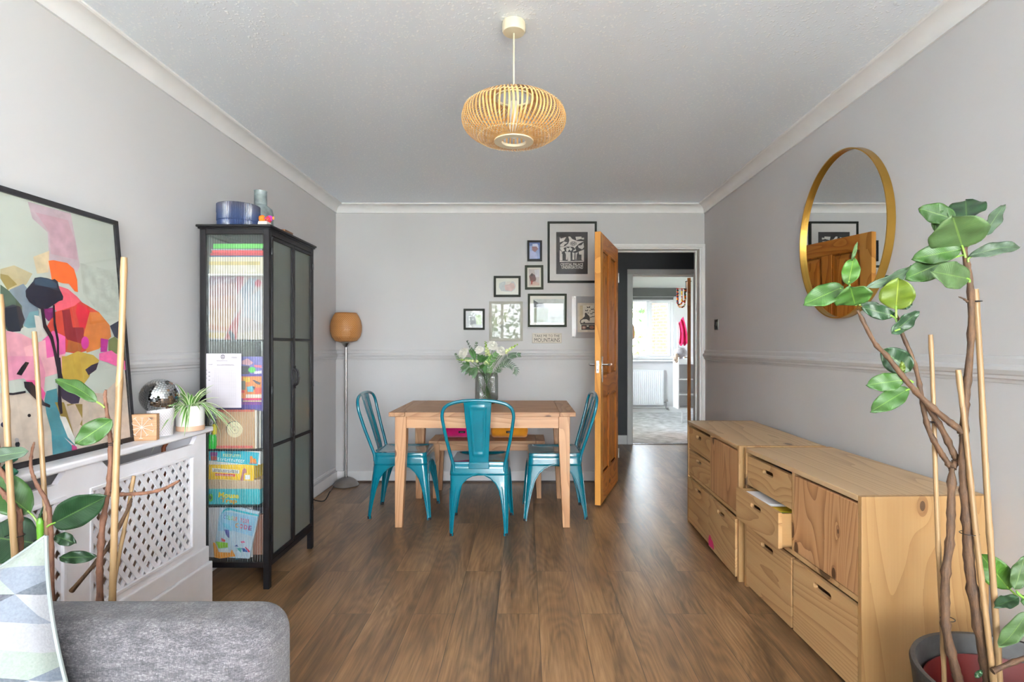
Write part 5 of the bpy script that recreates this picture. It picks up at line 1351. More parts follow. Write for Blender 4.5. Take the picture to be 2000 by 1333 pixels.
def potfn(u, v):
    a = 2 * pi * u; r = 0.0425 + 0.0065 * v
    return Vector((pc.x + r * cos(a), pc.y + r * sin(a), RZ + 0.112 * v))
MB().grid(potfn, 48, 10).obj('pot_wall', potmat(), pot, smooth=60)
MB().lathe([(0.0, 0.0), (0.0425, 0.0), (0.043, 0.003), (0.0, 0.004)], pc, 40, cap=False).lathe([(0.0488, 0.110), (0.0495, 0.113), (0.046, 0.113), (0.042, 0.02), (0, 0.02)], pc, 40, cap=False).obj('rim', flat((226, 222, 224), 0.4), pot, smooth=40)
bb = thing('mirror_ball', 'mirror ball of tiny square facets sitting in the white pot', 'mirror ball', pc + Vector((0, 0, 0.10)))
bC = pc + Vector((-0.004, 0.0, 0.158)); br_ = 0.071
mb = MB(); NV = 24
for i in range(NV):
    t0 = pi * i / NV; t1 = pi * (i + 1) / NV; tm = (t0 + t1) / 2
    n = max(4, int(2 * NV * sin(tm)))
    for j in range(n):
        a0 = 2 * pi * (j + 0.06) / n; a1 = 2 * pi * (j + 0.94) / n
        def P_(t_, a_): return Vector((sin(t_) * cos(a_), sin(t_) * sin(a_), cos(t_)))
        T0 = t0 + (t1 - t0) * 0.06; T1 = t1 - (t1 - t0) * 0.06
        q = [P_(T0, a0), P_(T1, a0), P_(T1, a1), P_(T0, a1)]
        mid_ = P_(tm, (a0 + a1) / 2); jit = Vector((random.uniform(-1, 1), random.uniform(-1, 1), random.uniform(-1, 1))) * 0.035
        nn = (mid_ + jit).normalized(); c = bC + mid_ * (br_ + 0.0006)
        vs = []
        for p in q:
            d = (p - mid_) * br_; d -= nn * d.dot(nn); vs.append(c + d)
        R_ = Matrix.Rotation(0.5, 3, 'Y') @ Matrix.Rotation(0.35, 3, 'X')
        vs = [bC + R_ @ (p - bC) for p in vs]
        mb.add(vs, [(0, 1, 2, 3)])
mb.obj('mirror_facet', flat((225, 228, 228), 0.03, 1.0, var=0.0), bb)
MB().sphere(bC, br_ - 0.0006, 40, 28).obj('ball', flat((60, 60, 62), 0.5), bb, smooth=True)

# spider plant
sc_ = Vector((-1.450, 2.372, RZ))
spl = thing('spider_plant', 'striped spider plant in a white pot with tan base beside the mirror ball', 'potted plant', sc_)
sp_pot = MB().lathe([(0.050, 0.0), (0.053, 0.002), (0.0545, 0.105), (0.0535, 0.108), (0.050, 0.106), (0.049, 0.02), (0.0, 0.02)], sc_, 44, cap=False).obj('pot', flat((228, 224, 222), 0.3, var=0.02), spl, smooth=40)
MB().lathe([(0.0, 0.001), (0.0525, 0.001), (0.0543, 0.002), (0.0548, 0.022), (0.053, 0.022)], sc_, 44, cap=False).obj('tan_band', flat((196, 160, 134), 0.5), sp_pot, smooth=40)
MB().lathe([(0.0, 0.092), (0.050, 0.090)], sc_, 30, cap=False).obj('soil', flat((90, 62, 46), 0.95, bmp=0.6), spl)
def stripe_leaf():
    m, t, b = newmat('spider_leaf')
    uv = t.nodes.new('ShaderNodeTexCoord'); s = t.nodes.new('ShaderNodeSeparateXYZ'); t.links.new(uv.outputs['UV'], s.inputs[0])
    d = math_(t, 'ABSOLUTE', math_(t, 'SUBTRACT', s.outputs[0], 0.5))
    t.links.new(ramp(t, math_(t, 'MULTIPLY', d, 2.0), [(0.0, (116, 160, 70)), (0.12, (84, 134, 52)), (0.52, (74, 124, 50)), (0.66, (206, 222, 172)), (1.0, (222, 232, 196))]), b.inputs['Base Color'])
    b.inputs['Roughness'].default_value = 0.38
    return m
M_SPL = stripe_leaf(); random.seed(21)
tips = [(0.28, 0.10, 158, 1), ]
def strap(mb, base, az, L, rise, w, droop):
    dirh = Vector((cos(az), sin(az), 0)); side = Vector((-sin(az), cos(az), 0))
    def fn(u, v):
        h = L * (v * cos(rise) * 1.0 + 0.25 * v * v); z = L * (sin(rise) * v - droop * v * v)
        ww = w * (0.55 + 0.9 * v if v < 0.4 else 0.91 * (1 - ((v - 0.4) / 0.6) ** 1.7)) 
        x = (u - 0.5) * ww
        return Vector(base) + dirh * h + side * x + Vector((0, 0, z + abs(x) * 0.5))
    mb.grid(fn, 4, 12)
for k in range(46):
    az = 2 * pi * (k * 0.382) + random.uniform(-0.3, 0.3); inner = k < 16
    if cos(az) < -0.6 and not inner: az += 1.2       # the wall side stays short
    L = random.uniform(0.13, 0.19) if inner else random.uniform(0.14, 0.22)
    if sin(az) > 0.55: L *= 0.8
    if sin(az) < -0.5: L *= 0.8
    rise = random.uniform(0.9, 1.35) if inner else random.uniform(0.35, 0.95)
    mb = MB(); strap(mb, (sc_.x + 0.012 * cos(az), sc_.y + 0.012 * sin(az), RZ + 0.092), az, L, rise, random.uniform(0.012, 0.019), random.uniform(0.25, 0.5) if inner else random.uniform(0.75, 1.45))
    mb.obj('leaf', M_SPL, spl, smooth=60, solid=0.0006)
# woven basket at the near end of the cover
bk_ = thing('wire_basket', 'brown woven wire basket with green cloth at the shelf end', 'basket', (-1.475, 1.475, RZ))
bcx = Vector((-1.470, 1.455, RZ))
mb = MB()
for k in range(24):
    a = 2 * pi * k / 24; b_ = a + 0.6
    mb.tube([(bcx.x + 0.048 * cos(a), bcx.y + 0.048 * sin(a), RZ), (bcx.x + 0.056 * cos((a + b_) / 2), bcx.y + 0.056 * sin((a + b_) / 2), RZ + 0.06), (bcx.x + 0.05 * cos(b_), bcx.y + 0.05 * sin(b_), RZ + 0.12)], 0.0028, 5)
    mb.tube([(bcx.x + 0.048 * cos(a), bcx.y + 0.048 * sin(a), RZ), (bcx.x + 0.056 * cos(a - 0.3), bcx.y + 0.056 * sin(a - 0.3), RZ + 0.06), (bcx.x + 0.05 * cos(a - 0.6), bcx.y + 0.05 * sin(a - 0.6), RZ + 0.12)], 0.0028, 5)
for z in (0.003, 0.12): mb.ring((bcx.x, bcx.y, RZ + z), 0.05, 0.004, 32)
mb.obj('basket_weave', flat((120, 72, 44), 0.4, 0.3), bk_)
mb = MB(); mb.grid(lambda u, v: Vector((-1.430 + 0.012 * sin(9 * v), 1.512 + 0.016 * u + 0.004 * sin(14 * u), RZ + 0.002 + v * 0.055)), 10, 10)
tag(mb.obj('green_cloth', flat((46, 120, 96), 0.8), smooth=True, solid=0.003), 'small green ruffled cloth beside the woven wire basket', 'cloth')

# ------------------------------------------------------------------ pictures on the back wall
YW = YB
def frame(label, x0, y0, x1, y1, fw, rgb, mat_in=0.0, mat_rgb=(222, 218, 212), depth=0.018, tilt=0.0, items=(), tf=(1, 0, 0), photo=None, bev=0.001, refl=0.010, extra=None, photo_rgb=(200, 200, 196)):
    a = at(x0, y1, YW - depth); b = at(x1, y0, YW - depth)
    t = thing('framed_picture', label, 'picture', ((a.x + b.x) / 2, YW, a.z), group='pictures hung above the table')
    f = fw * (YW - depth) / F; yf, yb = YW - depth, YW - 0.001
    mb = MB().box(a.x, b.x, yf, yb, a.z, a.z + f).box(a.x, b.x, yf, yb, b.z - f, b.z).box(a.x, a.x + f, yf, yb, a.z + f, b.z - f).box(b.x - f, b.x, yf, yb, a.z + f, b.z - f)
    objs = [mb.obj('frame', flat(rgb, 0.6, var=0.05, spec=0.2), t, bevel=bev)]
    yi = yf + 0.006
    objs.append(MB().box(a.x + f - 0.001, b.x - f + 0.001, yi, yi + 0.004, a.z + f - 0.001, b.z - f + 0.001).obj('mount', flat(mat_rgb, 0.7, var=0.01), t))
    if items: objs.append(patches('photo' if photo is None else photo, items, (0, yi - 0.0002, 0), N_, t, tf=tf, eps=0.0001))
    if extra: objs.append(extra(t, yi))
    objs.append(MB().box(a.x + f - 0.001, b.x - f + 0.001, yf + 0.002, yf + 0.0028, a.z + f - 0.001, b.z - f + 0.001).obj('glass', glass_mat('frame_glass_%.3f' % refl, (0.985, 0.985, 0.985), refl, 0.0, 1.07) if 'frame_glass_%.3f' % refl not in MATS else MATS['frame_glass_%.3f' % refl], t))
    if tilt:
        t.rotation_euler.y = radians(tilt)
    return t
BK = (28, 30, 25)
Z1 = (0.20252, 890, 420)
ZP = (0.112540, 1040, 420)
def poster_text(t, yi):
    s = yi / F * 0.11254; mb = MB()
    c = at(1040 + 683 * 0.11254, 420 + 860 * 0.11254, yi - 0.0045); add_text(mb, 'CRYSTAL PALACE', 392 * s, 50 * s, c, (1, 0, 0), (0, 0, 1), bold=0.012)
    c = at(1040 + 692 * 0.11254, 420 + 911 * 0.11254, yi - 0.0045); add_text(mb, 'UNDERGROUND', 372 * s, 50 * s, c, (1, 0, 0), (0, 0, 1), bold=0.012)
    return mb.obj('lettering', flat((214, 208, 202), 0.6), t)
PK = (46, 40, 42); PW = (212, 206, 200)
cp = [(PK, rect(411, 297, 958, 1028))]
cp += [(PW, p) for p in ([(472, 380), (490, 412), (585, 384), (548, 452), (472, 478)], [(480, 520), (545, 462), (612, 480), (560, 512), (540, 545), (480, 550)],
        [(745, 380), (850, 376), (852, 415), (760, 440)], [(855, 400), (895, 395), (893, 430), (850, 425)],
        [(620, 378), (655, 376), (690, 420), (780, 455), (895, 458), (810, 500), (760, 545), (740, 570), (760, 620), (700, 640), (725, 590), (700, 560), (600, 555), (545, 580), (560, 620), (520, 640), (480, 600), (476, 560), (560, 545), (620, 500), (640, 440)],
        [(885, 480), (895, 560), (860, 600), (800, 570), (790, 535), (850, 525)], [(575, 560), (640, 590), (650, 560), (690, 600), (665, 630), (640, 600), (610, 640), (590, 630)],
        [(472, 610), (520, 650), (500, 660), (520, 680), (520, 790), (472, 790)], [(560, 640), (620, 640), (605, 780), (580, 780), (580, 690)], [(612, 645), (660, 645), (660, 800), (612, 800)], [(690, 650), (730, 660), (725, 780), (695, 780)], [(745, 660), (790, 650), (770, 690), (760, 770), (745, 770)], [(800, 640), (895, 600), (893, 800), (850, 780), (850, 690), (810, 690)],
        [(472, 795), (640, 805), (890, 795), (893, 815), (472, 818)])]
cp += [(PK, disc(708, 498, 58, 20, 36)), (PW, disc(708, 498, 50, 20, 29)), (PK, [(665, 498), (685, 478), (690, 470), (708, 478), (728, 470), (733, 482), (750, 498), (733, 514), (728, 524), (708, 518), (690, 524), (684, 514)]), (PW, disc(708, 497, 22)), (PK, disc(708, 497, 12)), (PK, [(540, 575), (600, 553), (700, 556), (745, 590), (730, 612), (650, 575), (570, 600), (545, 600)]),
       (PW, [(575, 562), (625, 580), (652, 556), (690, 590), (660, 600), (640, 590), (600, 600)]), (PK, [(765, 560), (790, 535), (800, 570), (840, 600), (770, 590)]), (PK, disc(820, 750, 26, 8, 34))]
frame('large black frame holding a black and white underground poster with white mount', 1069.6, 432.6, 1165.8, 552.6, 4.2, BK, depth=0.022, items=cp, tf=ZP, photo='poster', extra=poster_text, mat_rgb=(214, 210, 208))
frame('small black frame with a blue photograph, above the one holding a brown-toned photograph', 1030, 469.6, 1058.7, 510.3, 4.0, (22, 22, 25), mat_rgb=(96, 116, 176), items=[((150, 166, 208), [(712, 300), (800, 290), (812, 420), (712, 424)]), ((196, 204, 226), [(740, 280), (790, 278), (800, 320), (745, 330)]), ((150, 110, 116), [(735, 305), (780, 305), (795, 330), (765, 360), (738, 340)]), ((176, 184, 222), [(715, 350), (740, 345), (780, 370), (790, 422), (712, 424)])], tf=Z1)
frame('small dark green frame with a brown-toned photograph under the blue one', 1025.4, 518.2, 1061.5, 565.8, 4.6, (42, 46, 34), tilt=-0.4, items=[((196, 186, 184), rect(708, 524, 810, 682)), ((214, 210, 214), [(760, 530), (810, 526), (810, 600), (770, 600)]), ((112, 76, 72), [(710, 590), (735, 560), (765, 580), (778, 620), (760, 660), (720, 640)]), ((206, 176, 166), [(720, 660), (760, 640), (808, 660), (808, 682), (712, 682)]), ((150, 60, 50), [(725, 640), (745, 630), (740, 670), (725, 670)]), ((60, 44, 44), disc(735, 580, 12), )], tf=Z1, mat_rgb=(220, 216, 204))
frame('wide dark green frame with a pale round-edged photograph, beside the brown-toned one', 964.3, 539.1, 1017, 580.3, 4.4, (32, 34, 27), items=[((190, 196, 196), [(420, 660), (460, 644), (560, 642), (580, 680), (570, 720), (540, 742), (440, 736), (418, 700)]), ((206, 178, 174), [(470, 680), (510, 655), (560, 660), (576, 700), (540, 738), (480, 728)]), ((222, 216, 206), [(480, 644), (540, 644), (520, 668), (480, 676)])], tf=Z1, mat_rgb=(222, 222, 212))
frame('small square black frame lowest on the wall, over the flowers', 905.3, 603.4, 946.6, 644.6, 4.2, (30, 32, 27), items=[((198, 200, 204), rect(104, 935, 252, 1080)), ((150, 150, 160), [(135, 970), (185, 965), (200, 1060), (140, 1060)]), ((176, 196, 150), [(190, 970), (245, 960), (250, 1060), (200, 1060)])], tf=Z1, mat_rgb=(214, 214, 216), refl=0.009)
frame('pale silver-grey picture frame without mount, directly above the flowers', 955.4, 589, 1021, 666.4, 5.2, (168, 166, 156), items=[((150, 150, 140), rect(352, 864, 618, 1190)), ((170, 166, 150), [(352, 864), (480, 864), (520, 1000), (400, 1100), (352, 1080)])], tf=Z1, mat_rgb=(160, 160, 150), refl=0.011)
frame('wide dark green frame with a pale landscape photograph above the mountains sign', 1031, 574, 1107, 639, 4.2, (34, 40, 28), items=[((170, 178, 174), rect(750, 812, 1050, 1040)), ((190, 196, 192), rect(750, 812, 1050, 900)), ((80, 84, 84), [(750, 820), (800, 850), (840, 850), (860, 892), (750, 892)]), ((130, 140, 120), [(750, 900), (900, 900), (880, 1035), (750, 1035)])], tf=Z1, mat_rgb=(218, 216, 206), refl=0.009)
# wooden mountains sign
sgn = thing('wall_sign', 'small cream sign reading take me to the mountains under the wide green frame', 'sign', (0.2, YW, 1.18))
a = at(1039.5, 670.7, YW - 0.012); b = at(1097, 651, YW - 0.012)
MB().box(a.x, b.x, YW - 0.012, YW - 0.0005, a.z, b.z).obj('board', flat((206, 198, 184), 0.6, var=0.04), sgn, bevel=0.004)
s_ = (YW - 0.012) / F
mb = MB(); add_text(mb, 'TAKE ME TO THE', 49 * s_, 5.2 * s_, at(1068.5, 656.4, YW - 0.0122), (1, 0, 0), (0, 0, 1), bold=0.0); add_text(mb, 'MOUNTAINS', 49.5 * s_, 7.6 * s_, at(1068.5, 664.6, YW - 0.0122), (1, 0, 0), (0, 0, 1), bold=0.0)
mb.obj('lettering', flat((58, 52, 50), 0.6), sgn)
mb = MB()
for x, y in ((1043, 653.5), (1094, 653.5)): p = at(x, y, YW - 0.0122); mb.cyl(p, p + Vector((0, -0.001, 0)), 0.0022, n=8)
mb.obj('screw', flat((90, 84, 80), 0.4), sgn)
# clear plastic wallet with a gramophone print
wl = thing('clear_sleeve', 'clear plastic sleeve with a gramophone and butterflies print beside the door', 'picture', (0.5, YW, 1.2))
a = at(1117, 661, YW - 0.003); b = at(1206, 579, YW - 0.003)
box('sleeve', glass_mat('clear_plastic', (0.97, 0.97, 0.97), 0.07, 0.05), a.x, b.x, YW - 0.0035, YW - 0.0025, a.z, b.z, wl)
ZG = (0.075, 1110, 570)
BR = (58, 50, 48)
gi = [((196, 184, 168), [(240, 298), (1180, 298), (1180, 1060), (240, 1055)]), ((210, 202, 188), [(300, 360), (1120, 360), (1120, 1000), (300, 1000)]), ((190, 172, 140), rect(296, 362, 380, 740)),
      (BR, [(430, 560), (460, 545), (500, 590), (545, 640), (562, 700), (550, 775), (520, 745), (470, 718), (380, 722), (335, 750), (325, 800), (345, 835), (345, 870), (320, 850), (300, 790), (312, 740), (370, 700), (430, 640)]),
      (BR, rect(325, 815, 1000, 848)), (BR, rect(340, 868, 1000, 995)), (BR, [(400, 790), (430, 788), (440, 820), (385, 820)]), ((150, 100, 84), disc(405, 935, 60, 18, 42)), ((196, 176, 160), disc(405, 935, 30, 14, 22)), ((150, 100, 84), disc(610, 930, 60, 18, 42)), ((200, 190, 176), rect(480, 880, 530, 915)), ((150, 140, 128), rect(360, 848, 1000, 868))]
for (x, y, s) in ((525, 405, 50), (475, 490, 42), (515, 555, 26), (560, 500, 26), (620, 460, 42), (600, 575, 36), (655, 540, 34), (585, 665, 34), (650, 650, 38), (700, 480, 34)):
    gi.append((BR, [(x - s, y - s * 0.5), (x, y), (x + s * 0.9, y - s * 0.7), (x + s * 0.7, y + s * 0.5), (x + s * 0.1, y + s * 0.25), (x - s * 0.6, y + s * 0.5)]))
patches('print', gi, (0, YW - 0.0042, 0), N_, wl, tf=ZG, eps=0.00008)
mb = MB()
for x, y in ((1120.6, 583.5), (1119.6, 658.2), (1203, 583.5), (1203, 658)): mb.sphere(at(x, y, YW - 0.006), 0.004, 10, 8)
mb.obj('pin', M_CHROME, wl, smooth=True)
# ------------------------------------------------------------------ vase of flowers on the table
VC = Vector(((950.5 - VX) * 4.03 / F, 4.03, TZ))
vs_ = thing('glass_vase', 'smoked ribbed glass vase of white flowers standing on the dining table', 'vase', VC)
def vase_mat():
    m, t, b = newmat('smoked_glass'); t.nodes.remove(b); out = t.nodes['Material Output']
    uv = t.nodes.new('ShaderNodeTexCoord'); s = t.nodes.new('ShaderNodeSeparateXYZ'); t.links.new(uv.outputs['UV'], s.inputs[0])
    # nested arches repeated round the vase
    u = math_(t, 'MULTIPLY', math_(t, 'ABSOLUTE', math_(t, 'SUBTRACT', math_(t, 'FRACT', math_(t, 'MULTIPLY', s.outputs[0], 3.0)), 0.5)), 1.0)
    v = math_(t, 'MULTIPLY', math_(t, 'MAXIMUM', math_(t, 'SUBTRACT', 0.42, s.outputs[1]), 0.0), 1.05)
    r = math_(t, 'SQRT', math_(t, 'ADD', math_(t, 'POWER', u, 2.0), math_(t, 'POWER', v, 2.0)))
    w = math_(t, 'SINE', math_(t, 'MULTIPLY', r, 6.283 * 24))
    rib = math_(t, 'MULTIPLY_ADD', w, 0.5, 0.5)
    tr = t.nodes.new('ShaderNodeBsdfTransparent')
    t.links.new(mixc(t, rib, lin((172, 176, 170)), lin((222, 226, 220))), tr.inputs[0])
    gl = t.nodes.new('ShaderNodeBsdfGlossy'); gl.inputs['Roughness'].default_value = 0.06
    bp = nd(t, 'ShaderNodeBump', i_Strength=0.6, i_Distance=0.002); t.links.new(w, bp.inputs['Height']); t.links.new(bp.outputs[0], gl.inputs['Normal'])
    lw = nd(t, 'ShaderNodeLayerWeight', i_Blend=0.35)
    fac = math_(t, 'MINIMUM', math_(t, 'ADD', math_(t, 'MULTIPLY', lw.outputs['Facing'], 0.35), math_(t, 'MULTIPLY_ADD', rib, 0.10, 0.03)), 0.8)
    mx = t.nodes.new('ShaderNodeMixShader'); t.links.new(fac, mx.inputs[0]); t.links.new(tr.outputs[0], mx.inputs[1]); t.links.new(gl.outputs[0], mx.inputs[2])
    t.links.new(mx.outputs[0], out.inputs[0])
    return m
VR = 0.0845
vp = [(0.0, 0.060), (0.012, 0.072), (0.035, VR), (0.20, VR), (0.222, VR - 0.006), (0.228, VR - 0.010)]
def vfn(u, v):
    z = 0.228 * v; r = table(z, vp); a = 2 * pi * u
    return Vector((VC.x + r * cos(a), VC.y + r * sin(a), TZ + z + 0.001))
vb = MB().grid(vfn, 60, 30).obj('vase_wall', vase_mat(), vs_, smooth=60)
MB().lathe([(0.0, 0.001), (0.060, 0.001), (0.060, 0.014), (0.0, 0.010)], (VC.x, VC.y, TZ), 32, cap=False).obj('vase_base', glass_mat('smoked_base', (0.55, 0.57, 0.54), 0.1, 0.05), vs_, smooth=30)
M_STEM = flat((70, 112, 50), 0.5); M_STEMD = flat((44, 84, 40), 0.5)
M_PET = flat((236, 234, 226), 0.6, var=0.02); M_BUD = flat((214, 224, 160), 0.6, var=0.08); M_LIME = flat((128, 164, 52), 0.5, var=0.1)
def vpx(px, py, Y): return at(px, py, Y)
def stem_to(parent, top, r=0.0022, m=None, bend=0.02):
    x0 = VC.x + (top.x - VC.x) * -0.25; y0 = VC.y + (top.y - VC.y) * -0.3
    p = [Vector((x0, y0, TZ + 0.02)), Vector((VC.x + (top.x - VC.x) * 0.18, VC.y + (top.y - VC.y) * 0.2, TZ + 0.21)), top]
    p = catmull([p[0], p[1], (p[1] + p[2]) / 2 + Vector((0, 0, bend)), p[2]], 5)
    MB().tube(p, r, 6).obj('stem', m or M_STEM, parent, smooth=True)
    return p
def leafy(mb, p, d, L, w, nrm=(0, -1, 0), droop=0.15):
    d = Vector(d).normalized(); s = d.cross(Vector(nrm)).normalized(); n = s.cross(d)
    def fn(u, v):
        ww = w * sin(pi * min(1, max(0, v)) ** 0.8) ** 0.8 if 0 < v < 1 else 0.0005
        return Vector(p) + d * L * v + s * (u - 0.5) * ww + n * (0.18 * abs(u - 0.5) * ww) + Vector((0, 0, -droop * L * v * v))
    mb.grid(fn, 2, 6)
g_fl = 'cut flowers in the smoked vase'
mums = [((906, 691, 3.99), 0.046, 'large white chrysanthemum reaching out over the vase rim beside the snapdragon spray'), ((936, 684, 3.97), 0.034, 'creamy white chrysanthemum in the middle of the bouquet'), ((962, 676, 4.02), 0.042, 'white chrysanthemum topmost in the bouquet'), ((978, 686, 3.98), 0.038, 'white chrysanthemum beside the palm fronds')]
for (px, py, Y), r, lab in mums:
    c = vpx(px, py, Y); t = thing('chrysanthemum', lab, 'flower', c, group=g_fl)
    stem_to(t, c - Vector((0, 0, r * 0.6)))
    mb = MB(); random.seed(int(px))
    ax = Vector((c.x - VC.x, -0.10, 0.10)).normalized()
    R_ = Vector((0, 0, 1)).rotation_difference(ax)
    nl = 7
    for ring_ in range(nl):
        th = 0.12 + ring_ * 0.26; n = int(5 + ring_ * 3.4); L = r * (0.75 + 0.25 * ring_ / nl)
        for j in range(n):
            a = 2 * pi * j / n + ring_ * 0.7
            d = R_ @ Vector((sin(th) * cos(a), sin(th) * sin(a), cos(th)))
            tn = R_ @ Vector((-sin(a), cos(a), 0)); w = r * 0.17
            tip = c + d * L * random.uniform(0.9, 1.12); m0 = c + d * L * 0.55
            nn = tn.cross(d)
            mb.add([c + d * r * 0.1, m0 - tn * w, m0 + tn * w, tip - tn * w * 0.5 + nn * r * 0.06, tip + tn * w * 0.5 + nn * r * 0.06], [(0, 1, 2), (1, 3, 4, 2)])
    mb.sphere(c, r * 0.45, 10, 8)
    mb.obj('bloom', M_PET, t, smooth=60)
snaps = [((893, 703, 3.97), (928, 707, 3.98), 'pale green snapdragon spray hanging low over the vase rim'), ((948, 668, 4.04), (953, 695, 4.03), 'upright snapdragon spire with green tip in the middle of the bouquet'), ((1011, 673, 4.00), (985, 690, 4.01), 'green-tipped snapdragon spire reaching out above the palm fronds'), ((958, 697, 3.96), (950, 712, 3.97), 'small cream snapdragon buds low at the front of the bouquet')]
for tip, bot, lab in snaps:
    T_ = vpx(*tip); B_ = vpx(*bot); t = thing('snapdragon', lab, 'flower', B_, group=g_fl)
    stem_to(t, B_)
    mb = MB(); ml = MB(); random.seed(int(tip[0])); ml.tube([B_, T_], [0.002, 0.001], 6); n = 15
    for i in range(n):
        s = i / (n - 1); p = B_.lerp(T_, s); a = i * 2.4; r = lerp(0.0135, 0.0045, s)
        q = (mb if s < 0.62 else ml)
        q.sphere(p + Vector((cos(a), sin(a) * 0.7, 0.3)) * r * 1.0, r * 0.95, 8, 6, (1, 1, 0.9))
    mb.obj('florets', M_BUD, t, smooth=True); ml.obj('buds', M_LIME, t, smooth=True)
fronds = [([(972, 728), (985, 706), (1000, 694), (1017, 693)], 4.00, 26, 0.045, 'palm frond arching out level over the vase rim'),
          ([(965, 730), (978, 715), (995, 712), (1008, 722), (1005, 732)], 3.97, 18, 0.042, 'palm frond drooping low beside the vase'),
          ([(958, 730), (955, 712), (962, 700), (970, 690)], 3.95, 22, 0.050, 'bright green upright palm frond at the front of the vase'),
          ([(930, 722), (935, 700), (930, 680), (931, 668)], 4.07, 12, 0.030, 'dark spiky palm tip behind the cream chrysanthemum'),
          ([(925, 725), (905, 712), (895, 700), (889, 690)], 4.03, 12, 0.026, 'dark palm tip behind the large white chrysanthemum')]
for pts, Y, n, L, lab in fronds:
    P3 = [vpx(x, y, Y) for x, y in pts]; t = thing('palm_frond', lab, 'leaf', P3[0], group=g_fl)
    path = catmull([VC + Vector((0, 0, 0.03)), VC + Vector(((P3[0].x - VC.x) * 0.7, 0, 0.18))] + P3, 6)
    MB().tube(path, 0.0016, 6).obj('stem', M_STEM, t, smooth=True)
    mb = MB(); pp2 = catmull(P3, 10)
    for i in range(n):
        k = int((i + 0.5) / n * (len(pp2) - 2)); p = pp2[k]; d = (pp2[k + 1] - pp2[k]).normalized()
        s_ = d.cross(Vector((0, -1, 0))).normalized()
        l = L * (1.0 - 0.45 * abs(2 * i / n - 0.8))
        for sg_ in (1, -1):
            leafy(mb, p, d * 0.75 + s_ * sg_ * 0.9 + Vector((0, -0.15, 0.1)), l, 0.0055, droop=0.2)
    mb.obj('leaflets', flat((56, 104, 26) if 'bright' in lab else (30, 64, 28), 0.5, var=0.15), t, smooth=60)
g_lf = [((940, 705, 3.96), (946, 692), 0.030, 'broad green leaf at the front of the bouquet under the snapdragon'), ((946, 716, 3.95), (940, 722), 0.028, 'round green leaf just above the vase rim'), ((914, 714, 3.99), (902, 712), 0.022, 'jagged green leaf low beside the snapdragon spray'), ((924, 700, 4.0), (912, 680), 0.016, 'small dark leaf sprig between the white chrysanthemums'), ((918, 722, 4.0), (908, 728), 0.022, 'dark green leaf hanging just over the vase rim'), ((930, 722, 3.97), (922, 732), 0.026, 'green leaf tucked against the rim of the vase')]
for (px, py, Y), (tx, ty), w, lab in g_lf:
    p = vpx(px, py, Y); q = vpx(tx, ty, Y - 0.01); t = thing('leaf_sprig', lab, 'leaf', p, group=g_fl)
    stem_to(t, p, 0.0015, M_STEMD)
    mb = MB(); random.seed(int(px)); d = q - p
    for k in range(7):
        a = random.uniform(-1.0, 1.0); D_ = Matrix.Rotation(a, 3, 'Y') @ d
        leafy(mb, p - d * (0.4 * k / 7), D_ + Vector((0, random.uniform(-.01, .01), 0)), d.length * random.uniform(1.0, 1.6), w, (random.uniform(-.3, .3), -1, random.uniform(-.3, .3)))
    mb.obj('leaves', flat((44, 84, 32), 0.45, var=0.18), t, smooth=60)
# twiggy dark sprig
t = thing('leaf_sprig', 'thin dark twig with tiny leaves, tallest over the flowers', 'leaf', vpx(918, 680, 4.05), group=g_fl)
pth = stem_to(t, vpx(912, 666, 4.06), 0.0012, M_STEMD)
mb = MB()
for k in range(16):
    p = vpx(924 - k * 0.8, 692 - k * 1.7, 4.06); leafy(mb, p, (cos(k * 2.1), -0.2, 0.6), 0.014, 0.005)
mb.obj('leaves', flat((30, 50, 36), 0.5), t)

# ------------------------------------------------------------------ cables and sockets in the corner
tk = MB().box(XL + 0.001, XL + 0.016, 3.3, YB - 0.05, 0.118, 0.136)
tag(tk.obj('cable_trunking', M_TRIMW, bevel=0.002), 'white cable trunking running above the baseboard behind the floor lamp', 'trunking')
MB().tube([(XL + 0.012, 3.3, 0.104), (XL + 0.012, YB - 0.03, 0.104)], 0.005, 8)
so = thing('wall_socket', 'white double wall socket low on the wall beside the glass cabinet', 'socket', (XL, 3.62, 0.16))
box('plate', M_WHITE, XL, XL + 0.012, 3.52, 3.67, 0.15, 0.24, so, bevel=0.003)
box('plug', M_WHITE, XL + 0.012, XL + 0.05, 3.60, 3.65, 0.17, 0.22, so, bevel=0.004)
so2 = thing('wall_socket', 'white socket box in the trunking near the lamp corner', 'socket', (XL, 4.10, 0.16))
box('plate', M_WHITE, XL, XL + 0.022, 4.06, 4.14, 0.10, 0.165, so2, bevel=0.003)
ex = thing('extension_lead', 'white extension block with plugs on the floor beside the glass cabinet', 'extension lead', (XL + 0.07, 3.62, 0))
MB().box(XL + 0.03, XL + 0.09, 3.42, 3.72, 0, 0.045).obj('block', M_WHITE, ex, bevel=0.006)
for y in (3.50, 3.64): box('plug', M_WHITE, XL + 0.035, XL + 0.085, y, y + 0.045, 0.045, 0.085, ex, bevel=0.006)
bcd = MB().tube(catmull([(XL + 0.06, 3.52, 0.10), (XL + 0.05, 3.60, 0.115), (XL + 0.05, 3.78, 0.055), (XL + 0.09, 3.95, 0.05), (XL + 0.03, 4.05, 0.08), (XL + 0.035, 4.10, 0.02), (XL + 0.12, 4.10, 0.006), (XL + 0.13, 4.2, 0.05), (XL + 0.10, 4.28, 0.02), (LX - 0.09, LY - 0.02, 0.006)], 8), 0.004, 8)
tag(bcd.obj('power_cable', M_BLACK, smooth=True), 'black looping cord between the floor lamp and the plugs', 'cord')
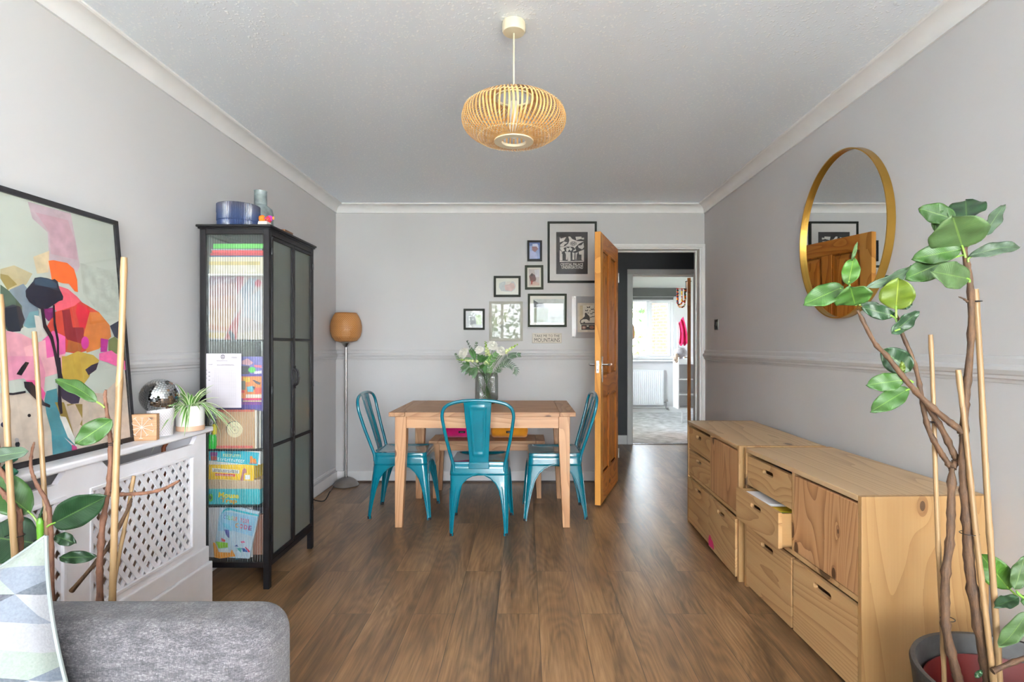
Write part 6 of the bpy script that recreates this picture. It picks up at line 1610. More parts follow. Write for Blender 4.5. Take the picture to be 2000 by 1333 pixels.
wcd = MB().tube(catmull([(XL + 0.05, 3.66, 0.085), (XL + 0.07, 3.7, 0.16), (XL + 0.04, 3.65, 0.20)], 6), 0.003, 6).tube(catmull([(XL + 0.045, 3.5, 0.09), (XL + 0.09, 3.45, 0.14), (XL + 0.03, 3.40, 0.20), (XL + 0.02, 3.5, 0.24)], 6), 0.003, 6)
tag(wcd.obj('power_cable', M_WHITE, smooth=True), 'thin white cords between the wall socket and the extension block', 'cord')

# ------------------------------------------------------------------ the bedroom seen through the doors
bdl = thing('bedroom_door', 'pine door of the far bedroom standing open edge-on', 'door', (HX1 - 0.02, HY + 0.09, 0))
dd = Vector((0.300, 1.0, 0)).normalized(); dp = Vector((dd.y, -dd.x, 0)); d0 = Vector((1.955, HY + 0.11, 0.015))
BD = MB().prism([d0, d0 + dd * 0.76, d0 + dd * 0.76 + dp * 0.040, d0 + dp * 0.040], (0, 0, 1.975))
BD.obj('door_leaf', doorpine('Z'), bdl, bevel=0.003)
MB().tube(catmull([d0 + dd * 0.70 + Vector((0, 0, 1)), d0 + dd * 0.70 - dp * 0.045 + Vector((0, 0, 1)), d0 + dd * 0.62 - dp * 0.05 + Vector((0, 0, 1))]), 0.008, 8).obj('lever', M_CHROME, bdl, smooth=True)
# beads hanging from the door top
random.seed(31)
g_nk = 'bead necklaces on the bedroom door'
for k, (x0, x1, z0, y_) in enumerate(((1.945, 2.005, 1.70, 7.02), (1.958, 2.045, 1.665, 7.03), (2.01, 2.058, 1.74, 7.04))):
    t = thing('bead_necklace', ['multicoloured bead necklace hanging by the door, innermost loop', 'longest multicoloured bead necklace hanging by the bedroom door', 'short bead necklace against the pine bedroom door'][k], 'necklace', ((x0 + x1) / 2, y_, z0), group=g_nk)
    cols5 = [(206, 50, 50), (236, 120, 40), (40, 60, 110), (236, 200, 60), (60, 130, 80), (240, 230, 220), (150, 40, 80), (30, 34, 50)]
    cx, hw = (x0 + x1) / 2, (x1 - x0) / 2; top = 1.90
    path = [(cx - hw, top - (top - z0 - hw) * i / 10) for i in range(10)] + [(cx - hw * cos(pi * i / 12), z0 + hw - hw * sin(pi * i / 12)) for i in range(13)] + [(cx + hw, z0 + hw + (top - z0 - hw) * i / 10) for i in range(1, 11)]
    mb = MB()
    for i, (x, z) in enumerate(path): mb.sphere((x, y_ - 0.004 * (i % 2), z), 0.0105, 8, 6, mi=random.randrange(8))
    mb.obj('bead', [flat(c, 0.35) for c in cols5], t, smooth=True)
hk = thing('hook_rail', 'thin chrome hook rail over the top of the bedroom door', 'hook', (2.0, 7.03, 1.9))
MB().tube([(1.94, 7.03, 1.905), (2.068, 7.03, 1.905)], 0.006, 8).box(2.060, 2.066, 7.0, 7.06, 1.86, 2.0).box(2.060, 2.125, 7.0, 7.06, 1.992, 2.0).obj('rail', M_CHROME, hk, smooth=True)
# robe on the other side
rob = MB()
def robe(u, v):
    z = lerp(1.02, 1.62, 1 - v) ; w = table(v, [(0, 0.03), (0.08, 0.10), (0.35, 0.17), (0.62, 0.19), (0.63, 0.10), (1.0, 0.10)])
    return Vector((1.245 + w * u + 0.008 * sin(9 * v + 5 * u), 7.15 + 0.03 * sin(14 * u) * v, z))
rob.grid(robe, 20, 24)
ro = rob.obj('hanging_robe', flat((206, 192, 166), 0.9, bmp=0.3), smooth=60, solid=0.012)
tag(ro, 'beige robe hanging inside the far bedroom by the window', 'robe')
tag(MB().tube([(1.16, 7.15, 1.64), (1.30, 7.15, 1.64)], 0.006, 8).box(1.12, 1.16, 7.12, 7.18, 0.012, 1.70).obj('coat_stand', M_WHITE), 'white stand carrying the beige robe in the far bedroom', 'coat stand')
# bedroom radiator
br0 = thing('bedroom_radiator', 'white ribbed radiator under the far bedroom window', 'radiator', (2.0, BY - 0.06, 0.145))
mb = MB().box(1.55, 2.40, BY - 0.065, BY - 0.055, 0.145, 0.745)
for i in range(24):
    x = 1.565 + i * 0.0345; mb.prism([(x, BY - 0.065, 0.165), (x + 0.006, BY - 0.076, 0.165), (x + 0.018, BY - 0.076, 0.165), (x + 0.024, BY - 0.065, 0.165)], (0, 0, 0.56))
mb.box(1.545, 2.405, BY - 0.085, BY - 0.03, 0.745, 0.757)
mb.obj('panel', M_UPVC, br0)
MB().tube(catmull([(2.40, BY - 0.06, 0.19), (2.44, BY - 0.06, 0.19), (2.445, BY - 0.06, 0.15), (2.445, BY - 0.06, 0.085), (2.50, BY - 0.05, 0.06)]), 0.009, 8).cyl((2.43, BY - 0.075, 0.21), (2.47, BY - 0.075, 0.225), 0.017, n=12).tube([(1.5, BY - 0.05, 0.085), (2.49, BY - 0.05, 0.085)], 0.008, 8).obj('valve_pipe', M_STEEL, br0, smooth=True)
# blind
bl = thing('roller_blind', 'dark grey blind rolled up over the far bedroom window', 'blind', (1.95, BY - 0.03, 1.99))
box('pelmet', flat((64, 64, 66), 0.6), BWX0 - 0.03, BWX1 + 0.04, BY - 0.09, BY - 0.001, 2.035, 2.175, bl, bevel=0.003)
box('bottom_bar', flat((120, 120, 122), 0.5), BWX0, BWX1 - 0.02, BY - 0.075, BY - 0.02, 2.018, 2.033, bl)
box('blind_fabric', flat((74, 74, 76), 0.7), BWX0, BWX1 - 0.03, BY - 0.055, BY - 0.05, 1.975, 2.02, bl)
# white shelf unit and soft toys
su = thing('shelf_unit', 'narrow white open shelf unit beside the far bedroom door', 'shelf', (2.33, 8.35, 0))
def bx(px, Y): return (px - VX) * Y / F
x0 = bx(1325, 8.2)
mb = MB().box(x0, x0 + 0.015, 8.20, 8.50, 0.22, 1.00).box(x0 + 0.325, x0 + 0.34, 8.20, 8.50, 0.22, 1.55)
for z in (0.22, 0.43, 0.66, 0.89): mb.box(x0 + 0.015, x0 + 0.325, 8.20, 8.485, z, z + 0.016)
mb.box(x0 + 0.015, x0 + 0.325, 8.485, 8.50, 0.22, 1.00)
mb.box(x0 + 0.055, x0 + 0.075, 8.205, 8.225, 0.012, 0.22).box(x0 + 0.30, x0 + 0.32, 8.205, 8.225, 0.012, 0.22).box(x0 + 0.06, x0 + 0.074, 8.470, 8.484, 0.906, 1.54)
mb.obj('shelf_frame', M_WHITE, su, bevel=0.002)
random.seed(13)
def plush(name, lab, c, r, rgb, cat, n=7, sc=(1, 1, 1)):
    mb = MB(); mb.sphere(c, r, 14, 10, sc)
    for i in range(n):
        a = 2 * pi * i / n; mb.sphere((c[0] + r * 0.7 * cos(a), c[1] + r * 0.3 * sin(a), c[2] + r * 0.65 * sin(a)), r * random.uniform(0.35, 0.55), 10, 8)
    return tag(mb.obj(name, flat(rgb, 0.95, var=0.15, bmp=0.4), smooth=True), lab, cat, 'soft things on the white shelf unit')
plush('soft_toy', 'grey plush toy slumped on top of the white shelf unit', (x0 + 0.065, 8.30, 1.06), 0.085, (170, 166, 172), 'soft toy', 7, (1.2, 0.8, 1.0))
plush('soft_toy', 'beige plush ear hanging over the white shelf side', (x0 - 0.020, 8.24, 0.985), 0.050, (186, 166, 150), 'soft toy', 5, (0.7, 0.6, 1.5))
mb = MB()
mb.grid(lambda u, v: Vector((x0 + 0.075 + 0.02 * sin(3 * v) + (0.06 + 0.07 * v) * u, 8.44 + 0.02 * sin(12 * u), lerp(1.52, 1.22, v) - 0.05 * abs(sin(7 * u)) * v + 0.10 * u * (1 - v))), 14, 12)
tag(mb.obj('pink_cloth', flat((206, 30, 90), 0.85, var=0.12), smooth=True, solid=0.008), 'hot pink cloth hanging on the white shelf post', 'cloth')

# ------------------------------------------------------------------ outdoors
struct(box('ground', flat((140, 146, 124), 0.95, var=0.2, nscale=2), -30, 30, -30, 40, -3.2, -3.1))
def brickmat():
    m, t, b = newmat('brickwork')
    v = coords(t, (1, 1, 1))
    s = t.nodes.new('ShaderNodeSeparateXYZ'); t.links.new(v, s.inputs[0])
    cb = t.nodes.new('ShaderNodeCombineXYZ'); t.links.new(math_(t, 'ADD', s.outputs[0], s.outputs[1]), cb.inputs[0]); t.links.new(s.outputs[2], cb.inputs[1])
    br = nd(t, 'ShaderNodeTexBrick', i_Scale=1.0, i_Mortar_Size=0.010, i_Brick_Width=0.225, i_Row_Height=0.075)
    br.inputs['Color1'].default_value = (*lin((104, 62, 42)), 1); br.inputs['Color2'].default_value = (*lin((88, 50, 34)), 1); br.inputs['Mortar'].default_value = (*lin((130, 110, 92)), 1)
    t.links.new(cb.outputs[0], br.inputs['Vector']); t.links.new(br.outputs['Color'], b.inputs['Base Color']); b.inputs['Roughness'].default_value = 0.9
    return m
bb_ = MB(); c0 = at(1277, 677, 13.5)
bb_.box(0, 3.0, 0, 0.3, -3.1, 5.5)
bo = bb_.obj('brick_building', brickmat()); bo.location = (3.82, 12.28, -3.1); bo.rotation_euler.z = radians(-60)
tag(bo, 'orange brick wall of the neighbouring building outside the bedroom window', 'building')
def tree(c, rad, n, label, h0=-3.1, seed=1, sz=0.10, group='garden trees'):
    random.seed(seed); c = Vector(c)
    t = thing('garden_tree', label, 'tree', (c.x, c.y, h0), group=group)
    MB().tube(catmull([(c.x, c.y, h0), (c.x + 0.1, c.y, (h0 + c.z) / 2), (c.x, c.y, c.z)]), [0.16] * 7 + [0.12] * 6, 8).obj('trunk', flat((96, 78, 62), 0.9), t, smooth=True) if False else MB().tube([(c.x, c.y, h0), (c.x + 0.1, c.y, (h0 + c.z) / 2), (c.x, c.y, c.z)], [0.18, 0.14, 0.08], 8).obj('trunk', flat((96, 78, 62), 0.9), t, smooth=True)
    mb = MB()
    for i in range(n):
        cl = Vector((random.gauss(0, 1), random.gauss(0, 1), random.gauss(0, 1)));
        cl = cl.normalized() * (random.random() ** 0.5)
        cl = Vector((round(cl.x * 3) / 3 + random.gauss(0, 0.10), round(cl.y * 3) / 3 + random.gauss(0, 0.10), round(cl.z * 3) / 3 + random.gauss(0, 0.10)))
        p = c + Vector((cl.x * rad[0], cl.y * rad[1], cl.z * rad[2]))
        a = Vector((random.gauss(0, 1), random.gauss(0, 1), random.gauss(0, 1))).normalized(); b_ = a.cross(Vector((random.gauss(0, 1), 0.3, 1))).normalized()
        s = sz * random.uniform(0.6, 1.2)
        mb.add([p - a * s, p + b_ * s * 0.45, p + a * s, p - b_ * s * 0.45], [(0, 1, 2, 3)], random.randrange(3))
    mb.obj('foliage', [flat((72, 98, 44), 0.6, var=0.2), flat((96, 118, 60), 0.6, var=0.2), flat((48, 72, 34), 0.6, var=0.2)], t)
tree((2.75, 15.5, 1.5), (1.1, 1.0, 1.9), 900, 'leafy green tree outside the bedroom window', seed=2)
tree((3.6, 18.5, -0.3), (1.0, 1.2, 1.1), 700, 'low green tree behind the leafy one outside the bedroom window', seed=5)
struct(box('bounce_terrace', flat((206, 202, 196), 0.8), -5, 5, -11.0, YF - 0.2, -0.2, -0.06))  # added pale slab, bounces sunlight up to the ceiling
struct(box('bounce_terrace_side', flat((206, 202, 196), 0.8), XR + 0.2, 7.0, YF - 0.2, 1.5, -0.2, -0.06))  # same added bounce slab outside the side window
tree((-2.4, -13.5, 1.2), (3.2, 1.4, 2.8), 3600, 'big sunlit tree in the garden outside the living room window', seed=3, sz=0.13)
tree((2.4, -17.5, 0.2), (3.0, 1.4, 2.2), 2800, 'smaller garden tree beside the big one', seed=4, sz=0.13)

# ------------------------------------------------------------------ sofa and cushion
def tweed():
    m, t, b = newmat('grey_tweed')
    v1 = coords(t, (170, 170, 620)); v2 = coords(t, (640, 640, 120)); v3 = coords(t, (26, 26, 110))
    a = noise(t, v1, 1.0, 3, 0.65); c = noise(t, v2, 1.0, 2, 0.6); d = noise(t, v3, 1.0, 3, 0.6)
    g = math_(t, 'ADD', math_(t, 'ADD', math_(t, 'MULTIPLY', a, 0.5), math_(t, 'MULTIPLY', c, 0.25)), math_(t, 'MULTIPLY', d, 0.28))
    t.links.new(ramp(t, g, [(0.38, (42, 40, 45)), (0.50, (68, 65, 69)), (0.60, (101, 97, 100)), (0.68, (138, 134, 136))]), b.inputs['Base Color'])
    b.inputs['Roughness'].default_value = 0.95; b.inputs['Sheen Weight'].default_value = 0.15
    bump(t, b, math_(t, 'ADD', a, c), 0.7, 0.003)
    return m
M_TW = tweed()
sf = thing('sofa', 'grey tweed sofa with rounded arm, its arm end showing at the frame corner', 'sofa', (-0.95, 0.4, 0))
sf['label'] = 'grey woven tweed sofa with soft rounded arm in front of the radiator cover'
def rbox(name, x0, x1, y0, y1, z0, z1, r, parent, m=M_TW, seg=6):
    o = MB().box(x0, x1, y0, y1, z0, z1).obj(name, m, parent, smooth=True)
    md = o.modifiers.new('b', 'BEVEL'); md.width = r; md.segments = seg; md.limit_method = 'NONE'
    return o
rbox('arm', -1.395, -0.488, 1.015, 1.185, 0.06, 0.634, 0.062, sf, seg=8)
rbox('arm', -1.395, -0.488, -0.90, -0.73, 0.06, 0.634, 0.062, sf, seg=8)
rbox('seat_base', -1.395, -0.53, -0.74, 1.02, 0.06, 0.30, 0.02, sf)
rbox('seat_cushion', -1.27, -0.51, -0.725, 0.142, 0.295, 0.44, 0.04, sf)
rbox('seat_cushion', -1.27, -0.51, 0.145, 1.012, 0.295, 0.44, 0.04, sf)
rbox('sofa_back', -1.395, -1.26, -0.74, 1.02, 0.06, 0.70, 0.05, sf)
for x in (-1.33, -0.56):
    for y in (-0.82, 1.10): MB().cyl((x, y, 0), (x, y, 0.065), 0.018, 0.024, 14).obj('foot', flat((70, 52, 40), 0.5), sf, smooth=True)
def tri_mat():
    m, t, b = newmat('triangle_fabric')
    uv = t.nodes.new('ShaderNodeTexCoord'); s = t.nodes.new('ShaderNodeSeparateXYZ'); t.links.new(uv.outputs['UV'], s.inputs[0])
    U = math_(t, 'MULTIPLY', s.outputs[0], 5.4); V = math_(t, 'MULTIPLY', s.outputs[1], 5.6)
    Q = math_(t, 'ADD', U, math_(t, 'MULTIPLY', V, 0.5))
    fq = math_(t, 'FRACT', Q); fv = math_(t, 'FRACT', V)
    up = math_(t, 'GREATER_THAN', math_(t, 'ADD', fq, fv), 1.0)
    cb = t.nodes.new('ShaderNodeCombineXYZ'); t.links.new(math_(t, 'FLOOR', Q), cb.inputs[0]); t.links.new(math_(t, 'FLOOR', V), cb.inputs[1]); t.links.new(up, cb.inputs[2])
    w = t.nodes.new('ShaderNodeTexWhiteNoise'); w.noise_dimensions = '3D'; t.links.new(cb.outputs[0], w.inputs['Vector'])
    r = t.nodes.new('ShaderNodeValToRGB'); r.color_ramp.interpolation = 'CONSTANT'; el = r.color_ramp.elements
    pal = [(0.0, (108, 108, 112)), (0.17, (54, 64, 77)), (0.34, (30, 40, 52)), (0.48, (98, 106, 98)), (0.62, (76, 83, 94)), (0.76, (20, 25, 41)), (0.86, (68, 79, 91))]
    el[0].position = 0; el[0].color = (*lin(pal[0][1]), 1); el[1].position = pal[1][0]; el[1].color = (*lin(pal[1][1]), 1)
    for p, c in pal[2:]: q = el.new(p); q.color = (*lin(c), 1)
    t.links.new(w.outputs['Value'], r.inputs[0])
    v = coords(t); n = noise(t, v, 240, 2)
    t.links.new(mixc(t, math_(t, 'MULTIPLY', n, 0.08), r.outputs[0], (1, 1, 1)), b.inputs['Base Color'])
    b.inputs['Roughness'].default_value = 0.95; b.inputs['Sheen Weight'].default_value = 0.15
    bump(t, b, n, 0.35, 0.002)
    return m
C0 = Vector((-0.862, 0.985, 0.822)); C1 = Vector((-0.712, 0.915, 0.442)); C3 = Vector((-1.225, 0.85, 0.600)); C2 = C1 + (C3 - C0) + Vector((0.02, 0, -0.02))
nC = (C1 - C0).cross(C3 - C0).normalized()
if nC.y > 0: nC = -nC
C2.z = max(C2.z, 0.442)
cu = thing('scatter_cushion', 'pale cushion with grey and blue triangle pattern leaning in the sofa corner', 'cushion', (C0 + C2) / 2 - Vector((0, 0, 0.15)))
def pil(side):
    def fn(u, v):
        uu, vv = u, v
        # edges pull in between the corners
        pu = 0.045 * (1 - abs(2 * v - 1) ** 2) * (1 - 2 * u) ; pv = 0.045 * (1 - abs(2 * u - 1) ** 2) * (1 - 2 * v)
        uu = u + pu * abs(2 * u - 1) ** 3; vv = v + pv * abs(2 * v - 1) ** 3
        base = C0.lerp(C3, uu).lerp(C1.lerp(C2, uu), vv)
        th = 0.068 * (max(0, sin(pi * u)) ** 0.45) * (max(0, sin(pi * v)) ** 0.45)
        wr = 0.004 * sin(11 * u + 4 * v) * sin(pi * u) * sin(pi * v)
        return base + nC * side * (th + wr)
    return fn
MB().grid(pil(1), 36, 36).obj('cover', tri_mat(), cu, smooth=80)
MB().grid(lambda u, v: pil(-1)(1 - u, v), 36, 36).obj('cover_back', flat((112, 118, 114), 0.95, var=0.05, bmp=0.3, bscale=300), cu, smooth=80)
pe = [pil(1)(u, 0) for u in [i / 20 for i in range(21)]]; pe2 = [pil(1)(0, v) for v in [i / 20 for i in range(21)]]
MB().tube(pe, 0.0035, 6).tube(pe2, 0.0035, 6).obj('seam', flat((112, 118, 116), 0.95), cu, smooth=True)

# ------------------------------------------------------------------ rubber plants
def leaf_mat(name, rgb, rib, gloss):
    m, t, b = newmat(name)
    uv = t.nodes.new('ShaderNodeTexCoord'); s = t.nodes.new('ShaderNodeSeparateXYZ'); t.links.new(uv.outputs['UV'], s.inputs[0])
    d = math_(t, 'ABSOLUTE', math_(t, 'SUBTRACT', s.outputs[0], 0.5))
    mid = math_(t, 'LESS_THAN', d, 0.018)
    side = math_(t, 'SINE', math_(t, 'MULTIPLY', math_(t, 'ADD', s.outputs[1], math_(t, 'MULTIPLY', d, -0.35)), 150.0))
    f = noise(t, coords(t), 22)
    c = ramp(t, f, [(0.3, tuple(x * 0.90 for x in rgb)), (0.7, tuple(min(255, x * 1.10) for x in rgb))])
    c = mixc(t, math_(t, 'MULTIPLY', math_(t, 'GREATER_THAN', side, 0.86), 0.10), c, lin(rib))
    c = mixc(t, math_(t, 'MULTIPLY', mid, 0.85), c, lin(rib))
    t.links.new(c, b.inputs['Base Color']); b.inputs['Roughness'].default_value = gloss + 0.08; b.inputs['Specular IOR Level'].default_value = 0.35
    bump(t, b, side, 0.10, 0.001)
    return m
LM = {'mid': leaf_mat('leaf_mid', (42, 72, 27), (88, 114, 46), 0.33), 'dark': leaf_mat('leaf_dark', (26, 50, 28), (70, 96, 48), 0.28),
      'bright': leaf_mat('leaf_bright', (52, 88, 24), (110, 130, 52), 0.35), 'grey': leaf_mat('leaf_grey', (60, 82, 46), (94, 116, 60), 0.38),
      'lime': leaf_mat('leaf_lime', (82, 100, 30), (130, 142, 60), 0.35), 'slate': leaf_mat('leaf_slate', (58, 74, 58), (98, 120, 80), 0.33)}  # grey and slate carry leaf undersides and sheen as colour
def rleaf(parent, b, t, wpx, kind, Yb, Yt=None, twist=0.0, bow=0.0, cup=0.18, petiole=None, tf=(1, 0, 0), tipf=0.45):
    Yt = Yb if Yt is None else Yt
    k, ox, oy = tf
    B_ = at(ox + b[0] * k, oy + b[1] * k, Yb); T_ = at(ox + t[0] * k, oy + t[1] * k, Yt)
    w = wpx * k * (Yb + Yt) / 2 / F
    d = (T_ - B_); L = d.length; dn = d.normalized()
    view = ((B_ + T_) / 2 - Vector((0, 0, EYE))).normalized()
    s = dn.cross(view)
    if s.length < 1e-3: s = Vector((1, 0, 0))
    s.normalize(); s = Matrix.Rotation(twist, 3, dn) @ s; n = s.cross(dn)
    if n.dot(view) > 0: n = -n
    def fn(u, v):
        e_ = (u - 0.5) * 2
        prof_ = (sin(pi * min(1.0, max(0.0, v)) ** (0.92)) ** 0.62) if 0 < v < 1 else 0.0
        x = e_ * w / 2 * prof_
        zz_ = cup * abs(x) + bow * L * (4 * v * (1 - v)) * 0.35 + 0.004 * sin(v * 14 + u * 3) * abs(e_)
        return B_ + dn * L * v * (1.0) + s * x + n * zz_
    lo = MB().grid(fn, 10, 16).obj('leaf', LM[kind], parent, smooth=80, solid=0.0008)
    if petiole is not None:
        p = at(ox + petiole[0] * k, oy + petiole[1] * k, Yb)
        MB().tube(catmull([p, (p + B_) / 2 + Vector((0, 0, 0.002)), B_ + dn * 0.01], 4), 0.0024, 6).obj('petiole', flat((120, 156, 60), 0.45), lo, smooth=True)
    return lo
def bark(name, c1, c2):
    m, t, b = newmat(name); v = coords(t, (60, 60, 22)); f = noise(t, v, 1.0, 4, 0.7)
    t.links.new(ramp(t, f, [(0.3, c1), (0.7, c2)]), b.inputs['Base Color']); b.inputs['Roughness'].default_value = 0.75
    bump(t, b, f, 0.6, 0.004); return m
M_BARK = bark('bark', (46, 29, 16), (88, 61, 38)); M_BARKR = bark('bark_red', (70, 41, 29), (116, 78, 57))
M_CANE = wood('cane', 'Z', (150, 122, 88), (138, 110, 76), (106, 80, 52), 0, 2.0, 0.42, 3)
def stem(parent, pts, r0, r1, m, tf=(1, 0, 0), Y=1.4, name='stem', Ys=None):
    k, ox, oy = tf; P3 = []
    for i, p in enumerate(pts):
        yy = p[2] if len(p) > 2 else Y
        P3.append(at(ox + p[0] * k, oy + p[1] * k, yy))
    c = catmull(P3, 6); n = len(c)
    rs = [lerp(r0, r1, i / (n - 1)) * (1.0 + (0.26 if i % 5 == 0 else 0.0) + 0.08 * sin(i * 1.7)) * (1.0 if i < n - 2 else 0.7) for i in range(n)]
    return MB().tube(c, rs, 10).obj(name, m, parent, smooth=60)
def cane(parent, p0, p1, r, tf=(1, 0, 0), Y0=1.4, Y1=1.4):
    k, ox, oy = tf; a = at(ox + p0[0] * k, oy + p0[1] * k, Y0); b = at(ox + p1[0] * k, oy + p1[1] * k, Y1)
    n = 30; pts = []; rs = []
    for i in range(n + 1):
        s = i / n; pts.append(a.lerp(b, s) + Vector((0.0012 * sin(s * 9), 0, 0))); rs.append(r * (1.16 if i % 8 == 5 else 1.0) * (1 - 0.12 * s))
    return MB().tube(pts, rs, 12).obj('bamboo_cane', M_CANE, parent, smooth=40)
def tie(parent, px, py, Y, r, ty=0.0):
    c = at(px, py, Y); return MB().ring(c, r, 0.0011, 20, 5, 'Z', sx=1.0, sy=0.9).obj('plant_tie', M_BLACK, parent, smooth=True)
# ---- plant by the sideboard
ZR = (1 / 2.298, 1540, 260); ZB = (1 / 2.943, 1540, 880)
PC = Vector((1.205, 1.31, 0))
rp = thing('rubber_plant', 'tall rubber plant on bamboo canes in a grey pot beside the sideboards', 'potted plant', PC)
pot2 = MB().lathe([(0.165, 0.0), (0.175, 0.004), (0.215, 0.16), (0.232, 0.33), (0.236, 0.352), (0.233, 0.360), (0.222, 0.360), (0.218, 0.350), (0.200, 0.14), (0.0, 0.12)], (PC.x, PC.y, 0), 72, cap=False).obj('outer_pot', flat((50, 48, 47), 0.55, var=0.14, nscale=30, bmp=0.2), rp, smooth=40)
MB().lathe([(0.150, 0.13), (0.190, 0.20), (0.206, 0.312), (0.202, 0.314), (0.188, 0.22), (0.0, 0.215)], (PC.x, PC.y, 0), 64, cap=False).obj('inner_pot', flat((84, 14, 9), 0.5, var=0.06), rp, smooth=40)
MB().lathe([(0.0, 0.235), (0.192, 0.232)], (PC.x, PC.y, 0), 40, cap=False).obj('soil', flat((60, 44, 34), 0.95, var=0.3, nscale=60, bmp=0.8, bscale=80), rp)
Y1_, Y2_, Y3_ = 1.33, 1.30, 1.36
stem(rp, [(1948, 1418), (1931, 1333), (1920.6, 1271), (1903.6, 1179), (1893, 1101), (1888, 1016), (1883, 948), (1881.5, 880), (1884, 804), (1888, 760), (1897, 652), (1894.6, 556), (1886, 504), (1879.5, 470)], 0.0135, 0.0058, M_BARK, Y=1.34)
stem(rp, [(1890, 1405), (1876, 1345), (1866, 1308), (1849, 1237), (1846, 1186), (1847.5, 1118), (1856, 1050), (1857.7, 982), (1859.4, 914)], 0.011, 0.0085, M_BARK, Y=1.36)
stem(rp, [(1859.4, 914), (1868, 900), (1862, 885), (1840, 840), (1818, 804), (1803, 778)], 0.0085, 0.006, M_BARK, Y=1.36)
stem(rp, [(1860, 918), (1850, 903), (1835, 880), (1814, 840), (1803, 795), (1796, 752), (1783.7, 704), (1762, 652), (1749, 610)], 0.007, 0.0042, M_BARK, Y=1.365)
stem(rp, [(1882, 850), (1875, 840), (1844.6, 817), (1801, 778), (1766, 739), (1731.5, 695), (1707.5, 669), (1675, 606)], 0.0085, 0.0045, M_BARK, Y=1.335)
stem(rp, [(1938, 1312), (1990, 1290), (2040, 1275)], 0.006, 0.005, M_BARK, Y=1.30)
stem(rp, [(2060, 1185), (2000, 1168), (1985, 1155)], 0.004, 0.003, flat((110, 150, 60), 0.5), Y=1.36)
stem(rp, [(1890, 590), (1882, 584), (1872, 580)], 0.003, 0.0012, M_BARK, Y=1.335)
cane(rp, (1846, 1392), (1817, 654), 0.0058, Y0=1.39, Y1=1.38)
cane(rp, (1952, 1442), (1871, 723), 0.0068, Y0=1.31, Y1=1.33)
cane(rp, (1956, 1408), (1904.7, 565), 0.0074, Y0=1.36, Y1=1.37)
tie(rp, 1851, 1210, 1.37, 0.0155); tie(rp, 1893, 1042, 1.335, 0.020); tie(rp, 1903, 589, 1.35, 0.016); tie(rp, 1817, 825, 1.37, 0.014)
R = lambda b, t, w, k, Yb, Yt=None, **kw: rleaf(rp, b, t, w, k, Yb, Yt, tf=ZR, **kw)
R((800, 392), (795, 303), 145, 'dark', 1.36, 1.42, petiole=(782, 480))
R((748, 388), (584, 338), 92, 'mid', 1.35, 1.38, twist=0.3, petiole=(782, 480))
R((720, 400), (640, 395), 96, 'mid', 1.36, 1.38)
R((872, 462), (968, 322), 62, 'slate', 1.35, 1.36, twist=0.5, petiole=(790, 520))
R((880, 445), (905, 395), 50, 'bright', 1.37, 1.38)
R((806, 556), (1040, 512), 62, 'slate', 1.33, 1.30, twist=-0.35, bow=0.5, petiole=(808, 580))
R((775, 522), (553, 566), 92, 'mid', 1.32, 1.34, twist=0.2)
R((712, 572), (522, 655), 106, 'mid', 1.33, 1.35, petiole=(790, 548))
R((812, 655), (643, 622), 122, 'grey', 1.30, 1.27, twist=0.25, petiole=(812, 672))
R((782, 515), (736, 372), 226, 'grey', 1.32, 1.26, petiole=(795, 560), cup=0.12)
R((246, 690), (68, 770), 98, 'mid', 1.32, 1.31, twist=0.2, petiole=(305, 775))
R((268, 682), (292, 562), 74, 'bright', 1.33, 1.35, petiole=(290, 760))
rleaf(rp, (285, 575), (309, 490), 16, 'grey', 1.335, 1.34, tf=ZR)
R((300, 772), (276, 688), 156, 'mid', 1.31, 1.27, cup=0.1)
R((348, 692), (556, 594), 50, 'slate', 1.34, 1.36, twist=0.5, bow=0.35, petiole=(318, 775))
R((470, 700), (436, 640), 48, 'dark', 1.37, 1.38)
R((482, 792), (494, 650), 138, 'lime', 1.345, 1.31, petiole=(484, 830))
R((498, 792), (556, 742), 46, 'dark', 1.38)
R((475, 822), (328, 782), 66, 'dark', 1.355, 1.36, petiole=(485, 850))
R((446, 812), (322, 764), 54, 'slate', 1.36, 1.37, twist=0.3)
R((462, 902), (584, 800), 66, 'dark', 1.345, 1.34, twist=0.45, petiole=(500, 880))
R((548, 1068), (418, 972), 112, 'dark', 1.37, 1.38)
R((515, 1078), (508, 1024), 22, 'lime', 1.335)
R((520, 1108), (349, 1132), 84, 'mid', 1.34, 1.35, petiole=(560, 1120))
R((540, 1148), (368, 1252), 84, 'mid', 1.34, 1.33, petiole=(580, 1150))
S = lambda b, t, w, k, Yb, Yt=None, **kw: rleaf(rp, b, t, w, k, Yb, Yt, tf=ZB, **kw)
S((1268, 800), (1100, 592), 150, 'bright', 1.40, 1.41, petiole=(1320, 850))
S((1300, 800), (1358, 610), 84, 'grey', 1.37, 1.36, twist=0.3)
S((1322, 848), (1183, 902), 74, 'dark', 1.36, 1.33, twist=0.3)
S((1372, 930), (1208, 1130), 86, 'grey', 1.33, 1.30, twist=0.2, bow=-0.5)
S((1400, 900), (1340, 830), 60, 'mid', 1.36)
# fallen leaf in the pot
rleaf(rp, (1905, 1325), (1918, 1310), 10, 'dark', 1.25)
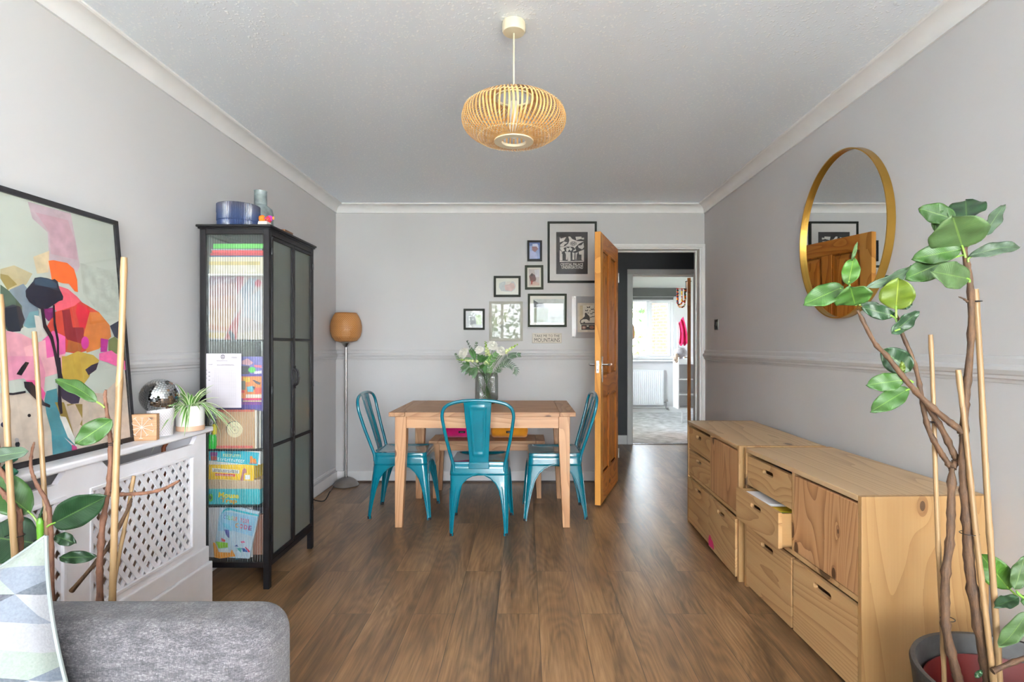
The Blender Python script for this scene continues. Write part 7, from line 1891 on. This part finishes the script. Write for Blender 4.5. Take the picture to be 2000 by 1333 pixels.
# ---- plant behind the sofa
P2 = Vector((-1.18, 1.41, 0))
lp2 = thing('rubber_plant', 'sparse rubber plant on bamboo canes in front of the radiator cover', 'potted plant', P2)
MB().lathe([(0.10, 0.0), (0.125, 0.10), (0.142, 0.27), (0.146, 0.30), (0.138, 0.30), (0.13, 0.12), (0, 0.12)], (P2.x, P2.y, 0), 48, cap=False).obj('pot', flat((150, 92, 66), 0.8), lp2, smooth=40)
MB().lathe([(0.0, 0.262), (0.137, 0.258)], (P2.x, P2.y, 0), 40, cap=False).obj('soil', flat((60, 44, 34), 0.95, bmp=0.6), lp2)
L_ = lambda *a, **k: rleaf(lp2, *a, **k)
cane(lp2, (43, 1330), (-1, 575), 0.0078, Y0=1.38, Y1=1.36)
cane(lp2, (112, 1330), (66.5, 648), 0.0062, Y0=1.42, Y1=1.44)
cane(lp2, (213, 1330), (242, 503), 0.0080, Y0=1.37, Y1=1.38)
cane(lp2, (190, 1330), (261, 930), 0.0052, Y0=1.46, Y1=1.50)
stem(lp2, [(192, 1330), (195, 1160), (195, 1100), (200, 1030), (208, 975), (214, 935), (216, 870), (213, 840), (208, 800), (205, 775), (207, 762)], 0.0085, 0.0034, M_BARKR, Y=1.42)
stem(lp2, [(210, 967), (245, 966), (290, 963), (320, 955), (335, 948), (351, 939)], 0.0048, 0.0034, M_BARKR, Y=1.42)
stem(lp2, [(140, 1155), (202, 1082), (216, 1060), (248, 999), (257, 975)], 0.0055, 0.004, M_BARK, Y=1.45)
stem(lp2, [(104, 1330), (101, 1150), (99.5, 1043), (97, 1004), (89, 976), (74, 951), (64, 928), (60, 907), (62.5, 882), (67, 864)], 0.0066, 0.0026, M_BARKR, Y=1.40)
stem(lp2, [(42, 1330), (39.5, 1094), (37, 1035), (38, 1004), (28, 992), (13, 971), (-6, 952)], 0.0085, 0.006, M_BARKR, Y=1.395)
stem(lp2, [(-8, 905), (10, 933), (22, 955)], 0.005, 0.005, M_BARKR, Y=1.41)
stem(lp2, [(82, 1330), (79, 1071), (78, 1012)], 0.008, 0.0068, flat((88, 140, 36), 0.4), Y=1.39)
stem(lp2, [(77, 1014), (80, 1003), (84, 990)], 0.004, 0.001, M_BARK, Y=1.39)
tie(lp2, 29, 1047, 1.385, 0.020); tie(lp2, 81, 1056, 1.40, 0.018); tie(lp2, 222, 868, 1.40, 0.020)
L_((190, 786), (108, 743), 28, 'mid', 1.41, 1.40, twist=0.4, bow=0.4, petiole=(204, 797))
L_((219, 820), (148, 868), 42, 'mid', 1.40, 1.38, twist=0.2)
L_((103, 1024), (208, 970), 60, 'dark', 1.39, 1.37, petiole=(92, 1030), cup=0.25)
bpy.data.objects[lp2.children[-1].name].data.materials[0] = LM['dark']
L_((56, 882), (-40, 897), 30, 'slate', 1.36, 1.33, twist=0.4)
L_((60, 1003), (-40, 925), 66, 'mid', 1.42, 1.42, petiole=(72, 1020))
L_((76, 1062), (-30, 1048), 88, 'dark', 1.44, 1.44, petiole=(98, 1052))
L_((108, 1047), (148, 1062), 24, 'dark', 1.42)
L_((116, 1090), (189, 1088), 24, 'dark', 1.43)
L_((84, 1062), (50, 1088), 22, 'slate', 1.37)
L_((100, 1110), (55, 1100), 26, 'dark', 1.43)

rg = box('rug', flat((226, 222, 214), 0.95, var=0.03, bmp=0.5, bscale=200), -0.45, 1.35, -3.6, -0.9, 0.0, 0.018, bevel=0.004)  # unseen, added as a pale surface that throws sunlight onto the ceiling
tag(rg, 'cream rug added out of view to bounce sunlight upwards', 'rug')
